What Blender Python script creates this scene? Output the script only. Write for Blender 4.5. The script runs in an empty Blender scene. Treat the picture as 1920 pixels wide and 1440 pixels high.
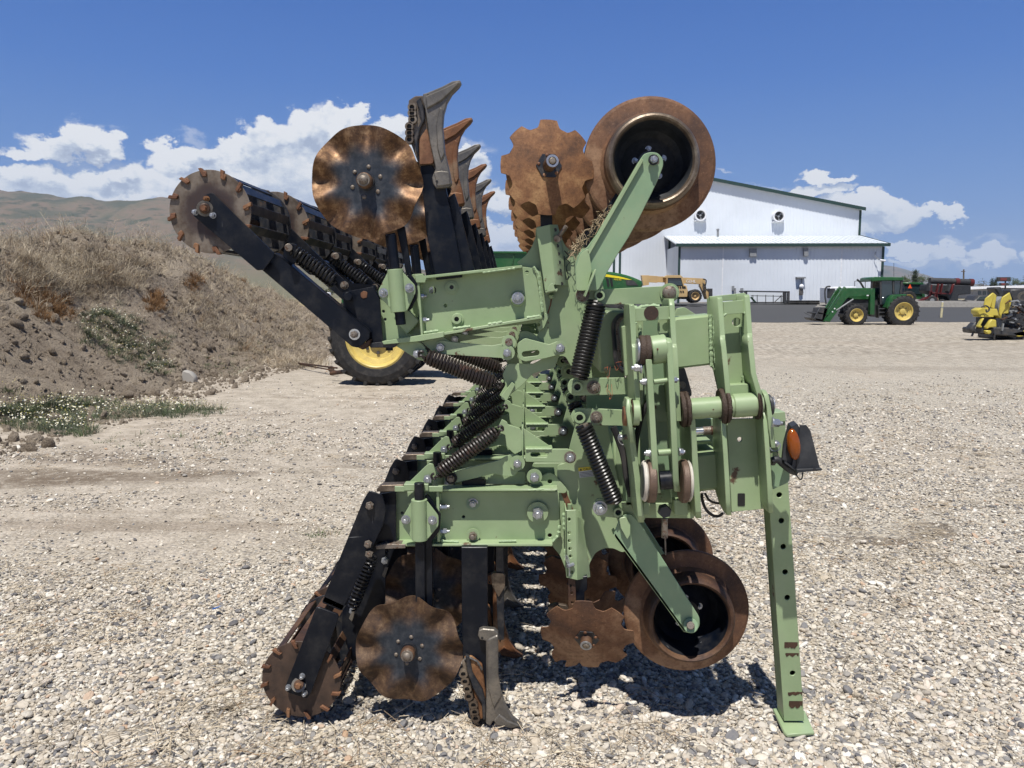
import bpy, bmesh, math, random
import numpy as np
from mathutils import Vector, Matrix, Euler
R = math.radians
random.seed(7); RNG = np.random.default_rng(11)
scn = bpy.context.scene
COL = scn.collection
# ------------------------------------------------------------------ camera
F_PX = 1442.0; PITCH = R(6.41); YAW = R(1.19); CH = 1.6
cam_d = bpy.data.cameras.new('camera'); cam = bpy.data.objects.new('camera', cam_d); COL.objects.link(cam)
cam_d.sensor_width = 36; cam_d.lens = 36*F_PX/1920; cam_d.clip_start = .05; cam_d.clip_end = 40000
cam.location = (0, 0, CH); cam.rotation_euler = (R(90)-PITCH, 0, YAW)
scn.camera = cam
CR = Euler((R(90)-PITCH, 0, YAW)).to_matrix()
def ray(px, py): return CR @ Vector(((px-960)/F_PX, (720-py)/F_PX, -1))
def P(px, py, Y):
    d = ray(px, py); t = Y/d.y
    return Vector((d.x*t, Y, CH+d.z*t))
def G(px, py, z=0.0):
    d = ray(px, py); t = (z-CH)/d.z
    return Vector((d.x*t, d.y*t, z))
def M(Y, px=960, py=720):      # metres per photo pixel at a point
    v = P(px, py, Y)-Vector((0, 0, CH)); return v.dot(CR @ Vector((0, 0, -1)))/F_PX
# ------------------------------------------------------------------ sun and sky
SUN_EL, SUN_AZ = 66.0, 14.0
sv = Vector((-math.sin(R(SUN_AZ))*math.cos(R(SUN_EL)), -math.cos(R(SUN_AZ))*math.cos(R(SUN_EL)), math.sin(R(SUN_EL))))
sun_d = bpy.data.lights.new('sun', 'SUN'); sun = bpy.data.objects.new('sun', sun_d); COL.objects.link(sun)
sun_d.energy = 5.0; sun_d.angle = R(.53); sun_d.color = (1, .962, .90)
sun.rotation_euler = sv.to_track_quat('Z', 'Y').to_euler(); sun.location = (0, -5, 20)
w = bpy.data.worlds.new('World'); scn.world = w; w.use_nodes = True
class NT:
    def __init__(s, tree): s.t = tree; s.n = tree.nodes; s.l = tree.links
    def new(s, kind, **kw):
        n = s.n.new(kind)
        for k, v in kw.items(): setattr(n, k, v)
        return n
    def put(s, n, i, v):
        if hasattr(v, 'is_output'): s.l.new(v, n.inputs[i])
        elif v is not None: n.inputs[i].default_value = v
    def m(s, op, a, b=None, c=None, clamp=False):
        n = s.new('ShaderNodeMath', operation=op, use_clamp=clamp)
        for i, v in enumerate((a, b, c)): s.put(n, i, v)
        return n.outputs[0]
    def vm(s, op, a, b=None, scale=None):
        n = s.new('ShaderNodeVectorMath', operation=op); s.put(n, 0, a)
        if b is not None: s.put(n, 1, b)
        if scale is not None: s.put(n, 3, scale)
        return n.outputs['Value'] if op in ('LENGTH', 'DOT_PRODUCT', 'DISTANCE') else n.outputs[0]
    def noise(s, vec, scale, detail=4, rough=.55, dist=0, lac=2):
        n = s.new('ShaderNodeTexNoise'); s.put(n, 'Vector', vec); n.inputs['Scale'].default_value = scale
        n.inputs['Detail'].default_value = detail; n.inputs['Roughness'].default_value = rough
        n.inputs['Distortion'].default_value = dist; n.inputs['Lacunarity'].default_value = lac
        return n.outputs['Fac']
    def vor(s, vec, scale, feature='F1', rand=1):
        n = s.new('ShaderNodeTexVoronoi', feature=feature); s.put(n, 'Vector', vec); n.inputs['Scale'].default_value = scale
        n.inputs['Randomness'].default_value = rand
        return n
    def ss(s, v, a, b, lo=0., hi=1.):
        n = s.new('ShaderNodeMapRange', interpolation_type='SMOOTHSTEP')
        for i, x in enumerate((v, a, b, lo, hi)): s.put(n, i, x)
        return n.outputs[0]
    def mix(s, f, a, b, mode='MIX'):
        n = s.new('ShaderNodeMix', data_type='RGBA', blend_type=mode)
        s.put(n, 0, f); s.put(n, 6, a if hasattr(a, 'is_output') else (*a, 1)); s.put(n, 7, b if hasattr(b, 'is_output') else (*b, 1))
        return n.outputs[2]
    def ramp(s, f, stops, interp='LINEAR'):
        n = s.new('ShaderNodeValToRGB'); s.put(n, 0, f); e = n.color_ramp.elements; n.color_ramp.interpolation = interp
        while len(e) < len(stops): e.new(.5)
        for el, (p, c) in zip(e, stops): el.position = p; el.color = (*c, 1)
        return n.outputs[0]
nt = NT(w.node_tree)
for n in list(nt.n): nt.n.remove(n)
sky = nt.new('ShaderNodeTexSky', sky_type='NISHITA', sun_disc=False)
sky.sun_elevation = R(SUN_EL); sky.sun_rotation = R(180+SUN_AZ); sky.altitude = 1400; sky.air_density = 1.0; sky.dust_density = .1; sky.ozone_density = 3.5
bg1 = nt.new('ShaderNodeBackground'); bg1.inputs[1].default_value = .080
tc = nt.new('ShaderNodeTexCoord'); dr = tc.outputs['Generated']
sp = nt.new('ShaderNodeSeparateXYZ'); nt.l.new(dr, sp.inputs[0])
az = nt.m('MULTIPLY', nt.m('ARCTAN2', sp.outputs[0], sp.outputs[1]), 180/math.pi)
el = nt.m('MULTIPLY', nt.m('ARCSINE', sp.outputs[2]), 180/math.pi)
cv = nt.new('ShaderNodeCombineXYZ'); nt.put(cv, 0, az); nt.put(cv, 1, nt.m('MULTIPLY', el, 1.35)); cvec = cv.outputs[0]
hs = nt.new('ShaderNodeHueSaturation'); nt.l.new(sky.outputs[0], hs.inputs['Color']); hs.inputs['Saturation'].default_value = 1.12
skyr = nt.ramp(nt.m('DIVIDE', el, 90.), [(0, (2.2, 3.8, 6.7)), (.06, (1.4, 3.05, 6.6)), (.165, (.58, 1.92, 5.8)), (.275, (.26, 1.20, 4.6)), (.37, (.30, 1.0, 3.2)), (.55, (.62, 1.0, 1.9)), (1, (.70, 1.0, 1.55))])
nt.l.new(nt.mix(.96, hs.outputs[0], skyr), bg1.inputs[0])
def azel(px, py):
    d = ray(px, py).normalized(); return math.degrees(math.atan2(d.x, d.y)), math.degrees(math.asin(d.z))
# cumulus heaps: centre and half size in photo pixels turned into sky angles
CL = [(150, 266, 92, 15), (95, 282, 60, 10), (205, 275, 45, 12), (40, 335, 60, 18), (100, 345, 120, 20), (215, 330, 70, 14), (330, 300, 40, 22), (350, 345, 150, 30), (470, 330, 140, 52), (385, 290, 55, 20), (455, 285, 50, 26), (515, 262, 55, 34),
      (570, 248, 50, 36), (655, 225, 22, 24), (620, 255, 62, 34), (600, 320, 140, 70), (740, 245, 40, 26), (760, 300, 80, 50), (850, 330, 70, 50), (875, 290, 28, 18), (930, 375, 40, 20), (935, 450, 60, 30), (250, 368, 300, 12), (620, 400, 200, 20),
      (1539, 326, 46, 13), (1545, 356, 42, 16), (1500, 366, 70, 10), (1590, 385, 50, 20), (1640, 398, 60, 24), (1700, 408, 60, 18), (1768, 400, 34, 12), (1660, 425, 70, 14),
      (1560, 440, 90, 20), (1690, 472, 40, 8), (1735, 470, 30, 12), (1770, 475, 30, 11), (1808, 462, 20, 16), (1850, 478, 30, 10), (1885, 472, 28, 17), (1990, 465, 60, 22), (1780, 490, 130, 8), (-60, 300, 50, 36), (-250, 330, 130, 50), (2200, 450, 140, 40)]
CLW = [(300, 385, 320, 26, .75), (200, 310, 170, 12, .5), (1760, 505, 160, 16, .5), (588, 211, 36, 9, .8), (1810, 440, 70, 10, .55), (1365, 324, 32, 5, .5), (1450, 350, 90, 8, .5), (160, 250, 95, 9, .7), (1900, 440, 60, 12, .3), (870, 270, 60, 14, .4), (350, 255, 40, 8, .35)]
wob = nt.noise(cvec, .32, 8, .6)
wob2 = nt.noise(nt.vm('ADD', cvec, (13.1, 7.7, 0)), .34, 8, .62)
dx = nt.m('MULTIPLY', nt.m('SUBTRACT', wob, .5), 5.0); dy = nt.m('MULTIPLY', nt.m('SUBTRACT', wob2, .5), 4.6)
az2 = nt.m('ADD', az, dx); el2 = nt.m('ADD', el, dy)
def ell(c, A, E):
    a0, e0 = azel(c[0], c[1]); a1, e1 = azel(c[0]+c[2], c[1]-c[3])
    x = nt.m('DIVIDE', nt.m('SUBTRACT', A, a0), abs(a1-a0)+.1); y = nt.m('DIVIDE', nt.m('SUBTRACT', E, e0), abs(e1-e0)+.1)
    return nt.m('SUBTRACT', 1., nt.m('SQRT', nt.m('ADD', nt.m('MULTIPLY', x, x), nt.m('MULTIPLY', y, y))))
def heap(A, E):
    d = None
    for c in CL:
        e_ = ell(c, A, E); d = e_ if d is None else nt.m('SMOOTH_MAX', d, e_, .10)
    return d
dens = heap(az2, el2); densu = heap(nt.m('SUBTRACT', az2, .35), nt.m('ADD', el2, .75))
# a low rim of heaps all the way round, for other views
rim = nt.m('SUBTRACT', nt.m('MULTIPLY', nt.noise(nt.vm('ADD', cvec, (40, 3, 0)), .05, 3), 22.), nt.m('ADD', el2, 5.))
rim = nt.m('SUBTRACT', nt.m('MULTIPLY', rim, .12), nt.ss(nt.m('ABSOLUTE', az), 36, 60, 3., 0.))
dens = nt.m('MAXIMUM', dens, rim)
fine = nt.noise(cvec, 1.1, 9, .62); fine2 = nt.noise(nt.vm('ADD', cvec, (-.35, .9, 0)), 1.1, 6, .6)
big = nt.noise(cvec, .42, 5, .5); big2 = nt.noise(nt.vm('ADD', cvec, (-.5, 1.6, 0)), .42, 5, .5)
d2 = nt.m('ADD', dens, nt.m('MULTIPLY', nt.m('SUBTRACT', fine, .5), .62))
alpha = nt.ss(d2, -.14, .14)
wis = nt.noise(nt.vm('MULTIPLY', cvec, (.5, 1.6, 1)), .9, 8, .65)
for c in CLW:
    e_ = ell(c, az2, el2); e_ = nt.m('ADD', e_, nt.m('MULTIPLY', nt.m('SUBTRACT', wis, .55), 1.2))
    alpha = nt.m('MAXIMUM', alpha, nt.ss(e_, 0., .9, 0., c[4]))
lit = nt.m('ADD', nt.m('MULTIPLY', nt.m('SUBTRACT', big, big2), 1.1), nt.m('MULTIPLY', nt.m('SUBTRACT', fine, fine2), .9))
lit = nt.m('ADD', nt.m('ADD', lit, .52), nt.m('MULTIPLY', nt.m('SUBTRACT', dens, densu), .85))
ccol = nt.ramp(lit, [(.05, (.36, .42, .54)), (.35, (.50, .56, .66)), (.6, (.66, .70, .75)), (.85, (.80, .81, .82))])
# towards the horizon the heaps fade into the pale air
ccol = nt.mix(nt.ss(el, 9., 0., 0., .55), ccol, (.50, .60, .76))
bg2 = nt.new('ShaderNodeBackground'); nt.l.new(ccol, bg2.inputs[0]); bg2.inputs[1].default_value = .95
mx = nt.new('ShaderNodeMixShader'); nt.l.new(nt.m('MULTIPLY', alpha, nt.ss(el, -.2, 1.0, 0., .96)), mx.inputs[0]); nt.l.new(bg1.outputs[0], mx.inputs[1]); nt.l.new(bg2.outputs[0], mx.inputs[2])
wo = nt.new('ShaderNodeOutputWorld'); nt.l.new(mx.outputs[0], wo.inputs[0])
try: w.cycles.sampling_method = 'MANUAL'; w.cycles.sample_map_resolution = 512
except Exception: pass
vs = scn.view_settings; vs.view_transform = 'Standard'; vs.look = 'None'; vs.gamma = 1; vs.exposure = .27
try: vs.use_curve_mapping = False
except Exception: pass
scn.cycles.use_denoising = True; scn.cycles.max_bounces = 5; scn.cycles.diffuse_bounces = 2; scn.cycles.glossy_bounces = 3
scn.cycles.transparent_max_bounces = 6; scn.cycles.caustics_reflective = False; scn.cycles.caustics_refractive = False
scn.cycles.sample_clamp_indirect = 6
# ------------------------------------------------------------------ materials
MATS = {}
def base(name):
    m = bpy.data.materials.new(name); m.use_nodes = True; t = NT(m.node_tree); b = t.n['Principled BSDF']; MATS[name] = m
    t.b = b; t.co = t.new('ShaderNodeTexCoord').outputs['Object']; t.mat = m
    return t
def bump(t, h, strength=.3, dist=.01):
    n = t.new('ShaderNodeBump'); n.inputs['Strength'].default_value = strength; n.inputs['Distance'].default_value = dist
    t.l.new(h, n.inputs['Height']); t.l.new(n.outputs[0], t.b.inputs['Normal'])
def paint(name, c, rough=.4, metal=0., wear=None, wear_amt=.0, dust=None, dust_amt=.25, scale=6, spec=.5, bmp=.08, scratch=0):
    """paint with faint tone drift, dust film and chipped patches"""
    t = base(name)
    n1 = t.noise(t.co, scale, 5, .6); n2 = t.noise(t.co, scale*7, 4, .6)
    col = t.mix(t.ss(n1, .3, .7), tuple(x*.88 for x in c), tuple(min(1, x*1.1) for x in c))
    if dust: col = t.mix(t.m('MULTIPLY', t.ss(t.noise(t.co, scale*1.7, 6, .7), .42, .75), dust_amt), col, dust)
    t.b.inputs['Roughness'].default_value = rough
    rg = t.m('ADD', t.m('MULTIPLY', n2, .25), rough-.12); t.l.new(rg, t.b.inputs['Roughness'])
    if wear:
        wv = t.m('ADD', t.m('MULTIPLY', t.noise(t.co, scale*2.2, 7, .68), .75), t.m('MULTIPLY', n2, .25))
        wf = t.ss(wv, .66-wear_amt, .70-wear_amt)
        col = t.mix(wf, col, t.mix(n2, wear, tuple(x*.55 for x in wear)))
    if scratch:
        for vec_ in ((60, 60, 2.2), (3, 60, 40)):
            sc_ = t.m('MULTIPLY', t.ss(t.noise(t.vm('MULTIPLY', t.co, vec_), 1.0, 2, .5, .6), .725, .745), t.ss(n1, .5, .62)); col = t.mix(t.m('MULTIPLY', sc_, scratch), col, (.22, .22, .22))
    t.l.new(col, t.b.inputs['Base Color']); t.b.inputs['Metallic'].default_value = metal
    t.b.inputs['Specular IOR Level'].default_value = spec
    if bmp: bump(t, n2, bmp, .004)
    return t.mat
paint('green', (.274, .364, .198), .42, wear=(.15, .08, .045), wear_amt=.035, dust=(.33, .36, .25), dust_amt=.35, scale=3.5)
paint('green_arm', (.205, .308, .182), .4, wear=(.15, .08, .045), wear_amt=.03, dust=(.33, .34, .2), dust_amt=.3, scale=3.5)
paint('weld', (.33, .44, .25), .5, scale=20, bmp=.9)
paint('black', (.0022, .0042, .0095), .36, wear=(.10, .095, .09), wear_amt=-.06, dust=(.055, .052, .048), dust_amt=.42, scale=5, spec=.25, scratch=.8)
paint('black_worn', (.010, .013, .019), .45, wear=(.12, .06, .03), wear_amt=.05, dust=(.16, .13, .1), dust_amt=.5, scale=9)
paint('spring', (.008, .008, .009), .34, wear=(.07, .04, .025), wear_amt=.06, scale=12, spec=.42)
paint('spring_rust', (.020, .015, .013), .4, wear=(.075, .042, .03), wear_amt=.11, scale=10, spec=.42)
paint('zinc', (.42, .44, .47), .36, .75, dust=(.25, .2, .15), dust_amt=.5, scale=30, bmp=.2)
paint('bolt_old', (.20, .17, .14), .5, .4, wear=(.13, .06, .03), wear_amt=.12, scale=40, bmp=.3)
paint('chrome', (.6, .62, .64), .2, .9)
paint('nylon', (.62, .58, .5), .55, dust=(.3, .2, .12), dust_amt=.4, scale=20)
paint('grease', (.055, .034, .022), .62, scale=30, bmp=1.)
paint('bronze', (.13, .085, .06), .5, .25, scale=40, bmp=.3)
paint('plastic_black', (.022, .024, .028), .55, dust=(.1, .1, .1), dust_amt=.4, scale=8)
paint('rubber', (.013, .013, .014), .75, dust=(.09, .08, .07), dust_amt=.55, scale=5, bmp=.2)
paint('rim_yellow', (.58, .45, .13), .45, dust=(.3, .2, .08), dust_amt=.5, scale=5)
paint('farm_green', (.012, .085, .022), .32, dust=(.10, .14, .07), dust_amt=.35, scale=2)
paint('farm_dark', (.006, .035, .012), .45)
paint('farm_yellow', (.75, .62, .02), .4)
paint('glass_dark', (.02, .035, .04), .08, spec=.9, bmp=0)
paint('tele_yellow', (.54, .37, .165), .5, dust=(.4, .3, .2), dust_amt=.4, scale=1)
paint('red', (.10, .010, .010), .45); paint('smv', (.9, .10, .02), .5)
paint('siding', (.66, .70, .75), .5, dust=(.63, .67, .71), dust_amt=.2, scale=.12, bmp=.0)
paint('trim_green', (.02, .05, .045), .5); paint('trim_grey', (.25, .26, .27), .6)
paint('roof_white', (.66, .70, .73), .4, bmp=0)
paint('corn_yellow', (.52, .43, .07), .42, dust=(.5, .4, .1), dust_amt=.4, scale=2)
paint('steel_dark', (.035, .037, .04), .5, dust=(.12, .1, .08), dust_amt=.5, scale=3)
paint('post_yellow', (.62, .55, .33), .5); paint('silver', (.4, .42, .45), .3, .6); paint('white', (.75, .76, .78), .4)
paint('wood', (.09, .07, .05), .8); paint('sign_red', (.16, .035, .03), .5); paint('straw', (.34, .26, .16), .8, scale=30)
paint('orange', (.30, .08, .035), .7); paint('kerb', (.20, .19, .175), .9); paint('concrete', (.36, .34, .31), .85, dust=(.25, .24, .22), dust_amt=.6, scale=.6)
paint('sticker_yellow', (.75, .60, .05), .4, bmp=0); paint('sticker_white', (.50, .52, .55), .4, bmp=0); paint('ink', (.01, .01, .01), .5, bmp=0)
def rust(name, a, b, c, scale=9, metal=.1, rough=.72, bm=.5):
    t = base(name)
    n1 = t.noise(t.co, scale, 8, .66); n2 = t.noise(t.co, scale*9, 5, .65); n3 = t.noise(t.co, scale*.35, 3, .5)
    f = t.m('ADD', t.m('MULTIPLY', n1, .6), t.m('MULTIPLY', n3, .4))
    col = t.ramp(f, [(.37, a), (.5, b), (.61, c)])
    col = t.mix(t.ss(n2, .45, .72, 0, .55), col, tuple(x*.45 for x in b))
    col = t.mix(t.ss(t.noise(t.co, scale*26, 3), .60, .72, 0, .22), col, tuple(min(1, x*1.9) for x in c))
    t.l.new(col, t.b.inputs['Base Color']); t.b.inputs['Metallic'].default_value = metal
    t.l.new(t.m('ADD', rough-.15, t.m('MULTIPLY', n2, .3)), t.b.inputs['Roughness']); bump(t, n2, bm, .002)
    return t
rust('rust', (.075, .033, .018), (.165, .072, .035), (.27, .14, .07), 11)
rust('rust_orange', (.075, .034, .017), (.205, .092, .037), (.35, .195, .085), 15); rust('rust_flange', (.065, .033, .022), (.165, .078, .038), (.31, .185, .105), 8)
rust('rust_dark', (.028, .018, .014), (.070, .034, .020), (.14, .075, .038), 8, .2, .6)
rust('rust_grey', (.09, .065, .05), (.17, .13, .095), (.30, .25, .19), 12, .55, .42, .25)
rust('knife_grey', (.09, .085, .08), (.17, .155, .135), (.25, .22, .18), 10, .55, .45, .3)
rust('knife_rust', (.10, .04, .018), (.20, .085, .035), (.27, .18, .11), 8, .2, .55)
rust('bowl', (.022, .026, .032), (.05, .055, .062), (.10, .10, .10), 6, .35, .4, .2)
# fluted coulter: slate paint in the middle, worn bronze rust on the waves (radial pattern of the part itself)
for cname, k_ in (('coulter', 1.), ('coulter_dull', .55)):
    t = base(cname)
    s_ = t.new('ShaderNodeSeparateXYZ'); t.l.new(t.co, s_.inputs[0]); rr = t.vm('LENGTH', t.co); th = t.m('ARCTAN2', s_.outputs[2], s_.outputs[0])
    n1 = t.noise(t.co, 11, 5, .6); n2 = t.noise(t.co, 170, 3, .7); n3 = t.noise(t.co, 34, 6, .65)
    star = t.m('MULTIPLY', t.m('COSINE', t.m('MULTIPLY', th, 8.)), .014)
    f = t.m('ADD', t.m('ADD', rr, star), t.m('MULTIPLY', t.m('SUBTRACT', n1, .5), .05)); f = t.m('ADD', t.ss(f, .085, .150), t.m('MULTIPLY', t.m('SUBTRACT', n3, .5), .35), clamp=True)
    slate = t.mix(t.ss(n3, .35, .7), (.020, .026, .036), (.048, .056, .068))
    brz = t.ramp(t.m('ADD', t.m('MULTIPLY', n2, .30), t.m('MULTIPLY', n3, .7)), [(.34, (.055*k_, .029*k_, .017*k_)), (.5, (.135*k_, .072*k_, .036*k_)), (.62, (.26*k_, .16*k_, .085*k_)), (.74, (.44*k_, .33*k_, .22*k_))])
    t.l.new(t.mix(f, slate, brz), t.b.inputs['Base Color']); t.l.new(t.m('ADD', .35, t.m('MULTIPLY', f, .3 if k_ == 1 else -.1)), t.b.inputs['Metallic'])
    t.l.new(t.m('ADD', .38 if k_ == 1 else .48, t.m('MULTIPLY', n2, .28)), t.b.inputs['Roughness']); bump(t, t.m('ADD', n2, t.m('MULTIPLY', n3, .8)), .3, .0014)
# basket end disc: brown middle, grey worn rim
t = base('basket_disc'); rr = t.vm('LENGTH', t.co); n1 = t.noise(t.co, 16, 6, .6); n2 = t.noise(t.co, 90, 4, .7)
f = t.ss(t.m('ADD', rr, t.m('MULTIPLY', t.m('SUBTRACT', n1, .5), .04)), .075, .115)
c_ = t.mix(f, t.mix(n1, (.035, .022, .020), (.07, .05, .045)), t.ramp(n1, [(.35, (.09, .065, .045)), (.6, (.20, .165, .13))]))
t.l.new(t.mix(t.ss(n2, .5, .75, 0, .6), c_, (.08, .035, .018)), t.b.inputs['Base Color']); t.b.inputs['Metallic'].default_value = .25; t.b.inputs['Roughness'].default_value = .5; bump(t, n2, .3, .0015)
t = base('basket_disc_rust'); rr = t.vm('LENGTH', t.co); n1 = t.noise(t.co, 16, 6, .6); n2 = t.noise(t.co, 90, 4, .7)
c_ = t.ramp(n1, [(.35, (.035, .022, .016)), (.6, (.075, .045, .03))]); t.l.new(t.mix(t.ss(n2, .5, .75, 0, .6), c_, (.05, .03, .02)), t.b.inputs['Base Color']); t.b.inputs['Roughness'].default_value = .6; bump(t, n2, .3, .0015)
t = base('amber'); t.b.inputs['Base Color'].default_value = (.36, .085, .006, 1); t.b.inputs['Roughness'].default_value = .08; t.b.inputs['Transmission Weight'].default_value = .35
bump(t, t.new('ShaderNodeTexWave').outputs['Fac'], .1, .002)
# ------------------------------------------------------------------ mesh collector
class MB:
    def __init__(s): s.v = []; s.f = []; s.mi = []; s.sm = []; s.mats = []
    def _m(s, m):
        if m not in s.mats: s.mats.append(m)
        return s.mats.index(m)
    def add(s, vs_, fs, m, smooth=False):
        o = len(s.v); s.v.extend([Vector(q) for q in vs_]); k = s._m(m)
        for f_ in fs: s.f.append(tuple(o+i for i in f_)); s.mi.append(k); s.sm.append(smooth)
    def mesh(s, name, org):
        me = bpy.data.meshes.new(name); me.from_pydata([tuple(q-org) for q in s.v], [], s.f)
        for m in s.mats: me.materials.append(MATS[m])
        me.polygons.foreach_set('material_index', s.mi); me.polygons.foreach_set('use_smooth', s.sm); me.update()
        bm = bmesh.new(); bm.from_mesh(me); bmesh.ops.recalc_face_normals(bm, faces=bm.faces); bm.to_mesh(me); bm.free()
        try: me.set_sharp_from_angle(angle=R(38))
        except Exception: pass
        return me
    def build(s, name, parent=None, org=None, label=None, cat=None, kind=None, group=None):
        if org is None:
            a = np.array([tuple(q) for q in s.v]); org = Vector((a.min(0)+a.max(0))/2)
            if parent is None: org.z = a[:, 2].min()
        org = Vector(org); ob = bpy.data.objects.new(name, s.mesh(name, org)); COL.objects.link(ob)
        if parent is not None: ob.parent = parent; ob.location = org-wloc(parent)
        else: ob.location = org
        return tag(ob, label, cat, kind, group)
def wloc(o):
    v = Vector(o.location)
    while o.parent: o = o.parent; v += Vector(o.location)
    return v
def tag(o, label=None, cat=None, kind=None, group=None):
    if label: o['label'] = label
    if cat: o['category'] = cat
    if kind: o['kind'] = kind
    if group: o['group'] = group
    return o
def empty(name, loc, label, cat, group=None):
    o = bpy.data.objects.new(name, None); COL.objects.link(o); o.location = loc; o.empty_display_size = .1
    return tag(o, label, cat, None, group)
def copy_tree(o, parent=None, dy=0, dx=0, dz=0):
    c = o.copy(); COL.objects.link(c); c.parent = parent
    c.location = Vector(o.location)+Vector((dx, dy, dz))
    for ch in list(o.children): copy_tree(ch, c)
    return c
# ------------------------------------------------------------------ shapes
def fillet(pts, r, n=3):
    out = []; N = len(pts)
    for i in range(N):
        a, b, c = Vector(pts[i-1]), Vector(pts[i]), Vector(pts[(i+1) % N])
        u = a-b; v = c-b; la, lb = u.length, v.length
        if la < 1e-6 or lb < 1e-6: continue
        u /= la; v /= lb; d = min(r, la*.42, lb*.42)
        ang = u.angle(v, 3.14)
        if ang > 2.8 or d < 1e-4: out.append(tuple(b)); continue
        p, q = b+u*d, b+v*d
        for k in range(n+1):
            s1 = k/n; out.append(tuple(p*(1-s1)**2+b*2*s1*(1-s1)+q*s1*s1))
    return out
def flat(loops, thick, bev=.0015):
    """2D loops (outer first, then holes) -> verts, faces of a bevelled sheet; x,y in plane, z = 0 front .. thick back"""
    cu = bpy.data.curves.new('c', 'CURVE'); cu.dimensions = '2D'; cu.fill_mode = 'BOTH'
    bev = min(bev, thick*.4)
    cu.extrude = max(thick/2-bev, .0001); cu.bevel_depth = bev; cu.bevel_resolution = 0; cu.offset = -bev
    for lp in loops:
        s_ = cu.splines.new('POLY'); s_.points.add(len(lp)-1)
        for p_, q in zip(s_.points, lp): p_.co = (q[0], q[1], 0, 1)
        s_.use_cyclic_u = True
    ob = bpy.data.objects.new('c', cu); me = bpy.data.meshes.new_from_object(ob)
    vs_ = [Vector((q.co.x, q.co.y, q.co.z+thick/2)) for q in me.vertices]; fs = [tuple(p_.vertices) for p_ in me.polygons]
    bpy.data.objects.remove(ob); bpy.data.curves.remove(cu); bpy.data.meshes.remove(me)
    return vs_, fs
def circ(cx, cy, r, n=20, ry=None): return [(cx+r*math.cos(2*math.pi*i/n), cy+(ry or r)*math.sin(2*math.pi*i/n)) for i in range(n)]
def plate(b, pts, Y, t, m, holes=(), fr=.006, bev=.0012):
    """sheet facing -Y traced in photo pixels on the plane Y, t metres thick going away from the camera; holes (px,py,r px[,w px])"""
    L = [fillet([(q.x, q.z) for q in (P(x, y, Y) for x, y in pts)], fr)]
    for h in holes:
        c = P(h[0], h[1], Y); r = h[2]*M(Y, h[0], h[1])
        if len(h) > 3:      # slot: half length px, angle
            k = h[3]*M(Y); a = R(h[4]) if len(h) > 4 else 0; lp = []
            for i in range(20):
                q = 2*math.pi*i/20+1e-6; ox = k if math.cos(q) > 0 else -k
                x, y = ox+r*math.cos(q), r*math.sin(q); lp.append((c.x+x*math.cos(a)-y*math.sin(a), c.z+x*math.sin(a)+y*math.cos(a)))
            L.append(lp)
        else: L.append(circ(c.x, c.z, r))
    vs_, fs = flat(L, t, bev)
    b.add([(q.x, Y+q.z, q.y) for q in vs_], fs, m)
def frame_of(d):
    d = Vector(d).normalized(); a = Vector((0, 0, 1)) if abs(d.z) < .9 else Vector((1, 0, 0))
    u = d.cross(a).normalized(); return u, d.cross(u), d
def cyl(b, p0, p1, r0, m, r1=None, n=20, cap=True, smooth=True, bev=0):
    p0, p1 = Vector(p0), Vector(p1); r1 = r0 if r1 is None else r1; u, v, d = frame_of(p1-p0)
    rings = [(p0, r0), (p1, r1)] if not bev else [(p0, r0-bev), (p0+d*bev, r0), (p1-d*bev, r1), (p1, r1-bev)]
    vs_ = []; fs = []
    for p, r in rings:
        for i in range(n): a = 2*math.pi*i/n; vs_.append(p+(u*math.cos(a)+v*math.sin(a))*r)
    for k in range(len(rings)-1):
        for i in range(n): j = (i+1) % n; fs.append((k*n+i, k*n+j, k*n+n+j, k*n+n+i))
    b.add(vs_, fs, m, smooth)
    if cap:
        b.add(vs_[:n], [tuple(range(n))], m); b.add(vs_[-n:], [tuple(range(n))], m)
def ring(b, p0, p1, ro, ri, m, n=24):
    p0, p1 = Vector(p0), Vector(p1); u, v, d = frame_of(p1-p0); vs_ = []; fs = []
    for p, r in ((p0, ri), (p0, ro), (p1, ro), (p1, ri)):
        for i in range(n): a = 2*math.pi*i/n; vs_.append(p+(u*math.cos(a)+v*math.sin(a))*r)
    for k in range(4):
        for i in range(n): j = (i+1) % n; k2 = (k+1) % 4; fs.append((k*n+i, k*n+j, k2*n+j, k2*n+i))
    b.add(vs_, fs, m, True)
def lathe(b, c, prof, m, n=48, axis=(0, 1, 0), mats=None, a0=0):
    """prof: list of (radius, distance along axis)"""
    c = Vector(c); u, v, d = frame_of(axis); vs_ = []
    for r, h in prof:
        for i in range(n): a = a0+2*math.pi*i/n; vs_.append(c+d*h+(u*math.cos(a)+v*math.sin(a))*r)
    for k in range(len(prof)-1):
        fs = [(k*n+i, k*n+(i+1) % n, k*n+n+(i+1) % n, k*n+n+i) for i in range(n)]
        mm = mats[k] if mats else m
        o = len(b.v)
        b.add([vs_[q] for q in range(k*n, k*n+2*n)], [tuple(i-k*n for i in f_) for f_ in fs], mm, True)
def box(b, lo, hi, m, bev=.0):
    x0, y0, z0 = lo; x1, y1, z1 = hi
    prism(b, [Vector((x0, y0, z0)), Vector((x1, y0, z0)), Vector((x1, y0, z1)), Vector((x0, y0, z1))], Vector((0, y1-y0, 0)), m, bev)
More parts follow.
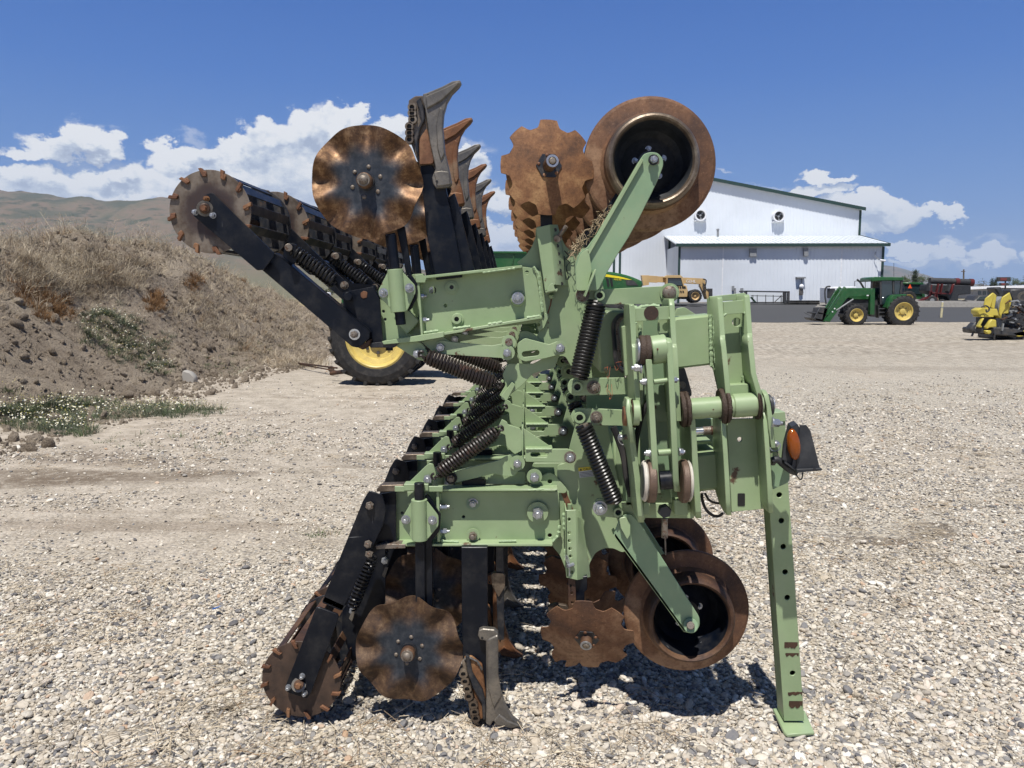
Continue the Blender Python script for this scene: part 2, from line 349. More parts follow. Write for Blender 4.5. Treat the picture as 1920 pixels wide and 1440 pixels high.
def prism(b, poly, ext, m, bev=0):
    """poly: 3D loop, extruded by ext"""
    poly = [Vector(p) for p in poly]; n = len(poly); vs_ = poly+[p+ext for p in poly]
    fs = [tuple(range(n)), tuple(range(2*n-1, n-1, -1))]+[(i, (i+1) % n, n+(i+1) % n, n+i) for i in range(n)]
    if bev:
        bm = bmesh.new(); bv = [bm.verts.new(p) for p in vs_]
        for f_ in fs:
            try: bm.faces.new([bv[i] for i in f_])
            except ValueError: pass
        bmesh.ops.recalc_face_normals(bm, faces=bm.faces)
        bmesh.ops.bevel(bm, geom=list(bm.edges), offset=bev, segments=1, affect='EDGES', profile=.5, clamp_overlap=True)
        bm.verts.index_update(); vs_ = [v_.co.copy() for v_ in bm.verts]; fs = [tuple(v_.index for v_ in f_.verts) for f_ in bm.faces]; bm.free()
    b.add(vs_, fs, m)
def beam(b, p0, p1, w_, d_, m, bev=.0015, up=None):
    """rectangular bar p0->p1, w_ wide in the picture plane, d_ deep along Y, front face on the points"""
    p0, p1 = Vector(p0), Vector(p1); d = (p1-p0).normalized(); s_ = d.cross(Vector((0, 1, 0))).normalized()*(w_/2)
    prism(b, [p0-s_, p1-s_, p1+s_, p0+s_], Vector((0, d_, 0)), m, bev)
def xplate(b, pts, m, tpx=9, back=None, bev=.0015):
    """plate lying in the Y-Z plane: pts (px, py, Yfront, depth) from top to bottom along its front edge, tpx thickness in px"""
    vs_ = []; n = len(pts)
    for x, y, Y, D in pts:
        a = P(x, y, Y); c = P(x+tpx, y, Y)
        vs_ += [a, c, c+Vector((0, D, 0)), a+Vector((0, D, 0))]
    fs = [(0, 1, 2, 3), (4*n-1, 4*n-2, 4*n-3, 4*n-4)]
    for k in range(n-1):
        for i in range(4): j = (i+1) % 4; fs.append((4*k+i, 4*k+4+i, 4*k+4+j, 4*k+j))
    bm = bmesh.new(); bv = [bm.verts.new(p) for p in vs_]
    for f_ in fs: bm.faces.new([bv[i] for i in f_])
    bmesh.ops.recalc_face_normals(bm, faces=bm.faces)
    bmesh.ops.bevel(bm, geom=[e for e in bm.edges if len(e.link_faces) == 2 and e.calc_face_angle(0) > .6], offset=bev, segments=1, affect='EDGES', clamp_overlap=True)
    bm.verts.index_update(); b.add([v_.co.copy() for v_ in bm.verts], [tuple(v_.index for v_ in f_.verts) for f_ in bm.faces], m); bm.free()
def sweep(b, path, r, m, n=8, closed=False, cap=True):
    path = [Vector(p) for p in path]; N = len(path); vs_ = []; fs = []; u = None
    rs = r if isinstance(r, (list, tuple)) else [r]*N
    for i, p in enumerate(path):
        d = (path[min(i+1, N-1)]-path[max(i-1, 0)]).normalized()
        if u is None: u = frame_of(d)[0]
        u = (u-d*u.dot(d)).normalized(); v = d.cross(u)
        for k in range(n): a = 2*math.pi*k/n; vs_.append(p+(u*math.cos(a)+v*math.sin(a))*rs[i])
    for i in range(N-1):
        for k in range(n): j = (k+1) % n; fs.append((i*n+k, i*n+j, i*n+n+j, i*n+n+k))
    b.add(vs_, fs, m, True)
    if cap: b.add(vs_[:n], [tuple(range(n))], m); b.add(vs_[-n:], [tuple(range(n))], m)
def coil(b, p0, p1, Rc, rw, turns, m, seg=14, n=6, taper=.0):
    p0, p1 = Vector(p0), Vector(p1); u, v, d = frame_of(p1-p0); L = (p1-p0).length; N = int(turns*seg); pts = []
    for i in range(N+1):
        s_ = i/N; a = 2*math.pi*turns*s_; rc = Rc*(1-taper*(max(0, 1-s_*turns/1.5)+max(0, 1-(1-s_)*turns/1.5)))
        pts.append(p0+d*L*s_+(u*math.cos(a)+v*math.sin(a))*rc)
    sweep(b, pts, rw, m, n)
def catmull(pts, n=8):
    pts = [Vector(p) for p in pts]; out = []
    for i in range(len(pts)-1):
        p0, p1, p2, p3 = pts[max(i-1, 0)], pts[i], pts[i+1], pts[min(i+2, len(pts)-1)]
        for k in range(n):
            t_ = k/n; out.append(.5*((2*p1)+(p2-p0)*t_+(2*p0-5*p1+4*p2-p3)*t_*t_+(3*p1-p0-3*p2+p3)*t_**3))
    return out+[pts[-1]]
def hexb(b, c, r, h, m, axis=(0, -1, 0), washer=1.35, rot=.3, stub=True, wm=None):
    """hex nut on a washer, seen from its axis side; r across corners"""
    c = Vector(c); u, v, d = frame_of(axis)
    if washer: cyl(b, c, c+d*h*.22, r*washer, wm or m, n=20)
    c1 = c+d*h*.2
    vs_ = []; prof = ((1, 0), (1, .82), (.9, 1.0))
    for k, hh in prof:
        for i in range(6): a = rot+math.pi/3*i; vs_.append(c1+d*h*hh+(u*math.cos(a)+v*math.sin(a))*r*k)
    fs = [(k*6+i, k*6+(i+1) % 6, k*6+6+(i+1) % 6, k*6+6+i) for k in range(2) for i in range(6)]+[tuple(range(12, 18))]
    b.add(vs_, fs, m)
    if stub: cyl(b, c1+d*h*.9, c1+d*h*1.45, r*.55, m, n=14, bev=r*.08)
def bolt(b, px, py, Y, rpx, m='zinc', h=None, washer=1.35, stub=True, rot=.3, wm=None):
    r = rpx*M(Y, px, py); hexb(b, P(px, py, Y), r, h or r*1.1, m, washer=washer, rot=rot, stub=stub, wm=wm)
def dome(b, c, r, m, axis=(0, -1, 0), n=16, flat_=.7):
    prof = [(r*math.cos(a), r*flat_*math.sin(a)) for a in [i*math.pi/2/5 for i in range(6)]]; prof[-1] = (r*.02, prof[-1][1])
    lathe(b, c, prof, m, n, axis)
# ================================================================== the folded implement
ROW = .56; Y0 = 2.75
IMPL = empty('strip_till_implement', (P(1080, 700, 3.2).x, 3.2, 0), 'large pale green folded tillage implement with rusty discs standing on the gravel', 'farm implement')
def sstep(x, a, b_): x = min(1, max(0, (x-a)/(b_-a))); return x*x*(3-2*x)
def disc_sheet(b, c, Rr, shape, height, m, n=160, nr=14, t_=.004, r0=.004, tilt=None):
    vs_ = []; fs = []
    for side in (0, 1):
        for j in range(nr+1):
            for i in range(n):
                a = 2*math.pi*i/n; q = r0+(shape(a)*Rr-r0)*j/nr
                vs_.append(Vector((q*math.cos(a), height(q, a)+side*t_, q*math.sin(a))))
    K = (nr+1)*n
    for side in (0, 1):
        for j in range(nr):
            for i in range(n): k = (i+1) % n; o = side*K+j*n; fs.append((o+i, o+k, o+n+k, o+n+i))
    o = nr*n
    rim = [(o+i, o+(i+1) % n, K+o+(i+1) % n, K+o+i) for i in range(n)]
    if tilt is not None: vs_ = [tilt @ v_ for v_ in vs_]
    vs_ = [Vector(c)+v_ for v_ in vs_]
    b.add(vs_, fs+rim, m, True)
def coulter(c, Rr, rot, parent, hubm='zinc', yaw=0, boltr=.052, cm='coulter'):
    b = MB(); c = Vector(c); T = Matrix.Rotation(yaw, 3, 'Z')
    disc_sheet(b, c, Rr, lambda a: 1+.016*math.cos(8*a+rot), lambda q, a: .019*math.cos(8*a+rot)*sstep(q/Rr, .42, .95), cm, tilt=T)
    cyl(b, c-Vector((0, .012, 0)), c, .030, 'black_worn', n=24); cyl(b, c-Vector((0, .045, 0)), c-Vector((0, .012, 0)), .0265, 'rust_dark', n=28, bev=.004)
    cyl(b, c-Vector((0, .052, 0)), c-Vector((0, .045, 0)), .0225, 'bolt_old', n=28, bev=.001); dome(b, c-Vector((0, .052, 0)), .0165, hubm)
    for i in range(6):
        a = .35+i*math.pi/3; q = c+Vector((math.cos(a)*boltr, 0, math.sin(a)*boltr)); dome(b, q, .0078, hubm, n=12, flat_=.75)
    return b.build('coulter_disc', parent, c)
def notched(c, Rr, rot, parent, m, tilt, n8=8, hub_out=.055):
    b = MB(); c = Vector(c)
    def sh(a):
        q = math.cos(n8*a+rot); return 1-.165*math.sqrt(sstep(q, -.12, .9))
    disc_sheet(b, c, Rr, sh, lambda q, a: .018*(q/Rr)**2, m, n=192, tilt=tilt)
    ax = tilt @ Vector((0, -1, 0))
    cyl(b, c+ax*.004, c+ax*.0, .046, 'black_worn', n=6); cyl(b, c, c+ax*hub_out, .0225, 'rust_dark', n=24, bev=.002)
    ring(b, c+ax*hub_out, c+ax*(hub_out+.004), .0215, .014, 'zinc'); cyl(b, c+ax*hub_out*.9, c+ax*(hub_out+.008), .0115, 'rust_grey', n=16, bev=.003)
    for i in range(5):
        a = .5+i*2*math.pi/5; dome(b, c+tilt @ Vector((math.cos(a)*.037, -.003, math.sin(a)*.037)), .0068, 'rust', ax, n=10)
    return b.build('notched_disc', parent, c)
def gauge_wheel(c, Ro, Ri, parent, rim, inner, depth=.11):
    b = MB(); c = Vector(c)
    pr = [(.022, .085), (.045, .085), (.06, .10), (Ri*.66, .125), (Ri*.80, .10), (Ri*.88, .05), (Ri*.92, .012), (Ri*.96, .001), (Ri*1.0, -.003), (Ri*1.05, .002), (Ri*1.09, .014), (Ri*1.11, .035), (Ri*1.13, .065), (Ri*1.20, .083), (Ro*.95, .090), (Ro*.99, .094), (Ro, .100), (Ro, .108), (Ro*.93, .118), (Ro*.86, .130), (Ro*.85, depth+.06), (Ro*.6, depth+.07), (.02, depth+.07)]
    mt = [inner]*6+[rim]*5+['rust_dark']+['rust_flange']*7+['rust_dark']*4
    lathe(b, c, pr, None, 72, (0, 1, 0), mt)
    cyl(b, c+Vector((0, .02, 0)), c+Vector((0, .09, 0)), .028, 'black_worn', n=24, bev=.003)
    for i in range(5):
        a = .4+i*2*math.pi/5; hexb(b, c+Vector((math.cos(a)*.052, .098, math.sin(a)*.052)), .009, .012, 'zinc')
    return b.build('gauge_wheel', parent, c)
def basket(c, Rr, parent, m, nt_=12, L=.46, rot=.1):
    b = MB(); c = Vector(c)
    for y0 in (0, L-.006):
        vs_, fs = flat([circ(0, 0, Rr, 72)], .006, .001); b.add([c+Vector((q.x, y0+q.z, q.y)) for q in vs_], fs, m if y0 == 0 else 'black_worn')
    for i in range(nt_):
        a = rot+2*math.pi*i/nt_; e = Vector((math.cos(a), 0, math.sin(a))); tg = Vector((-math.sin(a), 0, math.cos(a)))
        o = c+e*(Rr-.024)
        q_ = -Vector((0, .010, 0)); v1_ = e*.030+tg*.012; v2_ = tg*.006
        prism(b, [o-v2_+q_, o+v2_+q_, o+v2_+v1_+q_, o-v2_+v1_+q_], Vector((0, .018, 0)), 'rust', .0012); o2 = o+Vector((0, .007, 0)); w2 = tg*.017+e*.006; w3 = e*.005-tg*.001
        prism(b, [o2-w2+e*.016, o2+w2+e*.010, o2+w2+w3+e*.010, o2-w2+w3+e*.016], Vector((0, L-.014, 0)), 'black_worn' if m == 'basket_disc' else 'rust_dark', .001)
        # rolled tab of the bar on the outside of the disc
        prism(b, [o-tg*.009, o+tg*.009, o+tg*.008+e*.019, o-tg*.008+e*.019] if m == 'basket_disc' else [o-tg*.005, o+tg*.005, o+tg*.004+e*.022, o-tg*.005+e*.020], Vector((0, -.008, 0)), 'rust' if m == 'basket_disc' else 'rust_dark', .0025)
    cyl(b, c-Vector((0, .02, 0)), c+Vector((0, L, 0)), .016, 'rust_dark', n=16)
    return b.build('packing_basket', parent, c)
def spring(p0, p1, Rc, rw, turns, m, parent, hooks=True, name='spring', taper=.35, plug=None):
    b = MB(); p0, p1 = Vector(p0), Vector(p1); d = (p1-p0).normalized()
    a, c = (p0+d*.018, p1-d*.018) if hooks else (p0, p1)
    coil(b, a, c, Rc, rw, turns, m, taper=taper)
    if hooks:
        for e, s_ in ((p0, 1), (p1, -1)):
            u, v, _ = frame_of(d); pts = [e+d*s_*.022+v*Rc*.6, e+d*s_*.004+v*Rc*.2]+[e+(-d*s_*math.cos(q)+v*math.sin(q))*.010 for q in (1.2, .6, 0, -.6, -1.4, -2.2)]
            sweep(b, catmull(pts, 4), rw*.95, m, 6)
    if plug: cyl(b, p0, p0+d*.03, Rc*.7, plug, n=14); cyl(b, p1-d*.03, p1, Rc*.7, plug, n=14)
    return b.build(name, parent)
def eye(b, px, py, Y, ro, ri, L=.03, m='green'):
    c = P(px, py, Y); k = M(Y, px, py); ring(b, c-Vector((0, L, 0)), c, ro*k, ri*k, m); cyl(b, c-Vector((0, L*.3, 0)), c, ri*k*1.02, 'ink', n=16)
KN_POLY = dict(
  lower=[(898, 1182), (906, 1179), (927, 1181), (934, 1187), (934, 1262), (938, 1296), (948, 1326), (962, 1348), (979, 1362), (958, 1365), (936, 1358), (925, 1352), (918, 1362), (911, 1356), (912, 1290), (911, 1202), (900, 1200), (896, 1192)],
  upper=[(793, 176), (800, 174), (829, 162), (848, 152), (862, 150), (865, 155), (860, 163), (847, 176), (838, 192), (832, 214), (830, 240), (834, 285), (842, 318), (847, 344), (844, 350), (818, 353), (812, 345), (810, 332), (817, 316), (806, 268), (797, 205), (792, 188)])
def knife(which, m, parent, Yk):
    b = MB(); plate(b, KN_POLY[which], Yk, .028, m, fr=.003, bev=.003)
    if which == 'lower':
        plate(b, [(913, 1200), (934, 1190), (934, 1265), (941, 1305), (926, 1330), (914, 1290)], Yk-.006, .010, m, fr=.01, bev=.004)
        plate(b, [(936, 1340), (952, 1352), (979, 1362), (958, 1367), (930, 1360), (926, 1352)], Yk-.008, .014, 'knife_grey', fr=.003, bev=.004)
        bolt(b, 904, 1196, Yk, 2.5, 'ink', h=.002, washer=0, stub=False)
    else:
        plate(b, [(797, 180), (830, 166), (858, 152), (862, 156), (843, 175), (826, 190), (800, 204)], Yk-.008, .014, m, fr=.004, bev=.004)
        plate(b, [(824, 200), (832, 205), (830, 242), (834, 290), (826, 302), (820, 280), (817, 235)], Yk-.006, .010, m, fr=.01, bev=.004)
        plate(b, [(813, 322), (828, 320), (842, 322), (845, 346), (819, 350)], Yk-.005, .01, m, fr=.006, bev=.003)
        bolt(b, 803, 179, Yk, 2.6, 'ink', h=.002, washer=0, stub=False); bolt(b, 819, 340, Yk-.005, 2.6, 'ink', h=.002, washer=0, stub=False)
    return b.build('knife_point', parent)
def toothed(b, pts, Y, m):      # fertiliser tube welded behind the knife: a strip with a row of holes and weld beads
    for (x, y) in pts:
        k = M(Y, x, y); c = P(x, y, Y); ring(b, c-Vector((0, .010, 0)), c+Vector((0, .012, 0)), 8.2*k, 4.6*k, m, 14); cyl(b, c-Vector((0, .001, 0)), c+Vector((0, .01, 0)), 4.8*k, 'ink', n=10)
def weld(b, pts, Y, rp=3.0, m='weld'):
    path = [P(x, y, Y) for x, y in pts]; out = []
    for a, c in zip(path[:-1], path[1:]):
        n = max(2, int((c-a).length/.006))
        for i in range(n): out.append(a.lerp(c, i/n))
    out.append(path[-1]); rr = [rp*M(Y)*(1+.22*math.sin(i*2.1)+random.uniform(-.12, .12)) for i in range(len(out))]
    sweep(b, out, rr, m, 6)
# ------------------------------------------------------------------ lower row unit
def lower_unit():
    b = MB(); Yw = 2.83; g = 'green'
    plate(b, [(743, 922), (1048, 922), (1050, 1000), (1036, 1022), (743, 1025)], Yw, .008, g, holes=[(1031, 1004, 4), (869, 969, 3), (754, 962, 3)], fr=.004)
    for x0, x1, y in ((815, 1046, 917), (742, 1036, 1020)):
        a, c = P(x0, y, Yw-.055), P(x1, y, Yw-.055)
        prism(b, [a, c, c-Vector((.0 if y > 1000 else .012, 0, .009)), a-Vector((0, 0, .009))], Vector((0, .063, 0)), g, .0015)
    xplate(b, [(818, 922, Yw-.055, .055), (820, 1016, Yw-.055, .055)], g, 5)
    plate(b, [(740, 912), (830, 912), (830, 922), (740, 922)], Yw-.065, .008, g, fr=.001); plate(b, [(757, 908), (803, 908), (803, 920), (757, 920)], Yw-.075, .05, g, fr=.002)
    plate(b, [(706, 917), (715, 910), (757, 909), (757, 916), (748, 921), (707, 922)], Yw-.055, .05, 'rust_grey', fr=.003); plate(b, [(704, 1024), (722, 1020), (760, 1021), (760, 1028), (706, 1030)], Yw-.06, .05, 'bolt_old', fr=.002)
    weld(b, [(1036, 1016), (1047, 1004), (1049, 985)], Yw-.006, 3.6); weld(b, [(827, 1014), (860, 1016)], Yw-.04, 2.6); weld(b, [(935, 1015), (968, 1014)], Yw-.04, 2.6); weld(b, [(990, 919), (1020, 917)], Yw-.052, 2.2)
    weld(b, [(826, 926), (826, 1008)], Yw-.004, 1.8)
    bolt(b, 887, 943, Yw, 7); bolt(b, 887, 1003, Yw-.012, 8, 'bolt_old', wm=g, washer=1.6, h=.022); cyl(b, P(887, 1003, Yw-.012), P(887, 1003, Yw), 11*M(Yw), g, n=20)
    cyl(b, P(887, 943, Yw-.004), P(887, 943, Yw), 13*M(Yw), g, n=24); bolt(b, 1008, 960, Yw-.01, 10.5, 'zinc', wm=g, washer=1.9, h=.03)
    for y in (950, 996): hexb(b, P(825, y, Yw-.03), .011, .022, 'zinc', (1, 0, 0)); cyl(b, P(838, y, Yw-.03), P(833, y, Yw-.03), .006, 'zinc', n=10)
    # coulter clamp
    plate(b, [(753, 973), (773, 938), (799, 938), (822, 968), (822, 986), (802, 1011), (772, 1011), (753, 984)], 2.735, .010, g, fr=.008)
    c0, c1 = P(786, 936, 2.742), P(787, 1012, 2.742); cyl(b, c0, c1, 15.5*M(2.73), g, n=28, bev=.0015)
    for x, y in ((761, 974), (811, 975)): bolt(b, x, y, 2.735, 6.4, 'zinc', h=.016, stub=True)
    plate(b, [(801, 928), (812, 942), (826, 966), (824, 996), (808, 1016), (803, 1030), (797, 1030), (797, 928)], 2.765, .02, 'black', fr=.004)
    # spring anchor, linkage and their plates
    plate(b, [(757, 914), (796, 876), (804, 869), (812, 870), (818, 890), (808, 914)], 2.80, .010, g, fr=.008); bolt(b, 803, 897, 2.80, 9, 'zinc', h=.02, washer=0)
    plate(b, [(844, 886), (935, 863), (958, 851), (974, 852), (980, 864), (977, 876), (964, 893), (946, 893), (926, 888), (852, 906), (844, 900)], 2.82, .012, 'green', fr=.008)
    bolt(b, 846, 896, 2.815, 7.5, 'bolt_old', wm='black', washer=1.5); bolt(b, 970, 868, 2.81, 8, 'zinc', wm=g, washer=1.8)
    plate(b, [(903, 889), (985, 884), (985, 908), (903, 908)], 2.87, .01, g); bolt(b, 1002, 893, 2.815, 9, 'zinc', wm=g, washer=1.6, h=.024)
    plate(b, [(830, 912), (990, 905), (1000, 868), (1062, 868), (1062, 925), (830, 925)], 2.90, .010, g)
    plate(b, [(866, 904), (872, 899), (908, 898), (910, 904), (910, 915), (866, 915)], 2.83, .05, 'black', fr=.002)
    plate(b, [(935, 799), (941, 786), (951, 792), (952, 796), (975, 803), (979, 812), (979, 845), (965, 852), (950, 838), (947, 815), (937, 812)], 2.81, .012, g, holes=[(941, 803, 3)], fr=.005)
    xplate(b, [(978, 801, 2.81, .12), (979, 868, 2.81, .12)], g, 3)
    plate(b, [(980, 802), (1036, 840), (1036, 848), (980, 848)], 2.83, .008, g, fr=.003)
    plate(b, [(985, 842), (1064, 842), (1076, 846), (1081, 856), (1076, 865), (1062, 867), (985, 866)], 2.80, .012, g, holes=[(1011, 853, 4.6, 12, -1)], fr=.006)
    prism(b, [P(985, 840, 2.80), P(1036, 840, 2.80), P(1036, 844, 2.80), P(985, 844, 2.80)], Vector((0, .06, 0)), g, .002); weld(b, [(986, 842), (1034, 842)], 2.798, 2.2)
    bolt(b, 1069, 857, 2.80, 8.5, 'zinc', wm='bolt_old', washer=1.35)
    # main plate with its scalloped lower edge
    plate(b, [(1045, 925), (1045, 872), (1062, 868), (1070, 830), (1084, 780), (1130, 772), (1140, 800), (1150, 860), (1172, 960), (1190, 1020), (1168, 1037), (1150, 1028), (1132, 1028), (1116, 1037), (1106, 1056), (1098, 1092), (1068, 1090), (1060, 1066), (1050, 1042), (1034, 1022), (1045, 1000)], 2.85, .012, g, fr=.012)
    plate(b, [(987, 915), (1020, 890), (1030, 886), (1040, 890), (1064, 918), (1060, 925), (990, 922)], 2.835, .010, g, holes=[(1031, 903, 4.3)], fr=.008)
    plate(b, [(1052, 925), (1061, 920), (1075, 955), (1068, 965)], 2.845, .003, 'rust', fr=.001); cyl(b, P(1068, 945, 2.83), P(1068, 957, 2.83), 4.5*M(2.8), g, n=14)
    # row cleaner holder: folded plate with adjusting holes
    Ya = 2.745; L1 = [(1060, 957), (1080, 956), (1083, 1088), (1062, 1083)]
    plate(b, L1, Ya, .006, g, holes=[(1067, 974, 3.2), (1067.5, 999, 3.2), (1068, 1014, 3.2), (1069, 1029, 3.2), (1070, 1043, 3.2), (1072, 1073, 3.2)], fr=.001)
    A, B_, C_, D_ = P(1079.5, 956, Ya), P(1093, 961, Ya+.05), P(1110, 1082, Ya+.06), P(1082.5, 1088, Ya); B2, C2 = P(1090, 960, Ya+.05), P(1107, 1082, Ya+.06)
    prism(b, [A, B2, P(1105, 1062, Ya+.058), C2, D_], Vector((0, .006, 0)), g, .001)
    xplate(b, [(1060, 957, Ya, .11), (1062, 1083, Ya, .11)], g, 3); weld(b, [(1058, 962), (1058, 995)], Ya+.07, 4); weld(b, [(1060, 1030), (1060, 1050)], Ya+.07, 3.5)
    cyl(b, P(1064, 1062, Ya-.02), P(1075, 1058, Ya-.005), 4*M(2.75), 'zinc', n=12); sweep(b, [P(x, y, Ya-.014) for x, y in ((1066, 1062), (1062, 1050), (1060, 1043), (1063, 1041), (1066, 1050), (1068, 1060), (1068, 1080))], .0022, 'zinc', 6)
    u = b.build('row_unit_frame', IMPL, P(900, 970, Y0), label='lower row unit frame of pale green steel plate')
    # packer arm, its mounting plates and basket
    b = MB()
    plate(b, [(680, 940), (692, 920), (716, 928), (724, 955), (718, 985), (641, 1146), (603, 1130)], 2.735, .008, 'black', fr=.008)
    prism(b, [P(604, 1128, 2.735), P(643, 1145, 2.735), P(648, 1136, 2.735), P(609, 1118, 2.735)], Vector((0, .06, 0)), 'black_worn', .002)
    plate(b, [(592, 1140), (598, 1139), (633, 1152), (635, 1158), (582, 1302), (575, 1310), (540, 1299), (533, 1292)], 2.70, .010, 'black', fr=.006)
    for x, y, q in ((694, 947, 8), (691, 1019, 7.5), (693, 1037, 7.5)): bolt(b, x, y, 2.735, q, 'bolt_old', h=.014, washer=0)
    ring(b, P(560, 1284, 2.692), P(560, 1284, 2.700), 14*M(2.7), 9*M(2.7), 'knife_grey'); cyl(b, P(560, 1284, 2.675), P(560, 1284, 2.71), 9.5*M(2.7), 'rust_dark', n=20, bev=.003); hexb(b, P(560, 1284, 2.677), .0105, .012, 'rust', washer=0, stub=False)
    for x, y in ((567, 1267), (541, 1288), (572, 1299)): hexb(b, P(x, y, 2.70), .0095, .013, 'zinc', washer=1.15, stub=True)
    b.build('packer_arm', u)
    b = MB(); plate(b, [(700, 928), (742, 922), (743, 1024), (722, 1024), (696, 1040), (688, 1030)], 2.80, .010, 'black', fr=.006); plate(b, [(645, 1100), (700, 985), (722, 1000), (722, 1130), (690, 1230), (660, 1240), (640, 1180)], 2.93, .010, 'black', fr=.01)
    for x, y in ((662, 1144), (722, 1050)): bolt(b, x, y, 2.92, 7, 'zinc', h=.012, washer=0)
    plate(b, [(716, 1080), (722, 1062), (728, 1064), (721, 1084)], 2.90, .004, 'knife_grey', fr=.002); plate(b, [(654, 1160), (666, 1130), (670, 1134), (660, 1166)], 2.9, .004, 'knife_grey', fr=.002)
    b.build('packer_mount', u)
    basket(P(565, 1274, 2.725), 74.5*M(2.72, 565, 1274), u, 'basket_disc_rust')
    spring(P(700, 1040, 2.86), P(660, 1142, 2.86), .021, .0042, 15, 'spring', u, hooks=False)
    spring(P(814, 893, 2.77), P(938, 804, 2.77), .0245, .0052, 21, 'spring_rust', u)
    # shank
    b = MB(); plate(b, [(865, 1026), (914, 1026), (914, 1240), (912, 1358), (895, 1359), (884, 1350), (868, 1240), (866, 1180)], 2.745, .026, 'black', fr=.002, bev=.002)
    plate(b, [(930, 1026), (943, 1026), (945, 1072), (945, 1200), (934, 1200), (930, 1100)], 2.86, .02, 'black_worn'); plate(b, [(920, 1078), (925, 1074), (944, 1075), (947, 1080), (947, 1100), (935, 1120), (923, 1100)], 2.85, .02, 'rust_grey', fr=.005)
    plate(b, [(870, 1232), (884, 1230), (904, 1246), (911, 1300), (909, 1345), (900, 1350), (888, 1300)], 2.735, .012, 'rust_orange', fr=.006, bev=.003)
    plate(b, [(872, 1228), (880, 1232), (886, 1262), (905, 1294), (911, 1318), (911, 1350), (905, 1350), (903, 1320), (886, 1290), (876, 1260)], 2.723, .02, 'black_worn', fr=.004, bev=.003)
    plate(b, [(866, 1240), (872, 1236), (884, 1290), (890, 1320), (893, 1350), (902, 1362), (890, 1360), (882, 1345), (875, 1300)], 2.730, .03, 'rust_grey', fr=.003, bev=.003)
    toothed(b, [(869, 1262), (872, 1276), (876, 1290), (879, 1304), (888, 1320), (890, 1333), (892, 1345)], 2.727, 'rust_grey')
    weld(b, [(871, 1236), (878, 1232), (895, 1240), (904, 1256)], 2.730, 2.2, 'knife_grey')
    b.build('shank', u)
    knife('lower', 'knife_grey', u, 2.715)
    # coulter
    b = MB(); cyl(b, P(786, 905, 2.742), P(788, 1020, 2.742), 9.6*M(2.74), 'black', n=22, bev=.002); plate(b, [(778, 1008), (796, 1008), (797, 1200), (780, 1200)], 2.75, .02, 'black', fr=.001); plate(b, [(797, 1016), (810, 1012), (811, 1180), (797, 1180)], 2.77, .02, 'black', fr=.001); cyl(b, P(786, 924, 2.732), P(786, 929, 2.732), .005, 'rust_orange', n=10)
    b.build('coulter_shank', u)
    coulter(P(767, 1219, 2.735), 101*M(2.73, 767, 1218), .6, u, 'bolt_old', cm='coulter_dull')
    # row cleaner
    b = MB(); plate(b, [(1065, 1084), (1079, 1084), (1081, 1150), (1066, 1150)], 2.76, .01, 'rust_dark', holes=[(1071, 1098, 2.6), (1072, 1112, 2.6), (1073, 1130, 2.6)], fr=.001); plate(b, [(1079, 1084), (1101, 1080), (1101, 1105), (1096, 1110), (1096, 1150), (1080, 1160)], 2.77, .03, 'black', fr=.001)
    b.build('row_cleaner_shank', u); b = MB()
    plate(b, [(1027, 1138), (1040, 1132), (1062, 1136), (1066, 1142), (1052, 1150), (1046, 1160), (1034, 1165), (1030, 1158)], 2.90, .02, 'rust_grey', holes=[(1042, 1146, 6)], fr=.003)
    b.build('row_cleaner_bracket', u)
    T = Matrix.Rotation(R(24), 3, 'X') @ Matrix.Rotation(R(-8), 3, 'Z')
    notched(P(1100, 1198, 2.76), 88*M(2.76, 1100, 1198), 2.2, u, 'rust_flange', T, 8, .03)
    notched(P(1112, 1186, 2.93), 88*M(2.93, 1110, 1188), 1.0, u, 'rust_flange', Matrix.Rotation(R(26), 3, 'X') @ Matrix.Rotation(R(34), 3, 'Z'), 8, .02)
    b = MB(); plate(b, [(1164, 968), (1183, 963), (1203, 985), (1312, 1158), (1312, 1176), (1299, 1188), (1283, 1186), (1150, 1004)], 2.68, .010, 'green_arm', fr=.012, bev=.002)
    prism(b, [P(1150, 1004, 2.68), P(1283, 1186, 2.68), P(1286, 1182, 2.68), P(1154, 1000, 2.68)], Vector((0, .07, 0)), 'green', .001)
    plate(b, [(1161, 972), (1173, 969), (1182, 984), (1182, 1002), (1176, 1012), (1164, 990)], 2.66, .008, 'green', fr=.004)
    cyl(b, P(1295, 1173, 2.66), P(1295, 1173, 2.68), 14*M(2.67), 'green_arm', n=24, bev=.002); cyl(b, P(1295, 1173, 2.645), P(1295, 1173, 2.665), 7.5*M(2.67), 'bolt_old', n=20, bev=.002)
    b.build('gauge_wheel_arm', u)
    gauge_wheel(P(1297, 1166, 2.70), 117*M(2.80, 1291, 1154), 76*M(2.71, 1291, 1154), u, 'rust_dark', 'black')
    # down spring with its two eyes
    b = MB(); plate(b, [(1070, 778), (1078, 766), (1090, 765), (1196, 770), (1196, 799), (1084, 797), (1072, 789)], 2.70, .012, g, fr=.008); eye(b, 1086, 781, 2.705, 10.5, 6.5); bolt(b, 1118, 782, 2.70, 8.5, 'bolt_old', wm='bolt_old'); b.build('spring_bracket', u); b = MB()
    plate(b, [(1112, 946), (1120, 934), (1134, 936), (1166, 942), (1210, 940), (1210, 976), (1166, 972), (1120, 968), (1113, 958)], 2.70, .012, g, fr=.01); bolt(b, 1125, 952, 2.70, 10.5, 'zinc', washer=1.3); eye(b, 1157.5, 957, 2.70, 8.8, 5.6)
    b.build('spring_bracket', u)
    spring(P(1093, 796, 2.66), P(1152, 942, 2.66), .0270, .0060, 24, 'spring', u, hooks=False, plug='bolt_old', taper=.1)
    return u
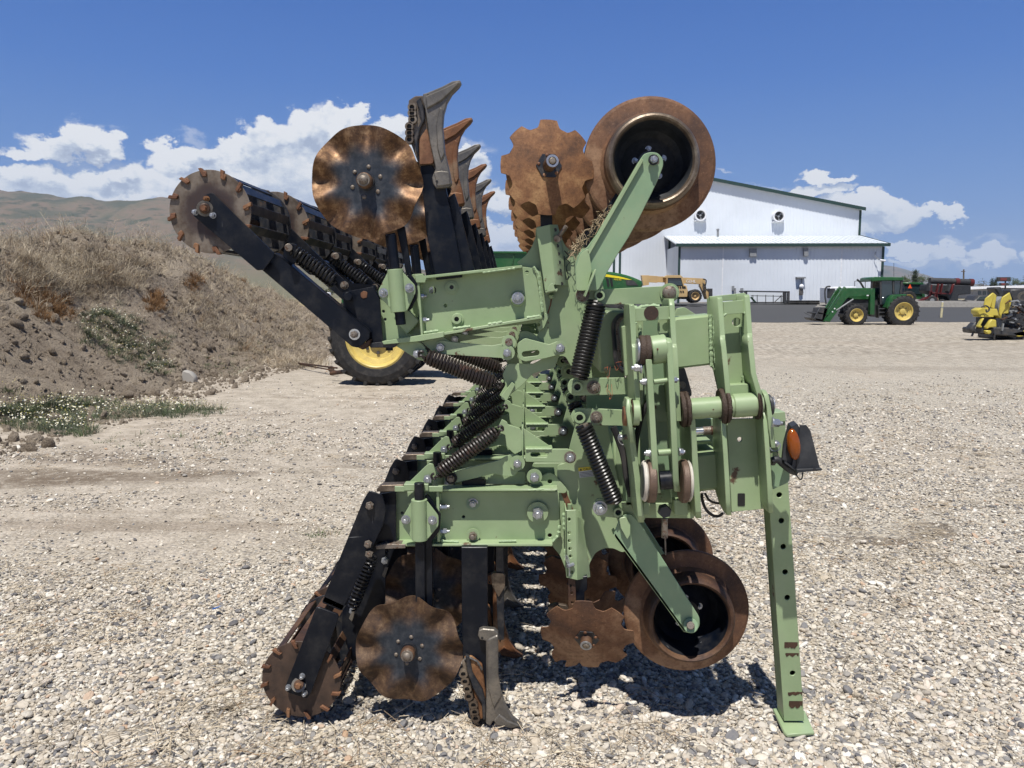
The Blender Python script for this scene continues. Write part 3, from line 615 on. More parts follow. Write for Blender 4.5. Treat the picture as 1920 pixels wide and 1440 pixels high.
# ------------------------------------------------------------------ upper (folded, upside down) row unit
def upper_unit():
    b = MB(); g = 'green'; Yw = 2.83
    plate(b, [(782, 526), (979, 500), (1003, 503), (1018, 590), (1010, 605), (796, 628), (786, 632)], Yw, .008, g, holes=[(811, 544, 7, .1), (835, 573, 3.2), (988, 511, 3.6)], fr=.006)
    for (xa, ya), (xb, yb) in (((778, 519), (979, 497)), ((793, 630), (1016, 592))):
        a, c = P(xa, ya, Yw-.055), P(xb, yb, Yw-.055); prism(b, [a, c, c-Vector((0, 0, .010)), a-Vector((0, 0, .010))], Vector((0, .063, 0)), g, .0015)
    weld(b, [(905, 511), (965, 503)], Yw-.052, 2.2); weld(b, [(795, 624), (822, 620)], Yw-.05, 3); weld(b, [(850, 616), (882, 612)], Yw-.05, 3); weld(b, [(915, 608), (942, 604)], Yw-.05, 3); weld(b, [(988, 596), (1012, 592)], Yw-.05, 3)
    weld(b, [(1000, 500), (1010, 515), (1013, 545), (1017, 585)], Yw-.004, 3)
    xplate(b, [(780, 520, Yw-.055, .055), (789, 632, Yw-.055, .055)], g, 5)
    plate(b, [(778, 516), (792, 514), (799, 522), (797, 530), (780, 530)], Yw-.06, .006, g, fr=.002)
    plate(b, [(702, 546), (781, 528), (790, 633), (716, 645)], 2.845, .008, g, holes=[(719, 584, 2.8), (722, 599, 2.8)], fr=.002)
    plate(b, [(716, 640), (790, 628), (832, 622), (832, 632), (786, 640), (719, 646)], Yw-.06, .05, g, fr=.002)
    # square bar end behind the clamp
    c = P(762, 604, 2.80); k = M(2.8)
    prism(b, [c+Vector((x*k, 0, z*k)) for x, z in ((-24, 8), (2, 26), (25, 2), (0, -24))], Vector((0, .05, 0)), g, .004)
    cyl(b, P(847, 539, Yw), P(847, 539, Yw-.008), 12*k, g, n=24); eye(b, 847, 538.5, Yw-.008, 8, 4, .006); cyl(b, P(858, 599, Yw), P(858, 599, Yw-.008), 12*k, g, n=24, bev=.002); eye(b, 857, 598, Yw-.008, 9, 4.6, .022)
    cyl(b, P(971, 560, Yw), P(971, 560, Yw-.012), 14*k, g, n=28, bev=.003); bolt(b, 971, 559, Yw-.012, 8.5, 'zinc', washer=1.35, h=.024)
    for y, x in ((555, 784), (600, 789)): hexb(b, P(x, y, Yw-.03), .010, .018, 'zinc', (1, 0, 0)); cyl(b, P(x+9, y, Yw-.03), P(x+16, y, Yw-.03), .006, 'zinc', n=10)
    plate(b, [(709, 545), (728, 508), (752, 507), (778, 535), (779, 548), (763, 583), (737, 583), (711, 556)], 2.735, .010, g, fr=.008)
    cyl(b, P(741, 505, 2.742), P(748, 585, 2.742), 15*M(2.73), g, n=28, bev=.0015)
    for x, y in ((719, 549), (768, 540)): bolt(b, x, y, 2.735, 6.4, 'zinc', h=.018)
    plate(b, [(768, 512), (781, 530), (781, 560), (770, 580), (764, 584), (775, 548), (764, 520)], 2.76, .02, 'black', fr=.004)
    # spring anchor below, link arms and the slotted link
    plate(b, [(735, 644), (785, 640), (795, 648), (802, 664), (802, 672), (794, 677), (783, 674)], 2.80, .012, g, fr=.008); bolt(b, 783, 663, 2.80, 8, 'zinc', h=.02, washer=0)
    plate(b, [(788, 640), (832, 632), (842, 640), (838, 664), (815, 662)], 2.815, .01, g, fr=.006)
    plate(b, [(818, 642), (828, 638), (846, 641), (922, 648), (948, 643), (962, 652), (962, 664), (950, 672), (822, 664), (813, 653)], 2.80, .014, g, fr=.008)
    bolt(b, 826, 651, 2.80, 8.5, 'zinc', h=.01, washer=0); bolt(b, 951, 661, 2.785, 8.2, 'zinc', wm=g, washer=1.75); cyl(b, P(954, 641, 2.83), P(954, 641, 2.79), 13*k, g, n=20); cyl(b, P(954, 641, 2.79), P(954, 641, 2.78), 7*k, 'bolt_old', n=14)
    plate(b, [(970, 644), (984, 634), (1030, 646), (1044, 640), (1056, 640), (1064, 650), (1060, 662), (1022, 672), (984, 678), (973, 673), (970, 660)], 2.79, .012, g, holes=[(995, 663, 5.5, 11, 7)], fr=.008)
    plate(b, [(974, 622), (986, 620), (1002, 626), (1020, 646), (984, 660), (972, 656)], 2.845, .010, g, holes=[(993, 645, 5, 10, 8)], fr=.008)
    bolt(b, 1050, 652, 2.79, 9, 'zinc', wm=g, washer=1.45)
    plate(b, [(942, 702), (952, 682), (1000, 682), (1026, 668), (1050, 664), (1040, 690), (1000, 700), (979, 722), (950, 746), (936, 742), (948, 722)], 2.82, .010, g, holes=[(942, 715, 3)], fr=.006)
    plate(b, [(940, 742), (960, 716), (966, 722), (950, 752), (940, 748)], 2.80, .02, g, fr=.004)
    # main plate
    plate(b, [(968, 492), (985, 480), (997, 463), (1004, 445), (1005, 425), (1045, 420), (1052, 443), (1060, 462), (1072, 470), (1092, 471), (1103, 465), (1128, 500), (1134, 570), (1128, 600), (1110, 640), (1092, 690), (1078, 700), (1060, 668), (1040, 668), (1000, 650), (1018, 600), (1016, 590), (1003, 505), (975, 497)], 2.85, .012, g, fr=.012)
    plate(b, [(1005, 604), (1019, 596), (1022, 586), (1030, 592), (1020, 615), (1010, 622)], 2.835, .01, g, holes=[(1010, 609, 3)], fr=.006)
    A = [(1005, 426), (1032, 420), (1034, 532), (1044, 548), (1020, 548)]
    plate(b, [(1005, 427), (1031, 421), (1042, 533), (1022, 546)], 2.80, .006, g, fr=.001)
    a0, a1, a2, a3 = P(1031, 421, 2.80), P(1046, 421, 2.835), P(1066, 536, 2.835), P(1042, 534, 2.80); prism(b, [a0, a1, a2, a3], Vector((0, .006, 0)), g, .001)
    for x, y in ((1041, 431), (1045, 461), (1047, 476), (1048.5, 492), (1050, 507), (1053, 532)): cyl(b, P(x, y, 2.815), P(x, y, 2.824), 3.3*k, 'ink', n=14)
    prism(b, [P(1022, 546, 2.78), P(1046, 541, 2.78), P(1045, 546, 2.78), P(1024, 550, 2.78)], Vector((0, .07, 0)), g, .001); plate(b, [(1024, 548), (1030, 534), (1036, 530), (1042, 545)], 2.775, .006, g, fr=.004)
    cyl(b, P(1045, 447, 2.81), P(1062, 424, 2.79), 4*k, 'bolt_old', n=14); cyl(b, P(1044, 448, 2.80), P(1048, 446, 2.82), 6.5*k, 'bolt_old', n=14)
    sweep(b, catmull([P(x, y, 2.83) for x, y in ((1058, 480), (1060, 520), (1066, 522), (1062, 500), (1068, 492), (1060, 484), (1066, 480), (1058, 470))], 3), .0016, 'black', 5); cyl(b, P(1034, 558, 2.835), P(1034, 552, 2.83), 5*k, g, n=12); sweep(b, [P(1034, 560, 2.835), P(1032, 572, 2.835), P(1027, 588, 2.835)], .0028, 'rust', 6)
    u = b.build('row_unit_frame', IMPL, P(900, 570, Y0), label='upper folded row unit frame of pale green steel plate')
    b = MB()
    plate(b, [(490, 505), (514, 474), (530, 484), (692, 624), (693, 634), (672, 652), (660, 650)], 2.75, .008, 'black', fr=.006)
    prism(b, [P(514, 473, 2.75), P(528, 482, 2.75), P(692, 624, 2.75), P(688, 618, 2.75)], Vector((0, .06, 0)), 'black', .001)
    plate(b, [(362, 404), (382, 372), (386, 364), (398, 361), (513, 474), (514, 480), (494, 506), (482, 507)], 2.715, .010, 'black', fr=.006)
    prism(b, [P(670, 651, 2.76), P(694, 636, 2.76), P(692, 648, 2.76), P(680, 656, 2.76)], Vector((0, .05, 0)), 'rust_dark', .002)
    bolt(b, 665, 627, 2.75, 7, 'bolt_old', wm='chrome', washer=1.5, h=.016)
    ring(b, P(384, 391, 2.705), P(384, 391, 2.715), 14.5*M(2.7), 9*M(2.7), 'knife_grey'); cyl(b, P(384, 391, 2.69), P(384, 391, 2.72), 9.5*M(2.7), 'rust_dark', n=20, bev=.003); hexb(b, P(384, 391, 2.69), .0105, .014, 'rust', washer=0, stub=False)
    hexb(b, P(388, 373, 2.715), .009, .013, 'rust_orange', washer=1.15); hexb(b, P(367, 398, 2.715), .0095, .013, 'zinc', washer=1.15); hexb(b, P(400, 404, 2.715), .0095, .013, 'zinc', washer=1.15)
    cyl(b, P(541, 464, 2.70), P(541, 464, 2.84), 7*k, 'bolt_old', n=18, bev=.002); plate(b, [(533, 466), (540, 455), (555, 458), (556, 492), (540, 498), (530, 480)], 2.77, .01, 'black', fr=.006)
    b.build('packer_arm', u)
    b = MB(); plate(b, [(642, 548), (700, 537), (712, 560), (718, 640), (690, 646), (645, 590)], 2.80, .010, 'black', fr=.006); plate(b, [(600, 498), (610, 492), (650, 530), (704, 534), (706, 544), (650, 552), (636, 545)], 2.82, .012, 'black', fr=.004)
    bolt(b, 646, 535, 2.82, 6.5, 'bolt_old', h=.014, washer=1.2); cyl(b, P(652, 556, 2.80), P(652, 556, 2.76), 8*k, 'black', n=18, bev=.002); plate(b, [(676, 549), (682, 545), (689, 548), (688, 558), (680, 560), (676, 556)], 2.797, .004, 'rust', fr=.004)
    plate(b, [(692, 644), (738, 638), (750, 642), (738, 652), (694, 652)], 2.78, .06, 'black_worn', fr=.003); cyl(b, P(730, 650, 2.80), P(730, 657, 2.80), 7*k, 'black', n=12)
    b.build('packer_mount', u)
    basket(P(394, 397, 2.735), 77*M(2.74, 394, 397), u, 'basket_disc')
    spring(P(551, 472, 2.79), P(627, 528, 2.79), .0235, .0052, 12.5, 'spring', u, hooks=False, taper=.05)
    spring(P(790, 664, 2.77), P(936, 722, 2.77), .0262, .0055, 22, 'spring_rust', u)
    b = MB(); plate(b, [(788, 310), (808, 306), (835, 348), (852, 430), (866, 506), (866, 520), (818, 525), (800, 440)], 2.80, .026, 'black', fr=.003, bev=.002)
    plate(b, [(838, 372), (852, 362), (858, 380), (890, 508), (866, 512), (848, 430)], 2.83, .02, 'black', fr=.003); plate(b, [(766, 188), (778, 180), (794, 179), (797, 205), (806, 268), (817, 316), (808, 308), (786, 311), (770, 268), (765, 240)], 2.795, .026, 'rust_grey', fr=.004, bev=.003)
    plate(b, [(786, 260), (800, 240), (814, 300), (812, 307), (786, 309)], 2.785, .012, 'rust', fr=.006, bev=.002)
    plate(b, [(788, 182), (794, 200), (796, 224), (788, 240), (783, 262), (785, 290), (780, 285), (776, 258), (790, 225), (786, 205), (780, 190)], 2.775, .022, 'black_worn', fr=.004, bev=.003)
    toothed(b, [(773, 202), (773, 213), (774, 225), (768, 238), (768, 250), (768, 262)], 2.79, 'rust_grey')
    b.build('shank', u)
    knife('upper', 'knife_grey', u, 2.775)
    b = MB(); plate(b, [(722, 440), (740, 436), (748, 512), (730, 516)], 2.75, .02, 'black', fr=.002); cyl(b, P(733, 440, 2.742), P(752, 609, 2.742), 9.4*M(2.74), 'black', n=22, bev=.002); plate(b, [(744, 430), (758, 424), (772, 515), (762, 516)], 2.78, .02, 'black', fr=.002)
    b.build('coulter_shank', u)
    coulter(P(687, 341, 2.735), 104*M(2.73, 687, 341), .25, u, 'bolt_old')
    b = MB(); plate(b, [(1012, 372), (1034, 370), (1036, 425), (1014, 428)], 2.83, .03, 'black', fr=.001)
    b.build('row_cleaner_shank', u)
    T = Matrix.Rotation(R(-6), 3, 'X') @ Matrix.Rotation(R(10), 3, 'Z')
    notched(P(1029, 311, 2.76), 90*M(2.76, 1029, 311), 3.3, u, 'rust_orange', T, 8, .06)
    notched(P(1026, 345, 2.93), 92*M(2.94, 1029, 322), 1.3, u, 'rust_orange', Matrix.Rotation(R(38), 3, 'X') @ Matrix.Rotation(R(-26), 3, 'Z'), 8, .02)
    b = MB(); plate(b, [(1202, 296), (1207, 289), (1218, 285), (1233, 286), (1243, 297), (1244, 310), (1236, 332), (1222, 362), (1198, 410), (1178, 446), (1160, 474), (1140, 508), (1122, 545), (1086, 545), (1079, 525), (1079, 495), (1086, 474), (1101, 463), (1118, 440), (1150, 385)], 2.66, .010, 'green_arm', fr=.010, bev=.002)
    beam(b, P(1117, 505, 2.60), P(1097, 556, 2.60), .006, .06, g); plate(b, [(1080, 545), (1080, 500), (1088, 476), (1103, 465), (1110, 505), (1100, 545)], 2.645, .006, g, fr=.01)
    prism(b, [P(1202, 297, 2.645), P(1207, 300, 2.645), P(1105, 478, 2.645), P(1101, 472, 2.645)], Vector((0, .08, 0)), g, .001); prism(b, [P(1165, 345, 2.76), P(1171, 348, 2.76), P(1100, 465, 2.76), P(1094, 462, 2.76)], Vector((0, .05, 0)), 'black', .001)
    bolt(b, 1225, 300, 2.65, 7.5, 'zinc', wm='black_worn', washer=1.3); cyl(b, P(1225, 301, 2.66), P(1225, 301, 2.80), .02, 'bolt_old', n=18)
    b.build('gauge_wheel_arm', u)
    gauge_wheel(P(1226, 299, 2.72), 124*M(2.82, 1222, 303), 80*M(2.73, 1222, 303), u, 'rust_grey', 'bowl')
    b = MB(); plate(b, [(1078, 547), (1086, 541), (1100, 544), (1250, 536), (1262, 546), (1262, 570), (1100, 571), (1080, 566)], 2.70, .012, g, fr=.006); bolt(b, 1092.5, 553, 2.70, 8.5, 'bolt_old', washer=1.5); eye(b, 1123, 554, 2.70, 9.5, 6); b.build('spring_bracket', u); b = MB()
    plate(b, [(1064, 722), (1070, 711), (1084, 709), (1196, 708), (1196, 739), (1076, 742), (1066, 735)], 2.70, .012, g, fr=.008); eye(b, 1081.5, 724, 2.705, 10, 6.2); bolt(b, 1113, 726, 2.70, 9.5, 'bolt_old', wm='bolt_old')
    b.build('spring_bracket', u)
    spring(P(1119, 566, 2.66), P(1085, 708, 2.66), .0300, .0062, 23, 'spring', u, hooks=False, plug='bolt_old', taper=.1)
    return u
LU = lower_unit(); UU = upper_unit()
def swap_knife(u, m):
    for ch in u.children:
        if ch.name.startswith('knife_point'): ch.data = ch.data.copy(); [ch.data.materials.__setitem__(i, MATS[m]) for i in range(len(ch.data.materials)) if 'knife' in ch.data.materials[i].name]
for k in range(1, 6):
    a = copy_tree(LU, IMPL, ROW*k); c = copy_tree(UU, IMPL, ROW*k)
    if k % 2: swap_knife(c, 'knife_rust'); swap_knife(a, 'knife_rust')
    for ch in c.children:       # the folded baskets hang at slightly different heights
        if ch.name.startswith(('packing_basket', 'packer_arm')): ch.location.x += (.045, .0, .03, -.01, .02)[k-1]*(1 if ch.name.startswith('packing') else .6)
# ------------------------------------------------------------------ toolbars, fold hinge, stand, lamp
def hinge():
    g = 'green'; L = 6*ROW
    b = MB()
    for q in ([(1120, 582), (1188, 582), (1188, 700), (1124, 700)], [(1150, 812), (1262, 812), (1262, 935), (1152, 935)]):
        prism(b, [P(x, y, 2.86) for x, y in q], Vector((0, L, 0)), g, .008)
    prism(b, [P(x, y, 2.9) for x, y in ((1300, 600), (1335, 600), (1335, 680), (1300, 680))], Vector((0, .25, 0)), g, .006)
    b.build('toolbar', IMPL)
    for (xs, y0, y1) in (((1124, 1150), 590, 690), ((1150, 1172), 592, 700)):
        b = MB(); Yq = 2.78 if xs[0] > 1140 else 2.9
        for dx in (0, 7):
            sweep(b, catmull([P(xs[0]+dx+q[0], q[1], Yq+.004*dx) for q in ((26, y0-2), (12, y0), (3, y0+10), (0, y0+22), (2, y0+50), (5, y1-24), (12, y1-10), (26, y1), (42, y1+8))], 5), .0085, 'bolt_old' if dx else 'black_worn', 8)
        b.build('u_bolt', IMPL)
    b = MB(); plate(b, [(1166, 612), (1180, 610), (1182, 700), (1172, 706)], 2.66, .03, g); plate(b, [(1172, 818), (1190, 816), (1192, 945), (1174, 948)], 2.70, .1, 'green_arm')
    plate(b, [(1140, 690), (1172, 690), (1172, 712), (1140, 712)], 2.84, .02, g); plate(b, [(1100, 735), (1200, 735), (1200, 812), (1100, 812)], 3.15, .02, 'green_arm'); plate(b, [(1124, 830), (1150, 830), (1150, 905), (1128, 905)], 2.87, .02, 'green_arm')  # wide rear plate is an added dark filler for the gap over shaded ground
    b.build('bar_clamp_and_filler', IMPL)
    # upper lugs of the folded wing
    b = MB(); Y = 2.52
    for x0, x1, D in ((1179, 1192, .20), (1254, 1266, .20)):
        dxl = x1-x0
        xplate(b, [(x0, 566+(-6 if x0 > 1200 else 4), Y+.02, .10), (x0+1, 572, Y, .15), (x0+5, 645, Y, .20), (x0+6, 651, Y-.012, .22), (x0+9, 700, Y-.02, .22), (x0+dxl+2, 790, Y-.02, .20)], g, 10)
    plate(b, [(1190, 578), (1256, 574), (1256, 599), (1191, 603)], Y+.01, .012, g, fr=.002); cyl(b, P(1221, 587, Y+.006), P(1221, 587, Y+.0115), 13.5*M(Y), 'rust_dark', n=28)
    plate(b, [(1190, 600), (1206, 600), (1206, 760), (1196, 760)], Y+.08, .01, g); plate(b, [(1200, 600), (1262, 600), (1268, 790), (1202, 790)], Y+.17, .012, 'green_arm'); plate(b, [(1234, 598), (1254, 598), (1256, 640), (1240, 636), (1233, 620)], Y+.06, .01, g, fr=.008, holes=[(1250, 613, 9)])
    weld(b, [(1188, 576), (1196, 579), (1204, 575), (1226, 573), (1236, 574)], Y+.03, 4); weld(b, [(1191, 604), (1192, 608)], Y+.01, 2.5); weld(b, [(1254, 598), (1258, 596)], Y+.01, 2.5); weld(b, [(1200, 610), (1200, 650)], Y+.076, 3)
    b.build('hinge_lug', IMPL, label='left upper hinge lug pair with a rusty round mark')
    b = MB()
    for x0, s_ in ((1344, 0), (1395, 1)):
        e = 8 if s_ else 6
        xplate(b, [(x0, 556-4*s_, Y+.02, .09), (x0+1, 560-4*s_, Y, .15), (x0+6, 629-4*s_, Y, .17), (x0+6, 636-4*s_, Y-.014, .18), (x0+8, 650, Y-.02, .18), (x0+13, 700, Y-.03, .15), (x0+17+e*s_, 742, Y-.035, .11), (x0+19+e*s_, 775, Y-.03, .10)], g, 10)
    plate(b, [(1356, 566), (1396, 562), (1397, 587), (1357, 590)], Y+.012, .012, g, fr=.002); plate(b, [(1330, 556), (1398, 549), (1398, 562), (1332, 566)], Y+.10, .012, g, fr=.002)
    plate(b, [(1356, 588), (1400, 586), (1412, 745), (1366, 745)], Y+.07, .012, g, holes=[(1381, 604, 8)]); plate(b, [(1366, 722), (1404, 720), (1406, 738), (1368, 742)], Y+.02, .05, g, fr=.004)
    weld(b, [(1388, 612), (1391, 650)], Y+.065, 2.4); weld(b, [(1392, 705), (1398, 735)], Y+.06, 2.4); weld(b, [(1357, 592), (1362, 588)], Y+.01, 2.5); weld(b, [(1395, 588), (1399, 585)], Y+.01, 2.5)
    b.build('hinge_lug', IMPL, label='right upper hinge lug pair standing highest')
    b = MB(); prism(b, [P(x, y, 2.62) for x, y in ((1262, 601), (1268, 596), (1345, 589), (1345, 683), (1268, 692))], Vector((0, .17, 0)), g, .012); weld(b, [(1332, 590), (1334, 685), (1340, 692)], 2.612, 3.6); weld(b, [(1338, 592), (1341, 680)], 2.60, 2.6)
    plate(b, [(1262, 596), (1270, 578), (1284, 576), (1305, 590), (1330, 592), (1330, 602), (1262, 606)], 2.86, .05, g, fr=.008)
    b.build('cross_tube', IMPL)
    # lower lugs
    b = MB(); Y = 2.50
    for x0, x1, yt, yb in ((1176, 1196, 750, 980), (1291, 1304, 752, 972)):
        xplate(b, [(x0+1, yt, Y+.04, .05), (x0, yt+12, Y, .12), (x0+5, 830, Y+.02, .20), (x0+(x1-x0)*.7, 900, Y+.02, .24), (x1, yb-12, Y+.02, .20), (x1+1, yb, Y+.05, .10)], g, 11)
    plate(b, [(1200, 944), (1300, 944), (1302, 972), (1202, 971)], Y+.12, .012, 'green'); plate(b, [(1206, 942), (1217, 942), (1218, 966), (1206, 965)], Y+.07, .05, g, fr=.002); plate(b, [(1263, 938), (1290, 938), (1290, 966), (1265, 966)], Y+.08, .04, g, fr=.002)
    plate(b, [(1200, 760), (1296, 760), (1300, 945), (1202, 945)], Y+.22, .012, 'green_arm')
    bolt(b, 1244, 955, Y+.07, 12.5, 'steel_dark', h=.03, washer=0, stub=False)
    b.build('hinge_lug', IMPL, label='left lower hinge lug pair holding the pivot pin')
    b = MB()
    for x0, x1, yt, yb in ((1352, 1362, 770, 966), (1431, 1441, 768, 962)):
        xplate(b, [(x0, yt, Y+.02, .06), (x0, yt+20, Y, .12), (x0+4, 850, Y, .14), (x0+7, 900, Y, .16), (x1-1, 940, Y, .15), (x1, yb-8, Y+.01, .10), (x1+1, yb, Y+.03, .05)], g, 9)
    plate(b, [(1362, 786), (1432, 784), (1436, 954), (1372, 960)], Y+.09, .012, g, holes=[(1387, 824, 4.6), (1390, 937, 6, .1)], fr=.003); plate(b, [(1383, 925), (1397, 925), (1397, 949), (1383, 949)], Y+.088, .001, 'ink', fr=.004)
    b.build('hinge_lug', IMPL, label='right lower hinge lug pair beside the stand leg')
    b = MB(); prism(b, [P(x, y, 2.62) for x, y in ((1298, 852), (1352, 846), (1356, 918), (1302, 924))], Vector((0, .17, 0)), g, .010); plate(b, [(1298, 785), (1354, 785), (1354, 852), (1298, 858)], 2.84, .02, 'green_arm'); plate(b, [(1296, 828), (1334, 826), (1336, 831), (1296, 834)], 2.66, .1, g, fr=.002); weld(b, [(1350, 850), (1352, 915)], 2.61, 2.6)
    b.build('cross_tube', IMPL)
    b = MB(); cyl(b, P(1292, 810, 2.64), P(1318, 808, 2.64), 7.5*M(2.6), 'chrome', n=20); cyl(b, P(1318, 808, 2.64), P(1332, 807, 2.64), 8.2*M(2.6), 'bolt_old', n=20); cyl(b, P(1332, 807, 2.64), P(1336, 807, 2.64), 9*M(2.6), 'rust_dark', n=20); b.build('cylinder_rod', IMPL)
    # pivot tube, its greasy washers and end plate
    k = M(2.5)
    b = MB(); A, B_ = P(1290, 767, 2.52), P(1428, 757, 2.52); d = (B_-A).normalized()
    cyl(b, A, B_, 20*k, g, n=40, bev=.002); cyl(b, A+d*.145, B_-d*.01, 22.5*k, g, n=40, bev=.003)
    for i in range(9): q = A+d*(.028+.05*random.random()); a = random.uniform(-1.2, .9); o = Vector((0, -math.cos(a), math.sin(a)-.2)).normalized()*19.6*k; dome(b, q+o-Vector((0, 0, 0)), random.uniform(.002, .0042), 'rust_dark', o, 8, .25)
    b.build('hinge_pin', IMPL)
    def greasy(x, y, rpx, w_, m='grease'):
        b = MB(); c = P(x, y, 2.52); n = 30; pr = []
        for s_ in (-w_/2, -w_*.42, -w_*.1, 0, w_*.1, w_*.42, w_/2):
            pr.append((rpx*k*(1-.10*(abs(s_)/(w_/2))**4-(.08 if abs(s_) < w_*.05 else 0)), s_))
        o = len(b.v); lathe(b, c, [(rpx*k*.6, -w_/2)]+pr+[(rpx*k*.6, w_/2)], m, n, d)
        for i in range(len(b.v)): b.v[i] = b.v[i]+(b.v[i]-c).normalized()*random.uniform(-.0022, .0022)
        b.build('greased_washer', IMPL)
    greasy(1283, 767, 34, .030); greasy(1357, 761, 34, .030); greasy(1419, 757, 30, .012); greasy(1187, 775, 27, .010, 'rust_dark')
    b = MB(); xplate(b, [(1428, 732, 2.53, .03), (1432, 740, 2.50, .06), (1437, 760, 2.49, .08), (1441, 800, 2.49, .08), (1446, 840, 2.50, .08)], g, 9); cyl(b, P(1440, 759, 2.52), P(1446, 758, 2.52), 20*k, 'steel_dark', n=24, bev=.002); cyl(b, P(1446, 758, 2.52), P(1450, 758, 2.52), 14*k, 'zinc', n=24, bev=.002)
    hexb(b, P(1446, 792, 2.49), .013, .022, 'zinc', (1, 0, -.1)); b.build('end_plate', IMPL)
    b = MB(); xplate(b, [(1175, 748, 2.49, .06), (1174, 770, 2.47, .10), (1178, 800, 2.47, .10), (1182, 830, 2.49, .1)], g, 8); cyl(b, P(1168, 780, 2.52), P(1176, 780, 2.52), 19*k, 'rust', n=20, bev=.003); cyl(b, P(1186, 774, 2.50), P(1197, 774, 2.50), 24*k, g, n=24)
    cyl(b, P(1160, 821, 2.58), P(1184, 818, 2.58), 5*k, 'bolt_old', n=14); dome(b, P(1165, 821, 2.57), 5.5*k, 'zinc'); sweep(b, catmull([P(x, y, 2.56) for x, y in ((1168, 818), (1162, 814), (1159, 822), (1164, 832), (1170, 834))], 4), .0016, 'zinc', 6)
    b.build('pin_boss', IMPL)
    # double link between the two pins
    b = MB(); Y = 2.44
    xplate(b, [(1211, 674, Y, .05), (1213, 700, Y, .05), (1221, 840, Y, .05), (1225, 905, Y, .06), (1228, 925, Y+.02, .03)], g, 11); xplate(b, [(1247, 634, Y+.02, .05), (1250, 642, Y, .07), (1256, 760, Y, .06), (1262, 900, Y, .06), (1265, 922, Y+.02, .04)], g, 11)
    c0, c1 = P(1220, 657, 2.485), P(1249, 653, 2.485); cyl(b, c0, c1, 27*M(2.46), g, n=40, bev=.003); cyl(b, P(1226, 716, Y+.03), P(1254, 713, Y+.03), 5*k, g, n=18); cyl(b, P(1234, 849, Y+.03), P(1264, 847, Y+.03), 6.2*k, g, n=18)
    cyl(b, P(1232, 655, 2.433), P(1234, 655, 2.4335), .004, 'rust', n=8)
    for x, y, s_ in ((1211, 716, -1), (1261, 712, 1), (1219, 850, -1), (1273, 847, 1)): hexb(b, P(x, y, Y+.03), .0105, .012, 'zinc', (s_, 0, 0))
    b.build('hinge_link', IMPL)
    b = MB(); lathe(b, c0-Vector((.004, 0, 0)), [(.02, -.034), (26*k, -.034), (28*k, -.030), (28*k, -.018), (27*k, -.016), (28.5*k, -.012), (28*k, 0), (.02, 0)], 'grease', 32, (1, 0, 0)); cyl(b, c0-Vector((.046, 0, 0)), c0-Vector((.036, 0, 0)), 22*k, 'zinc', n=28, bev=.003); hexb(b, P(1203, 690, 2.47), .013, .02, 'zinc', (-1, 0, 0))
    b.build('link_bearing', IMPL)
    b = MB(); A, B_ = P(1236, 901, 2.49), P(1263, 899, 2.49); cyl(b, A, B_, 18*k, 'black', n=32)
    for x0, x1, x2 in ((1204, 1212, 1227), (1294, 1288, 1275)):
        cyl(b, P(x1, 902, 2.49), P(x2, 902, 2.49), 41*k, 'bronze', n=44, bev=.004); cyl(b, P(x0, 902, 2.49), P(x1, 902, 2.49), 39*k, 'nylon', n=44, bev=.006)
        s_ = -1 if x0 < 1250 else 1; cyl(b, P(x0-s_*.5, 902, 2.49), P(x0+s_*1.2, 902, 2.49), 31*k, 'steel_dark', n=36, bev=.001)
    b.build('link_roller', IMPL)
    b = MB(); dome(b, P(1255, 549, 2.66), 14*k, 'bolt_old', n=24, flat_=.5); hexb(b, P(1255, 549, 2.70), 16*k, .03, 'green', washer=1.2, stub=False); b.build('pin_cap', IMPL, label='large rusty round pin cap')
    # caution sticker
    b = MB(); v = lambda x, y: P(x, y, 2.848)
    prism(b, [v(1084, 877), v(1118, 874), v(1119, 880), v(1085, 884)], Vector((0, .0006, 0)), 'sticker_yellow'); prism(b, [v(1085, 884), v(1119, 880), v(1121, 892), v(1087, 896)], Vector((0, .0006, 0)), 'sticker_white')
    for i in range(4): prism(b, [P(1087+i*.5, 886.3+i*2.5, 2.8475), P(1117-4*(i == 3)+i*.5, 883+i*2.5+.5*(i == 3), 2.8475), P(1117-4*(i == 3)+i*.5, 883.8+i*2.5+.5*(i == 3), 2.8475), P(1087+i*.5, 887.1+i*2.5, 2.8475)], Vector((0, .0003, 0)), 'ink')
    prism(b, [P(1086.5, 882.7, 2.8475), P(1089, 878, 2.8475), P(1091.8, 882.2, 2.8475)], Vector((0, .0003, 0)), 'ink')
    text_into(b, 'CAUTION', P(1093.5, 882.2, 2.8472), 4.4*M(2.85), 'ink', R(5)); b.build('caution_sticker', IMPL)
    # stand leg
    b = MB(); T0, T1, B0, B1 = P(1440, 782, 2.66), P(1472, 780, 2.66), P(1466, 1352, 2.74), P(1507, 1352, 2.74)
    n = 14; hs = [(1460, 928), (1464, 976), (1467.5, 1024.6), (1471, 1072), (1475, 1120), (1485, 1262)]
    lp = [Vector((q.x, 0, q.z)) for q in (T0, T1, B1, B0)]
    def YL(z): return 2.66+(2.74-2.66)*(T0.z-z)/(T0.z-B0.z)
    loops = [[(q.x, q.z) for q in (P(1441, 782, 2.66), P(1472, 781, 2.66), P(1478, 905, 2.677), P(1508, 1352, 2.74), P(1470, 1352, 2.74), P(1443, 960, 2.685))]]
    for x, y in hs: c = P(x+1, y, 2.66+.08*(y-782)/570); loops.append(circ(c.x, c.z, 5.4*M(2.6), 20))
    vs_, fs = flat(loops, .006, .0015); b.add([(q.x, YL(q.y)+q.z, q.y) for q in vs_], fs, g)
    lft = loops[0]
    q0, q1, q2 = P(1443, 960, 2.685), P(1470, 1352, 2.74), P(1441, 782, 2.66)
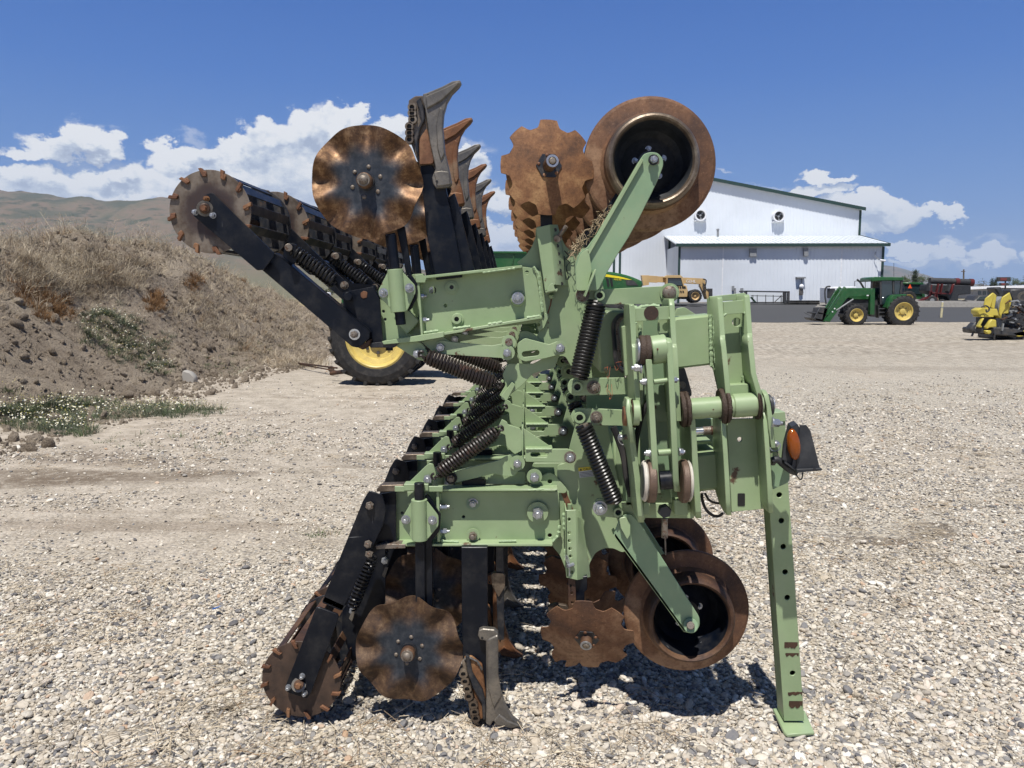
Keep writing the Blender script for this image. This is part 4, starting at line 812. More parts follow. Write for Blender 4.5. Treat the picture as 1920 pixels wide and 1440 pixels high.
    prism(b, [q2, q0, q1, q1+Vector((0, .075, 0)), q0+Vector((0, .075, 0)), q2+Vector((0, .075, 0))], Vector((.005, 0, 0)), g, .001)
    r0, r1, r2 = P(1472, 781, 2.66), P(1478, 905, 2.677), P(1508, 1352, 2.74)
    prism(b, [r0, r1, r2, r2+Vector((0, .075, 0)), r1+Vector((0, .075, 0)), r0+Vector((0, .075, 0))], Vector((-.005, 0, 0)), g, .001)
    prism(b, [q2+Vector((0, .07, 0)), r0+Vector((0, .07, 0)), r2+Vector((0, .07, 0)), q1+Vector((0, .07, 0))], Vector((0, .005, 0)), 'green_arm')
    for y0, y1, jag in ((1197, 1214, 6), (1223, 1230, 5), (1297, 1303, 4), (1313, 1326, 7)):     # bare rusty patches
        xl = 1470+(y0-1197)*.075; rs = random.Random(y0); pts = [(xl+26*q/7+rs.uniform(-1, 1), y0+rs.uniform(-1.5, 1.5)) for q in range(8)]+[(xl+26-26*q/9+rs.uniform(-1, 1), y1+rs.uniform(-.5, .35)*jag*(1.6 if abs(q-4.5) > 2 else -.9)) for q in range(10)]
        plate(b, pts, YL(P(1480, (y0+y1)/2, 2.73).z)-.0006, .002, 'rust_dark', fr=.002, bev=.0001)
    plate(b, [(1441, 775), (1472, 772), (1474, 790), (1441, 792)], 2.655, .09, g, fr=.003)
    cyl(b, P(1455, 833, 2.66), P(1455, 833, 2.615), 5*M(2.6), 'zinc', n=16); dome(b, P(1455, 833, 2.615), 6*M(2.6), 'zinc'); ring(b, P(1453, 836, 2.645), P(1453, 836, 2.65), 11*M(2.6), 9*M(2.6), 'zinc'); ring(b, P(1452, 854, 2.645), P(1452, 854, 2.65), 9*M(2.6), 7.4*M(2.6), 'bolt_old')
    b.build('stand_leg', IMPL)
    b = MB(); F = [G(1449, 1340, .012), G(1468, 1330, .012), G(1506, 1330, .012), G(1527, 1370, .012), G(1475, 1374, .012)]
    prism(b, [G(1449, 1328, .035), G(1470, 1372, .014), G(1476, 1377, .014), G(1527, 1373, .014), G(1509, 1332, .014), G(1470, 1326, .020)], Vector((0, 0, -.012)), g, .002); b.build('foot_plate', IMPL)
    # lamp
    b = MB(); Yl = 2.46; hs_ = [(1489, 799), (1497, 795), (1512, 797), (1519, 806), (1540, 881), (1492, 886), (1470, 873), (1475, 835), (1484, 802)]
    A = [P(x, y, Yl) for x, y in ((1500, 797), (1512, 797), (1520, 808), (1538, 880), (1493, 884), (1496, 840), (1499, 806))]; prism(b, A, Vector((0, .004, 0)), 'plastic_black', .001)
    # hood: deep shell round the lens, open to the left
    rim_ = [P(x, y, Yl+.004) for x, y in ((1484, 800), (1495, 795), (1502, 806), (1498, 850), (1493, 884), (1471, 868), (1474, 838))]
    o = [Vector(p) for p in rim_]; cen = sum(o, Vector())/len(o); inn = [cen+(p-cen)*.80-Vector((.012, 0, 0)) for p in o]; n = len(o)
    back = [Vector((1, 0, 0))*.0 for _ in o]
    for i in range(n): j = (i+1) % n; b.add([o[i], o[j], inn[j], inn[i]], [(0, 1, 2, 3)], 'plastic_black'); b.add([o[i], o[j], o[j]+Vector((.012, .07, 0)), o[i]+Vector((.012, .07, 0))], [(0, 1, 2, 3)], 'plastic_black')
    b.add([p+Vector((.012, .0701, 0)) for p in o], [tuple(range(n))], 'plastic_black'); b.add([p+Vector((.004, .012, 0)) for p in inn], [tuple(range(n))], 'plastic_black')
    plate(b, [(1494, 880), (1541, 878), (1542, 882), (1494, 887)], Yl-.01, .10, 'plastic_black', fr=.001); cyl(b, P(1527, 879, Yl-.012), P(1527, 879, Yl-.006), 2.6*M(Yl), 'ink', n=12)
    b.build('lamp_housing', IMPL)
    b = MB(); c = P(1488, 833, Yl-.002); k2 = M(Yl); pr = [(math.cos(a), math.sin(a)) for a in [i*math.pi/2/7 for i in range(8)]]; vs_ = []; fs = []; n = 36
    ax = (Vector((-.62, -.78, 0))).normalized(); uu = Vector((.78, -.62, 0)).normalized(); up = Vector((-.14, 0, 1)).normalized()
    for r_, h_ in pr:
        for i in range(n): a = 2*math.pi*i/n; vs_.append(c+(uu*math.cos(a)*12.5*k2+up*math.sin(a)*30*k2)*max(r_, .01)+ax*h_*.020)
    for j in range(7): fs += [(j*n+i, j*n+(i+1) % n, j*n+n+(i+1) % n, j*n+n+i) for i in range(n)]
    b.add(vs_, fs, 'amber', True); b.add(vs_[:n], [tuple(range(n))], 'orange'); b.build('lamp_lens', IMPL)
    b = MB(); plate(b, [(1445, 862), (1456, 858), (1481, 884), (1481, 900), (1476, 906), (1449, 918)], 2.60, .004, 'green_arm', fr=.004); sweep(b, catmull([P(x, y, 2.53) for x, y in ((1447, 864), (1458, 862), (1470, 872), (1482, 881), (1494, 886))], 5), .012, 'plastic_black', 10)
    sweep(b, catmull([P(x, y, 2.5) for x, y in ((1488, 882), (1494, 892), (1500, 899), (1504, 896), (1505, 886))], 5), .0022, 'ink', 6); cyl(b, P(1449, 867, 2.58), P(1449, 867, 2.56), 6*M(2.6), 'bolt_old', n=12); b.build('lamp_bracket', IMPL)
    for pts, r_ in ((((1316, 925), (1317, 938), (1323, 954), (1334, 965), (1346, 968), (1356, 962)), .0055), (((1322, 925), (1330, 938), (1342, 943), (1352, 944)), .0045)):
        b = MB(); sweep(b, catmull([P(x, y, 2.72) for x, y in pts], 6), r_, 'rubber', 8); b.build('hydraulic_hose', IMPL)
    b = MB(); sweep(b, catmull([P(x, y, 2.66) for x, y in ((1222, 740), (1200, 790), (1190, 860), (1198, 900))], 6), .01, 'rubber', 8); sweep(b, catmull([P(x, y, 2.7) for x, y in ((1150, 800), (1168, 850), (1176, 900), (1184, 930))], 6), .012, 'rubber', 8); b.build('hydraulic_hose', IMPL)
    # black bracket hanging from the far side of the tube
    b = MB(); plate(b, [(1272, 690), (1284, 690), (1290, 710), (1297, 735), (1297, 742), (1280, 752), (1272, 745)], 3.2, .05, 'steel_dark'); cyl(b, P(1279, 722, 3.19), P(1279, 722, 3.2), 7*M(3.2), 'bolt_old'); sweep(b, [P(1276, 742, 3.2), P(1290, 748, 3.2), P(1306, 764, 3.2)], .008, 'steel_dark', 6); b.build('bracket', IMPL)
    # orange twine and rusty rod
    b = MB()
    for x0, y0, sp_, cnt in ((1160, 690, 4, 3), (1138, 702, 4, 3), (1145, 744, 9, 4)):
        for i in range(cnt):
            x = x0+random.uniform(-sp_, sp_)*.4; y = y0+random.uniform(-8, 8)*.5; sweep(b, catmull([P(x, y, 2.68), P(x+random.uniform(-6, 6), y+random.uniform(-12, 6), 2.67), P(x+random.uniform(-9, 9), y+random.uniform(-22, 12), 2.68)], 3), .0009, 'orange', 4)
    b.build('baling_twine', IMPL, kind='stuff')
    b = MB(); plate(b, [(1018, 674), (1022, 676), (1020, 692), (1002, 710), (998, 702)], 2.90, .006, 'nylon', fr=.004); cyl(b, P(1246, 972, 2.7), P(1246, 1008, 2.7), 6*M(2.7), 'bolt_old', n=14); cyl(b, P(1247, 1008, 2.7), P(1248, 1040, 2.7), 1.6*M(2.7), 'bolt_old', n=8); b.build('drain_pipe', IMPL)
    # dry straw caught between the wheel arms
    b = MB()
    for i in range(170):
        s_ = random.random(); x = 1150-78*s_+random.uniform(-7, 9); y = 385+88*s_+random.uniform(-10, 10); Yq = random.uniform(2.68, 2.86); c = P(x, y, Yq); d_ = Vector([random.gauss(0, 1) for _ in range(3)]).normalized()*random.uniform(.008, .022)
        e = Vector([random.gauss(0, .002) for _ in range(3)]); sweep(b, [c-d_, c+e*2, c+d_], .0013, 'straw', 3, cap=False)
    b.build('caught_straw', IMPL, kind='stuff')
def text_into(b, s_, loc, size, m, rot=0, depth=.0004, ang=None):
    cu = bpy.data.curves.new('t', 'FONT'); cu.body = s_; cu.size = size*1.35; cu.extrude = depth; ob = bpy.data.objects.new('t', cu); me = bpy.data.meshes.new_from_object(ob)
    ca, sa = math.cos(rot), math.sin(rot); loc = Vector(loc)
    vs_ = [loc+Vector((q.co.x*ca-q.co.y*sa, -q.co.z, q.co.x*sa+q.co.y*ca)) for q in me.vertices]
    b.add(vs_, [tuple(p_.vertices) for p_ in me.polygons], m); bpy.data.objects.remove(ob); bpy.data.curves.remove(cu); bpy.data.meshes.remove(me)
hinge()
HAZE = 6.5e-5
# ================================================================== ground, bank, hills
def vn(x, y, s=0):      # cheap smooth value noise
    x = np.asarray(x, float); y = np.asarray(y, float); xi = np.floor(x).astype(int); yi = np.floor(y).astype(int); fx = x-xi; fy = y-yi
    fx = fx*fx*(3-2*fx); fy = fy*fy*(3-2*fy)
    def h(a, b_):
        q = np.sin(a*127.1+b_*311.7+s*74.7)*43758.5453; return q-np.floor(q)
    return (h(xi, yi)*(1-fx)+h(xi+1, yi)*fx)*(1-fy)+(h(xi, yi+1)*(1-fx)+h(xi+1, yi+1)*fx)*fy
def fbm(x, y, o=5, s=0, g=.5):
    r = 0; a = 1; t_ = 0
    for i in range(o): r = r+a*vn(x*2**i, y*2**i, s+i*3); t_ += a; a *= g
    return r/t_
def smst(v, a, b_): q = np.clip((v-a)/(b_-a), 0, 1); return q*q*(3-2*q)
def terr(x, y):
    x = np.asarray(x, float); y = np.asarray(y, float)
    z = 1.12*smst(y, 49, 67)*smst(x, -30, 6)
    z = z-.014*(1-smst(y, 8, 16))+(fbm(x*.35, y*.35, 3, 2)-.5)*.10*smst(y, 6, 12)*(1-smst(y, 40, 48))
    return z
def bank(x, y):
    x = np.asarray(x, float); y = np.asarray(y, float)
    toe = -6.05-.045*(y-10)+(fbm(y*.5, y*0+3, 3, 5)-.5)*1.1-.5*smst(y, 11, 7)
    H = np.interp(y, [-10, 0, 7, 10, 14, 17, 20, 23, 26, 29, 33, 37, 42, 60], [2.2, 2.2, 2.2, 2.25, 2.3, 2.6, 2.85, 2.8, 2.4, 1.9, 1.35, .9, .5, -.1])
    w_ = 3.9; u_ = (toe-x)/w_
    p = smst(u_, 0, 1.0)*.82+np.clip(u_, 0, 1.1)*.18
    p = p-.10*smst(u_, 1.4, 4)
    z = H*p
    rough = smst(u_, -.05, .15)*(1-smst(y, 36, 44))
    z = z+rough*((fbm(x*.9, y*.9, 5, 9)-.5)*.8+(fbm(x*4, y*4, 5, 4, .65)-.5)*.34)-.10*(1-smst(u_, -.05, .05))
    cr = np.exp(-(((x+9.4)/1.6)**2+((y-20)/3.2)**2))*.35
    return z+cr*smst(u_, 0, .5)
def grid(xs, ys, fn, name, m, kind='structure', drop=None):
    X, Y_ = np.meshgrid(xs, ys); Z = fn(X, Y_); me = bpy.data.meshes.new(name); nx, ny = len(xs), len(ys)
    co = np.stack([X, Y_, Z], -1).reshape(-1, 3); idx = np.arange(nx*ny).reshape(ny, nx)
    q = np.stack([idx[:-1, :-1], idx[:-1, 1:], idx[1:, 1:], idx[1:, :-1]], -1).reshape(-1, 4)
    me.vertices.add(len(co)); me.vertices.foreach_set('co', co.ravel()); me.loops.add(q.size); me.loops.foreach_set('vertex_index', q.ravel())
    me.polygons.add(len(q)); me.polygons.foreach_set('loop_start', np.arange(0, q.size, 4)); me.polygons.foreach_set('loop_total', np.full(len(q), 4)); me.polygons.foreach_set('use_smooth', np.ones(len(q), bool))
    me.update(calc_edges=True); me.validate(); me.materials.append(MATS[m]); ob = bpy.data.objects.new(name, me); COL.objects.link(ob); return tag(ob, kind=kind)
# gravel and dust
t = base('gravel_ground'); pos = t.new('ShaderNodeNewGeometry').outputs['Position']
v1 = t.vor(pos, 42); v2 = t.vor(pos, 90); sx = t.new('ShaderNodeSeparateXYZ'); t.l.new(pos, sx.inputs[0])
hv = t.new('ShaderNodeSeparateColor'); t.l.new(v1.outputs['Color'], hv.inputs[0]); hv2 = t.new('ShaderNodeSeparateColor'); t.l.new(v2.outputs['Color'], hv2.inputs[0])
pal = [(0, (.14, .135, .13)), (.15, (.29, .275, .25)), (.35, (.47, .42, .34)), (.7, (.58, .52, .42)), (.93, (.70, .66, .58))]
stone = t.ramp(hv.outputs[0], pal); st2 = t.ramp(hv2.outputs[1], pal)
stone = t.mix(t.ss(v1.outputs['Distance'], .42, .62), stone, t.mix(.35, st2, (.24, .20, .155)))
edge = t.ss(v1.outputs['Distance'], .55, .75)
dirt = t.mix(t.ss(t.noise(pos, 3.5, 8, .68), .35, .65), (.24, .20, .155), (.47, .41, .34))
dirt = t.mix(t.ss(t.noise(pos, 45, 4, .7), .4, .7, 0, .55), dirt, (.50, .44, .36))
big = t.noise(t.vm('MULTIPLY', pos, (.55, .22, 1)), .9, 6, .6)
# dusty wheel-worn ground to the left and far away, loose stone to the right
sideness = t.ss(sx.outputs[0], -.1, -2.4); mid = t.ss(sx.outputs[1], 4.0, 5.2)
dusty = t.m('ADD', t.m('MULTIPLY', t.m('MULTIPLY', sideness, mid), .75), t.m('MULTIPLY', t.ss(big, .5, .64), .45), clamp=True)
near_l = t.ss(sx.outputs[0], -4.6, -6.4, 0, .55); dusty = t.m('ADD', dusty, t.m('MULTIPLY', near_l, mid), clamp=True)
col = t.mix(t.m('MULTIPLY', dusty, .85), stone, dirt)
# darker damp-looking streaks and tyre tracks across the dust
trk = t.noise(t.vm('MULTIPLY', pos, (.22, 1.6, 1)), .8, 5, .6); col = t.mix(t.m('MULTIPLY', t.ss(trk, .56, .68, 0, .42), t.m('ADD', .35, dusty)), col, (.20, .155, .115))
band = t.m('MULTIPLY', t.ss(t.m('ABSOLUTE', t.m('SUBTRACT', sx.outputs[1], t.m('ADD', 7.45, t.m('MULTIPLY', t.m('SUBTRACT', big, .5), 2.)))), .32, .02), t.m('MULTIPLY', t.ss(sx.outputs[0], -2.9, -4.2), t.ss(t.noise(pos, 6, 5), .3, .6))); col = t.mix(t.m('MULTIPLY', band, .8), col, (.13, .10, .075))
for (ax_, ay_, rx_, ry_, k2_) in ((180, 892, 330, 20, .8), (40, 905, 160, 16, .7), (700, 868, 200, 9, .45), (1600, 1003, 150, 10, .75), (1720, 990, 70, 14, .7), (640, 1010, 260, 8, .3), (1080, 745, 300, 5, .4), (1700, 690, 260, 6, .35), (1500, 660, 300, 4, .3)):
    q0 = G(ax_, ay_); q1 = G(ax_+rx_, ay_); q2 = G(ax_, ay_-ry_)
    e1 = t.m('DIVIDE', t.m('SUBTRACT', t.m('ADD', sx.outputs[0], t.m('MULTIPLY', t.m('SUBTRACT', big, .5), 2.5)), q0.x), abs(q1.x-q0.x)); e2 = t.m('DIVIDE', t.m('SUBTRACT', t.m('ADD', sx.outputs[1], t.m('MULTIPLY', t.m('SUBTRACT', trk, .5), 2.2)), q0.y), abs(q2.y-q0.y)+.05)
    ef = t.ss(t.m('ADD', t.m('MULTIPLY', e1, e1), t.m('MULTIPLY', e2, e2)), 1., .25, 0., k2_); col = t.mix(t.m('MULTIPLY', ef, t.ss(t.noise(pos, 7, 5, .7), .3, .55)), col, (.155, .120, .088))
far = t.ss(sx.outputs[1], 12, 26); fcol = t.mix(t.ss(t.noise(t.vm('MULTIPLY', pos, (1, .22, 1)), 8., 6, .8), .38, .62), (.20, .175, .14), (.56, .50, .415)); fcol = t.mix(t.ss(t.noise(t.vm('MULTIPLY', pos, (.12, .6, 1)), .7, 5, .6), .45, .62, 0, .55), fcol, (.33, .28, .22)); col = t.mix(t.m('MULTIPLY', far, .8), col, fcol)
field = t.ss(sx.outputs[1], 46, 60, 0, 1); lefty = t.ss(sx.outputs[0], -2., -8.); grassy = t.mix(t.noise(pos, .25, 5), (.30, .24, .12), (.46, .36, .19)); col = t.mix(t.m('MULTIPLY', field, lefty), col, grassy)
veryfar = t.ss(sx.outputs[1], 130, 260); col = t.mix(veryfar, col, t.mix(t.noise(pos, .01, 5), (.16, .15, .09), (.24, .20, .12)))
t.l.new(col, t.b.inputs['Base Color']); t.b.inputs['Roughness'].default_value = .95; t.b.inputs['Specular IOR Level'].default_value = .15
hh = t.m('ADD', t.m('MULTIPLY', t.m('SUBTRACT', 1., v1.outputs['Distance']), t.m('SUBTRACT', 1., t.m('MULTIPLY', dusty, .75))), t.m('MULTIPLY', t.noise(pos, 30, 5, .7), .6)); bump(t, hh, 1., .022)
xs = np.concatenate([-np.geomspace(9000, 42, 26), np.arange(-40, 70, 1.0), np.geomspace(72, 9000, 26)]); ys = np.concatenate([-np.geomspace(3000, 6, 14), np.arange(-5, 90, .8), np.geomspace(92, 12000, 30)])
ground = grid(xs, ys, lambda x, y: terr(x, y)-.0, 'ground', 'gravel_ground')
t = base('asphalt'); n1 = t.noise(t.co, .35, 6, .6); n2 = t.noise(t.vm('MULTIPLY', t.co, (.1, 1.6, 1)), .8, 4)
t.l.new(t.mix(n2, t.mix(n1, (.040, .041, .044), (.062, .063, .067)), (.056, .058, .062)), t.b.inputs['Base Color']); t.b.inputs['Roughness'].default_value = .85; bump(t, t.noise(t.co, 60, 2), .2, .004)
near_edge = lambda x: 50.3+.5*math.sin(x*.3)+float(fbm(x*.5, 0, 3, 3)-.5)*1.6
vs_ = []; fs = []; xr = np.arange(4, 75, 1.0); yr = np.linspace(0, 1, 26)
for j, s_ in enumerate(yr):
    for x in xr: y = near_edge(x)*(1-s_)+67.2*s_; vs_.append((x, y, float(terr(x, y))+.012))
n = len(xr); fs = [(j*n+i, j*n+i+1, j*n+n+i+1, j*n+n+i) for j in range(25) for i in range(n-1)]
b = MB(); b.add(vs_, fs, 'asphalt', True); b.build('road', org=(30, 55, 0), kind='structure')
# bank of dry soil
t = base('bank_soil'); pos = t.new('ShaderNodeNewGeometry').outputs['Position']
n1 = t.noise(pos, 1.1, 7, .62); n2 = t.noise(pos, 9, 7, .7); n3 = t.noise(pos, 42, 5, .75)
c_ = t.ramp(t.m('ADD', t.m('MULTIPLY', n1, .55), t.m('MULTIPLY', n2, .45)), [(.34, (.21, .17, .13)), (.46, (.36, .295, .23)), (.58, (.49, .41, .32)), (.72, (.58, .50, .38))])
c_ = t.mix(t.ss(n3, .53, .68, 0, .7), c_, (.52, .44, .32)); c_ = t.mix(t.ss(n3, .46, .34, 0, .75), c_, (.10, .078, .06))
t.l.new(c_, t.b.inputs['Base Color']); t.b.inputs['Roughness'].default_value = 1; t.b.inputs['Specular IOR Level'].default_value = .1; bump(t, t.m('ADD', n2, t.m('MULTIPLY', n3, .7)), 1., .14)
bank_o = grid(np.concatenate([np.linspace(-60, -19, 30), np.arange(-18.8, -5.0, .11)]), np.concatenate([np.linspace(-8, 6, 16), np.arange(6.2, 32, .12), np.linspace(32.3, 60, 60)]), bank, 'dirt_bank', 'bank_soil')
# hills
t = base('hill_dry'); pos = t.new('ShaderNodeNewGeometry').outputs['Position']
n1 = t.noise(t.vm('MULTIPLY', pos, (1, .5, 2.5)), .0035, 8, .66); n2 = t.noise(t.vm('MULTIPLY', pos, (1, .5, 2.5)), .014, 6, .7)
c_ = t.ramp(n1, [(.40, (.070, .074, .045)), (.47, (.125, .108, .068)), (.53, (.165, .120, .080)), (.60, (.088, .085, .052))])
c_ = t.mix(t.ss(n2, .54, .62, 0, .85), c_, (.045, .055, .03)); sz = t.new('ShaderNodeSeparateXYZ'); t.l.new(pos, sz.inputs[0]); c_ = t.mix(t.ss(sz.outputs[2], 150, 30, 0, .8), c_, t.mix(n2, (.10, .11, .055), (.20, .17, .10)))
t.l.new(c_, t.b.inputs['Base Color']); t.b.inputs['Roughness'].default_value = 1; t.b.inputs['Specular IOR Level'].default_value = .05
def ridge(name, prof, D, m, depth=1500, seed=1, na=260, nd=46, rough=.09):
    """prof: (px, py) skyline in the photo; the hill mass rises from D-depth up to the skyline at distance D"""
    pxs = np.linspace(prof[0][0], prof[-1][0], na); pys = np.interp(pxs, [p[0] for p in prof], [p[1] for p in prof]); vs_ = []
    tops = [P(a, c, D) for a, c in zip(pxs, pys)]; tx = np.array([q.x for q in tops]); tz = np.array([q.z for q in tops])
    for j in range(nd):
        s_ = j/(nd-1)*1.25; Y_ = D-depth*(1-s_); x = tx*Y_/D; u1 = min(s_, 1)
        nn = fbm(x/420., Y_/420.+x*0, 5, seed); gl = np.abs(fbm(x/300., Y_/900.+x*0, 4, seed+5)-.5)*2
        h = np.maximum(0, tz)*(u1*u1*(3-2*u1)*.72+.28*u1) if s_ <= 1 else tz*(1-(s_-1)*1.2)
        z = h*(1+rough*2*(nn-.5)*(1 if s_ < .97 else .25))-h*gl*.30*math.sin(math.pi*u1)-8*(1-min(s_*6, 1)); vs_ += [(a, Y_, c) for a, c in zip(x, z)]
    fs = [(j*na+i, j*na+i+1, j*na+na+i+1, j*na+na+i) for j in range(nd-1) for i in range(na-1)]
    b = MB(); b.add(vs_, fs, m, True); return b.build(name, org=(0, D, 0), kind='structure')
ridge('hills', [(-700, 400), (-400, 372), (-200, 350), (0, 358), (60, 364), (120, 372), (150, 372), (180, 379), (215, 381), (260, 377), (320, 378), (400, 396), (480, 420), (560, 446), (640, 470), (760, 500), (900, 530), (1000, 552)], 4200, 'hill_dry', 2300, 3)
ridge('mountain', [(1560, 556), (1600, 520), (1640, 500), (1656, 497), (1680, 500), (1705, 507), (1740, 516), (1760, 524), (1800, 530), (1850, 534), (1950, 536), (2100, 530), (2400, 540), (2600, 556)], 9000, 'hill_dry', 2500, 8, 160, 26)
# air between here and the hills: one closed box round everything
hm = bpy.data.materials.new('air'); hm.use_nodes = True; ht = NT(hm.node_tree); ht.n.remove(ht.n['Principled BSDF']); pv = ht.new('ShaderNodeVolumePrincipled'); pv.inputs['Density'].default_value = HAZE; pv.inputs['Color'].default_value = (.66, .79, 1, 1); pv.inputs['Anisotropy'].default_value = 0
ht.l.new(pv.outputs[0], ht.n['Material Output'].inputs['Volume']); MATS['air'] = hm
b = MB(); box(b, (-11000, -3600, -25), (11000, 13500, 900), 'air'); b.build('haze', org=(0, 4000, 400), kind='stuff')
# ------------------------------------------------------------------ scattered stuff
def scatter(name, pts, scl, rot, pid, protos, label=None):
    me = bpy.data.meshes.new(name); n = len(pts); me.vertices.add(n); me.vertices.foreach_set('co', np.asarray(pts, np.float32).ravel())
    a = me.attributes.new('scl', 'FLOAT_VECTOR', 'POINT'); a.data.foreach_set('vector', np.asarray(scl, np.float32).ravel())
    a = me.attributes.new('rot', 'FLOAT_VECTOR', 'POINT'); a.data.foreach_set('vector', np.asarray(rot, np.float32).ravel())
    a = me.attributes.new('pid', 'INT', 'POINT'); a.data.foreach_set('value', np.asarray(pid, np.int32))
    ob = bpy.data.objects.new(name, me); COL.objects.link(ob); c = bpy.data.collections.new(name+'_kinds')
    for p in protos: c.objects.link(p)
    g = bpy.data.node_groups.new(name+'_nodes', 'GeometryNodeTree'); g.interface.new_socket('Geometry', in_out='INPUT', socket_type='NodeSocketGeometry'); g.interface.new_socket('Geometry', in_out='OUTPUT', socket_type='NodeSocketGeometry')
    N = g.nodes; gi = N.new('NodeGroupInput'); go = N.new('NodeGroupOutput'); ip = N.new('GeometryNodeInstanceOnPoints'); ci = N.new('GeometryNodeCollectionInfo')
    ci.inputs[0].default_value = c; ci.inputs['Separate Children'].default_value = True; ci.inputs['Reset Children'].default_value = True; ip.inputs['Pick Instance'].default_value = True
    def at(nm, dt): q = N.new('GeometryNodeInputNamedAttribute'); q.data_type = dt; q.inputs[0].default_value = nm; return q.outputs['Attribute']
    g.links.new(gi.outputs[0], ip.inputs['Points']); g.links.new(ci.outputs[0], ip.inputs['Instance']); g.links.new(at('pid', 'INT'), ip.inputs['Instance Index']); g.links.new(at('scl', 'FLOAT_VECTOR'), ip.inputs['Scale'])
    er = N.new('FunctionNodeEulerToRotation'); g.links.new(at('rot', 'FLOAT_VECTOR'), er.inputs[0]); g.links.new(er.outputs[0], ip.inputs['Rotation']); g.links.new(ip.outputs[0], go.inputs[0])
    md = ob.modifiers.new('scatter', 'NODES'); md.node_group = g
    return tag(ob, label, None, 'stuff')
def proto(b, name): return bpy.data.objects.new(name, b.mesh(name, Vector()))
t = base('pebble'); oi = t.new('ShaderNodeObjectInfo').outputs['Random']; nn = t.noise(t.co, 1.3, 5, .65)
c_ = t.ramp(oi, [(0, (.085, .085, .095)), (.09, (.17, .17, .18)), (.19, (.30, .285, .265)), (.30, (.41, .36, .29)), (.45, (.56, .485, .38)), (.62, (.52, .48, .42)), (.8, (.67, .61, .51)), (.95, (.80, .77, .70)), (1, (.46, .30, .19))])
c_ = t.mix(t.ss(nn, .35, .7, 0, .22), c_, (.40, .34, .27)); t.l.new(c_, t.b.inputs['Base Color']); t.b.inputs['Roughness'].default_value = .7; t.b.inputs['Specular IOR Level'].default_value = .4; bump(t, nn, .35, .3)
def pebble(seed):
    rs = random.Random(seed); bm = bmesh.new(); bmesh.ops.create_icosphere(bm, subdivisions=2, radius=1)
    dirs = [Vector((rs.gauss(0, 1), rs.gauss(0, 1), rs.gauss(0, 1))).normalized() for _ in range(9)]; off = [rs.uniform(.72, .97) for _ in dirs]
    for v_ in bm.verts:
        p = v_.co.copy()
        for d_, o_ in zip(dirs, off):
            e_ = p.dot(d_)-o_
            if e_ > 0: p -= d_*e_*.75
        v_.co = Vector((p.x*rs.uniform(.99, 1.01), p.y*.8, p.z*.55))
    b = MB(); bm.verts.index_update(); b.add([v_.co.copy() for v_ in bm.verts], [tuple(v_.index for v_ in f_.verts) for f_ in bm.faces], 'pebble', True); bm.free(); return proto(b, 'pebble')
def gravel():
    pts = []; N = 0
    n = 380000; Yv = 2.25*np.exp(RNG.random(n)*math.log(19/2.25)); u_ = RNG.random(n)
    xl = -.72*Yv-.35; xr_ = .68*Yv+.35; X = xl+(xr_-xl)*u_
    keep = np.ones(n, bool)
    dens = np.clip(fbm(X*.9, Yv*.9, 4, 7)*1.6-.15, .25, 1)
    wv_ = (fbm(X*.7, Yv*.7, 4, 31)-.5); dusty_ = np.maximum(smst(-X+wv_*2, .2, 2.6)*smst(Yv+wv_*1.5, 4.0, 5.2)*(.55+.45*smst(fbm(X*.35, Yv*1.3, 4, 33), .42, .56)), .9*np.exp(-((Yv-5.0+wv_)/.34)**2)*smst(-X, .1, 1.2)); keep &= RNG.random(n) < dens*(1-.93*dusty_)
    for (ax_, ay_, rx_, ry_) in ((180, 892, 330, 20), (40, 905, 160, 16), (1600, 1003, 150, 10), (1720, 990, 70, 14), (700, 868, 200, 9)):
        q0 = G(ax_, ay_); q1 = G(ax_+rx_, ay_); q2 = G(ax_, ay_-ry_); keep &= ~((((X+wv_*2.-q0.x)/(q1.x-q0.x))**2+((Yv+wv_*1.2-q0.y)/(abs(q2.y-q0.y)+.05))**2 < .8)&(RNG.random(n) < .8))
    toe = -5.7; keep &= X > toe; keep &= RNG.random(n) < 1-smst(Yv+wv_*5, 9, 18)
    X, Yv = X[keep], Yv[keep]; n = len(X)
    keep_f = 0; r = np.exp(RNG.normal(math.log(.0070), .42, n)); r = np.clip(r, .0032, .026)*np.clip(Yv/6, 1, 1.25)
    big_ = RNG.random(n) < .004; r[big_] *= RNG.uniform(1.4, 2.0, big_.sum())
    z = terr(X, Yv)+r*RNG.uniform(.0, .55, n)
    sc = np.stack([r*RNG.uniform(.85, 1.3, n), r*RNG.uniform(.8, 1.15, n), r*RNG.uniform(.6, 1.1, n)], 1)
    ro = np.stack([RNG.normal(0, .35, n), RNG.normal(0, .35, n), RNG.random(n)*6.28], 1)
    scatter('gravel', np.stack([X, Yv, z], 1), sc, ro, RNG.integers(0, 6, n), [pebble(i) for i in range(6)], 'loose cream and grey gravel stones covering the yard')
gravel()
t = base('dry_grass'); oi = t.new('ShaderNodeObjectInfo').outputs['Random']
t.l.new(t.ramp(oi, [(0, (.14, .115, .085)), (.25, (.30, .245, .175)), (.5, (.46, .385, .28)), (.8, (.66, .57, .42)), (1, (.26, .16, .08))]), t.b.inputs['Base Color']); t.b.inputs['Roughness'].default_value = .9
paint('weed_rust', (.22, .12, .05), .9, scale=4, bmp=0); paint('leaf_grey', (.12, .14, .09), .8, scale=4, bmp=0); paint('leaf_green', (.080, .12, .042), .7, scale=4, bmp=0); paint('petal', (.80, .80, .77), .7, scale=4, bmp=0)
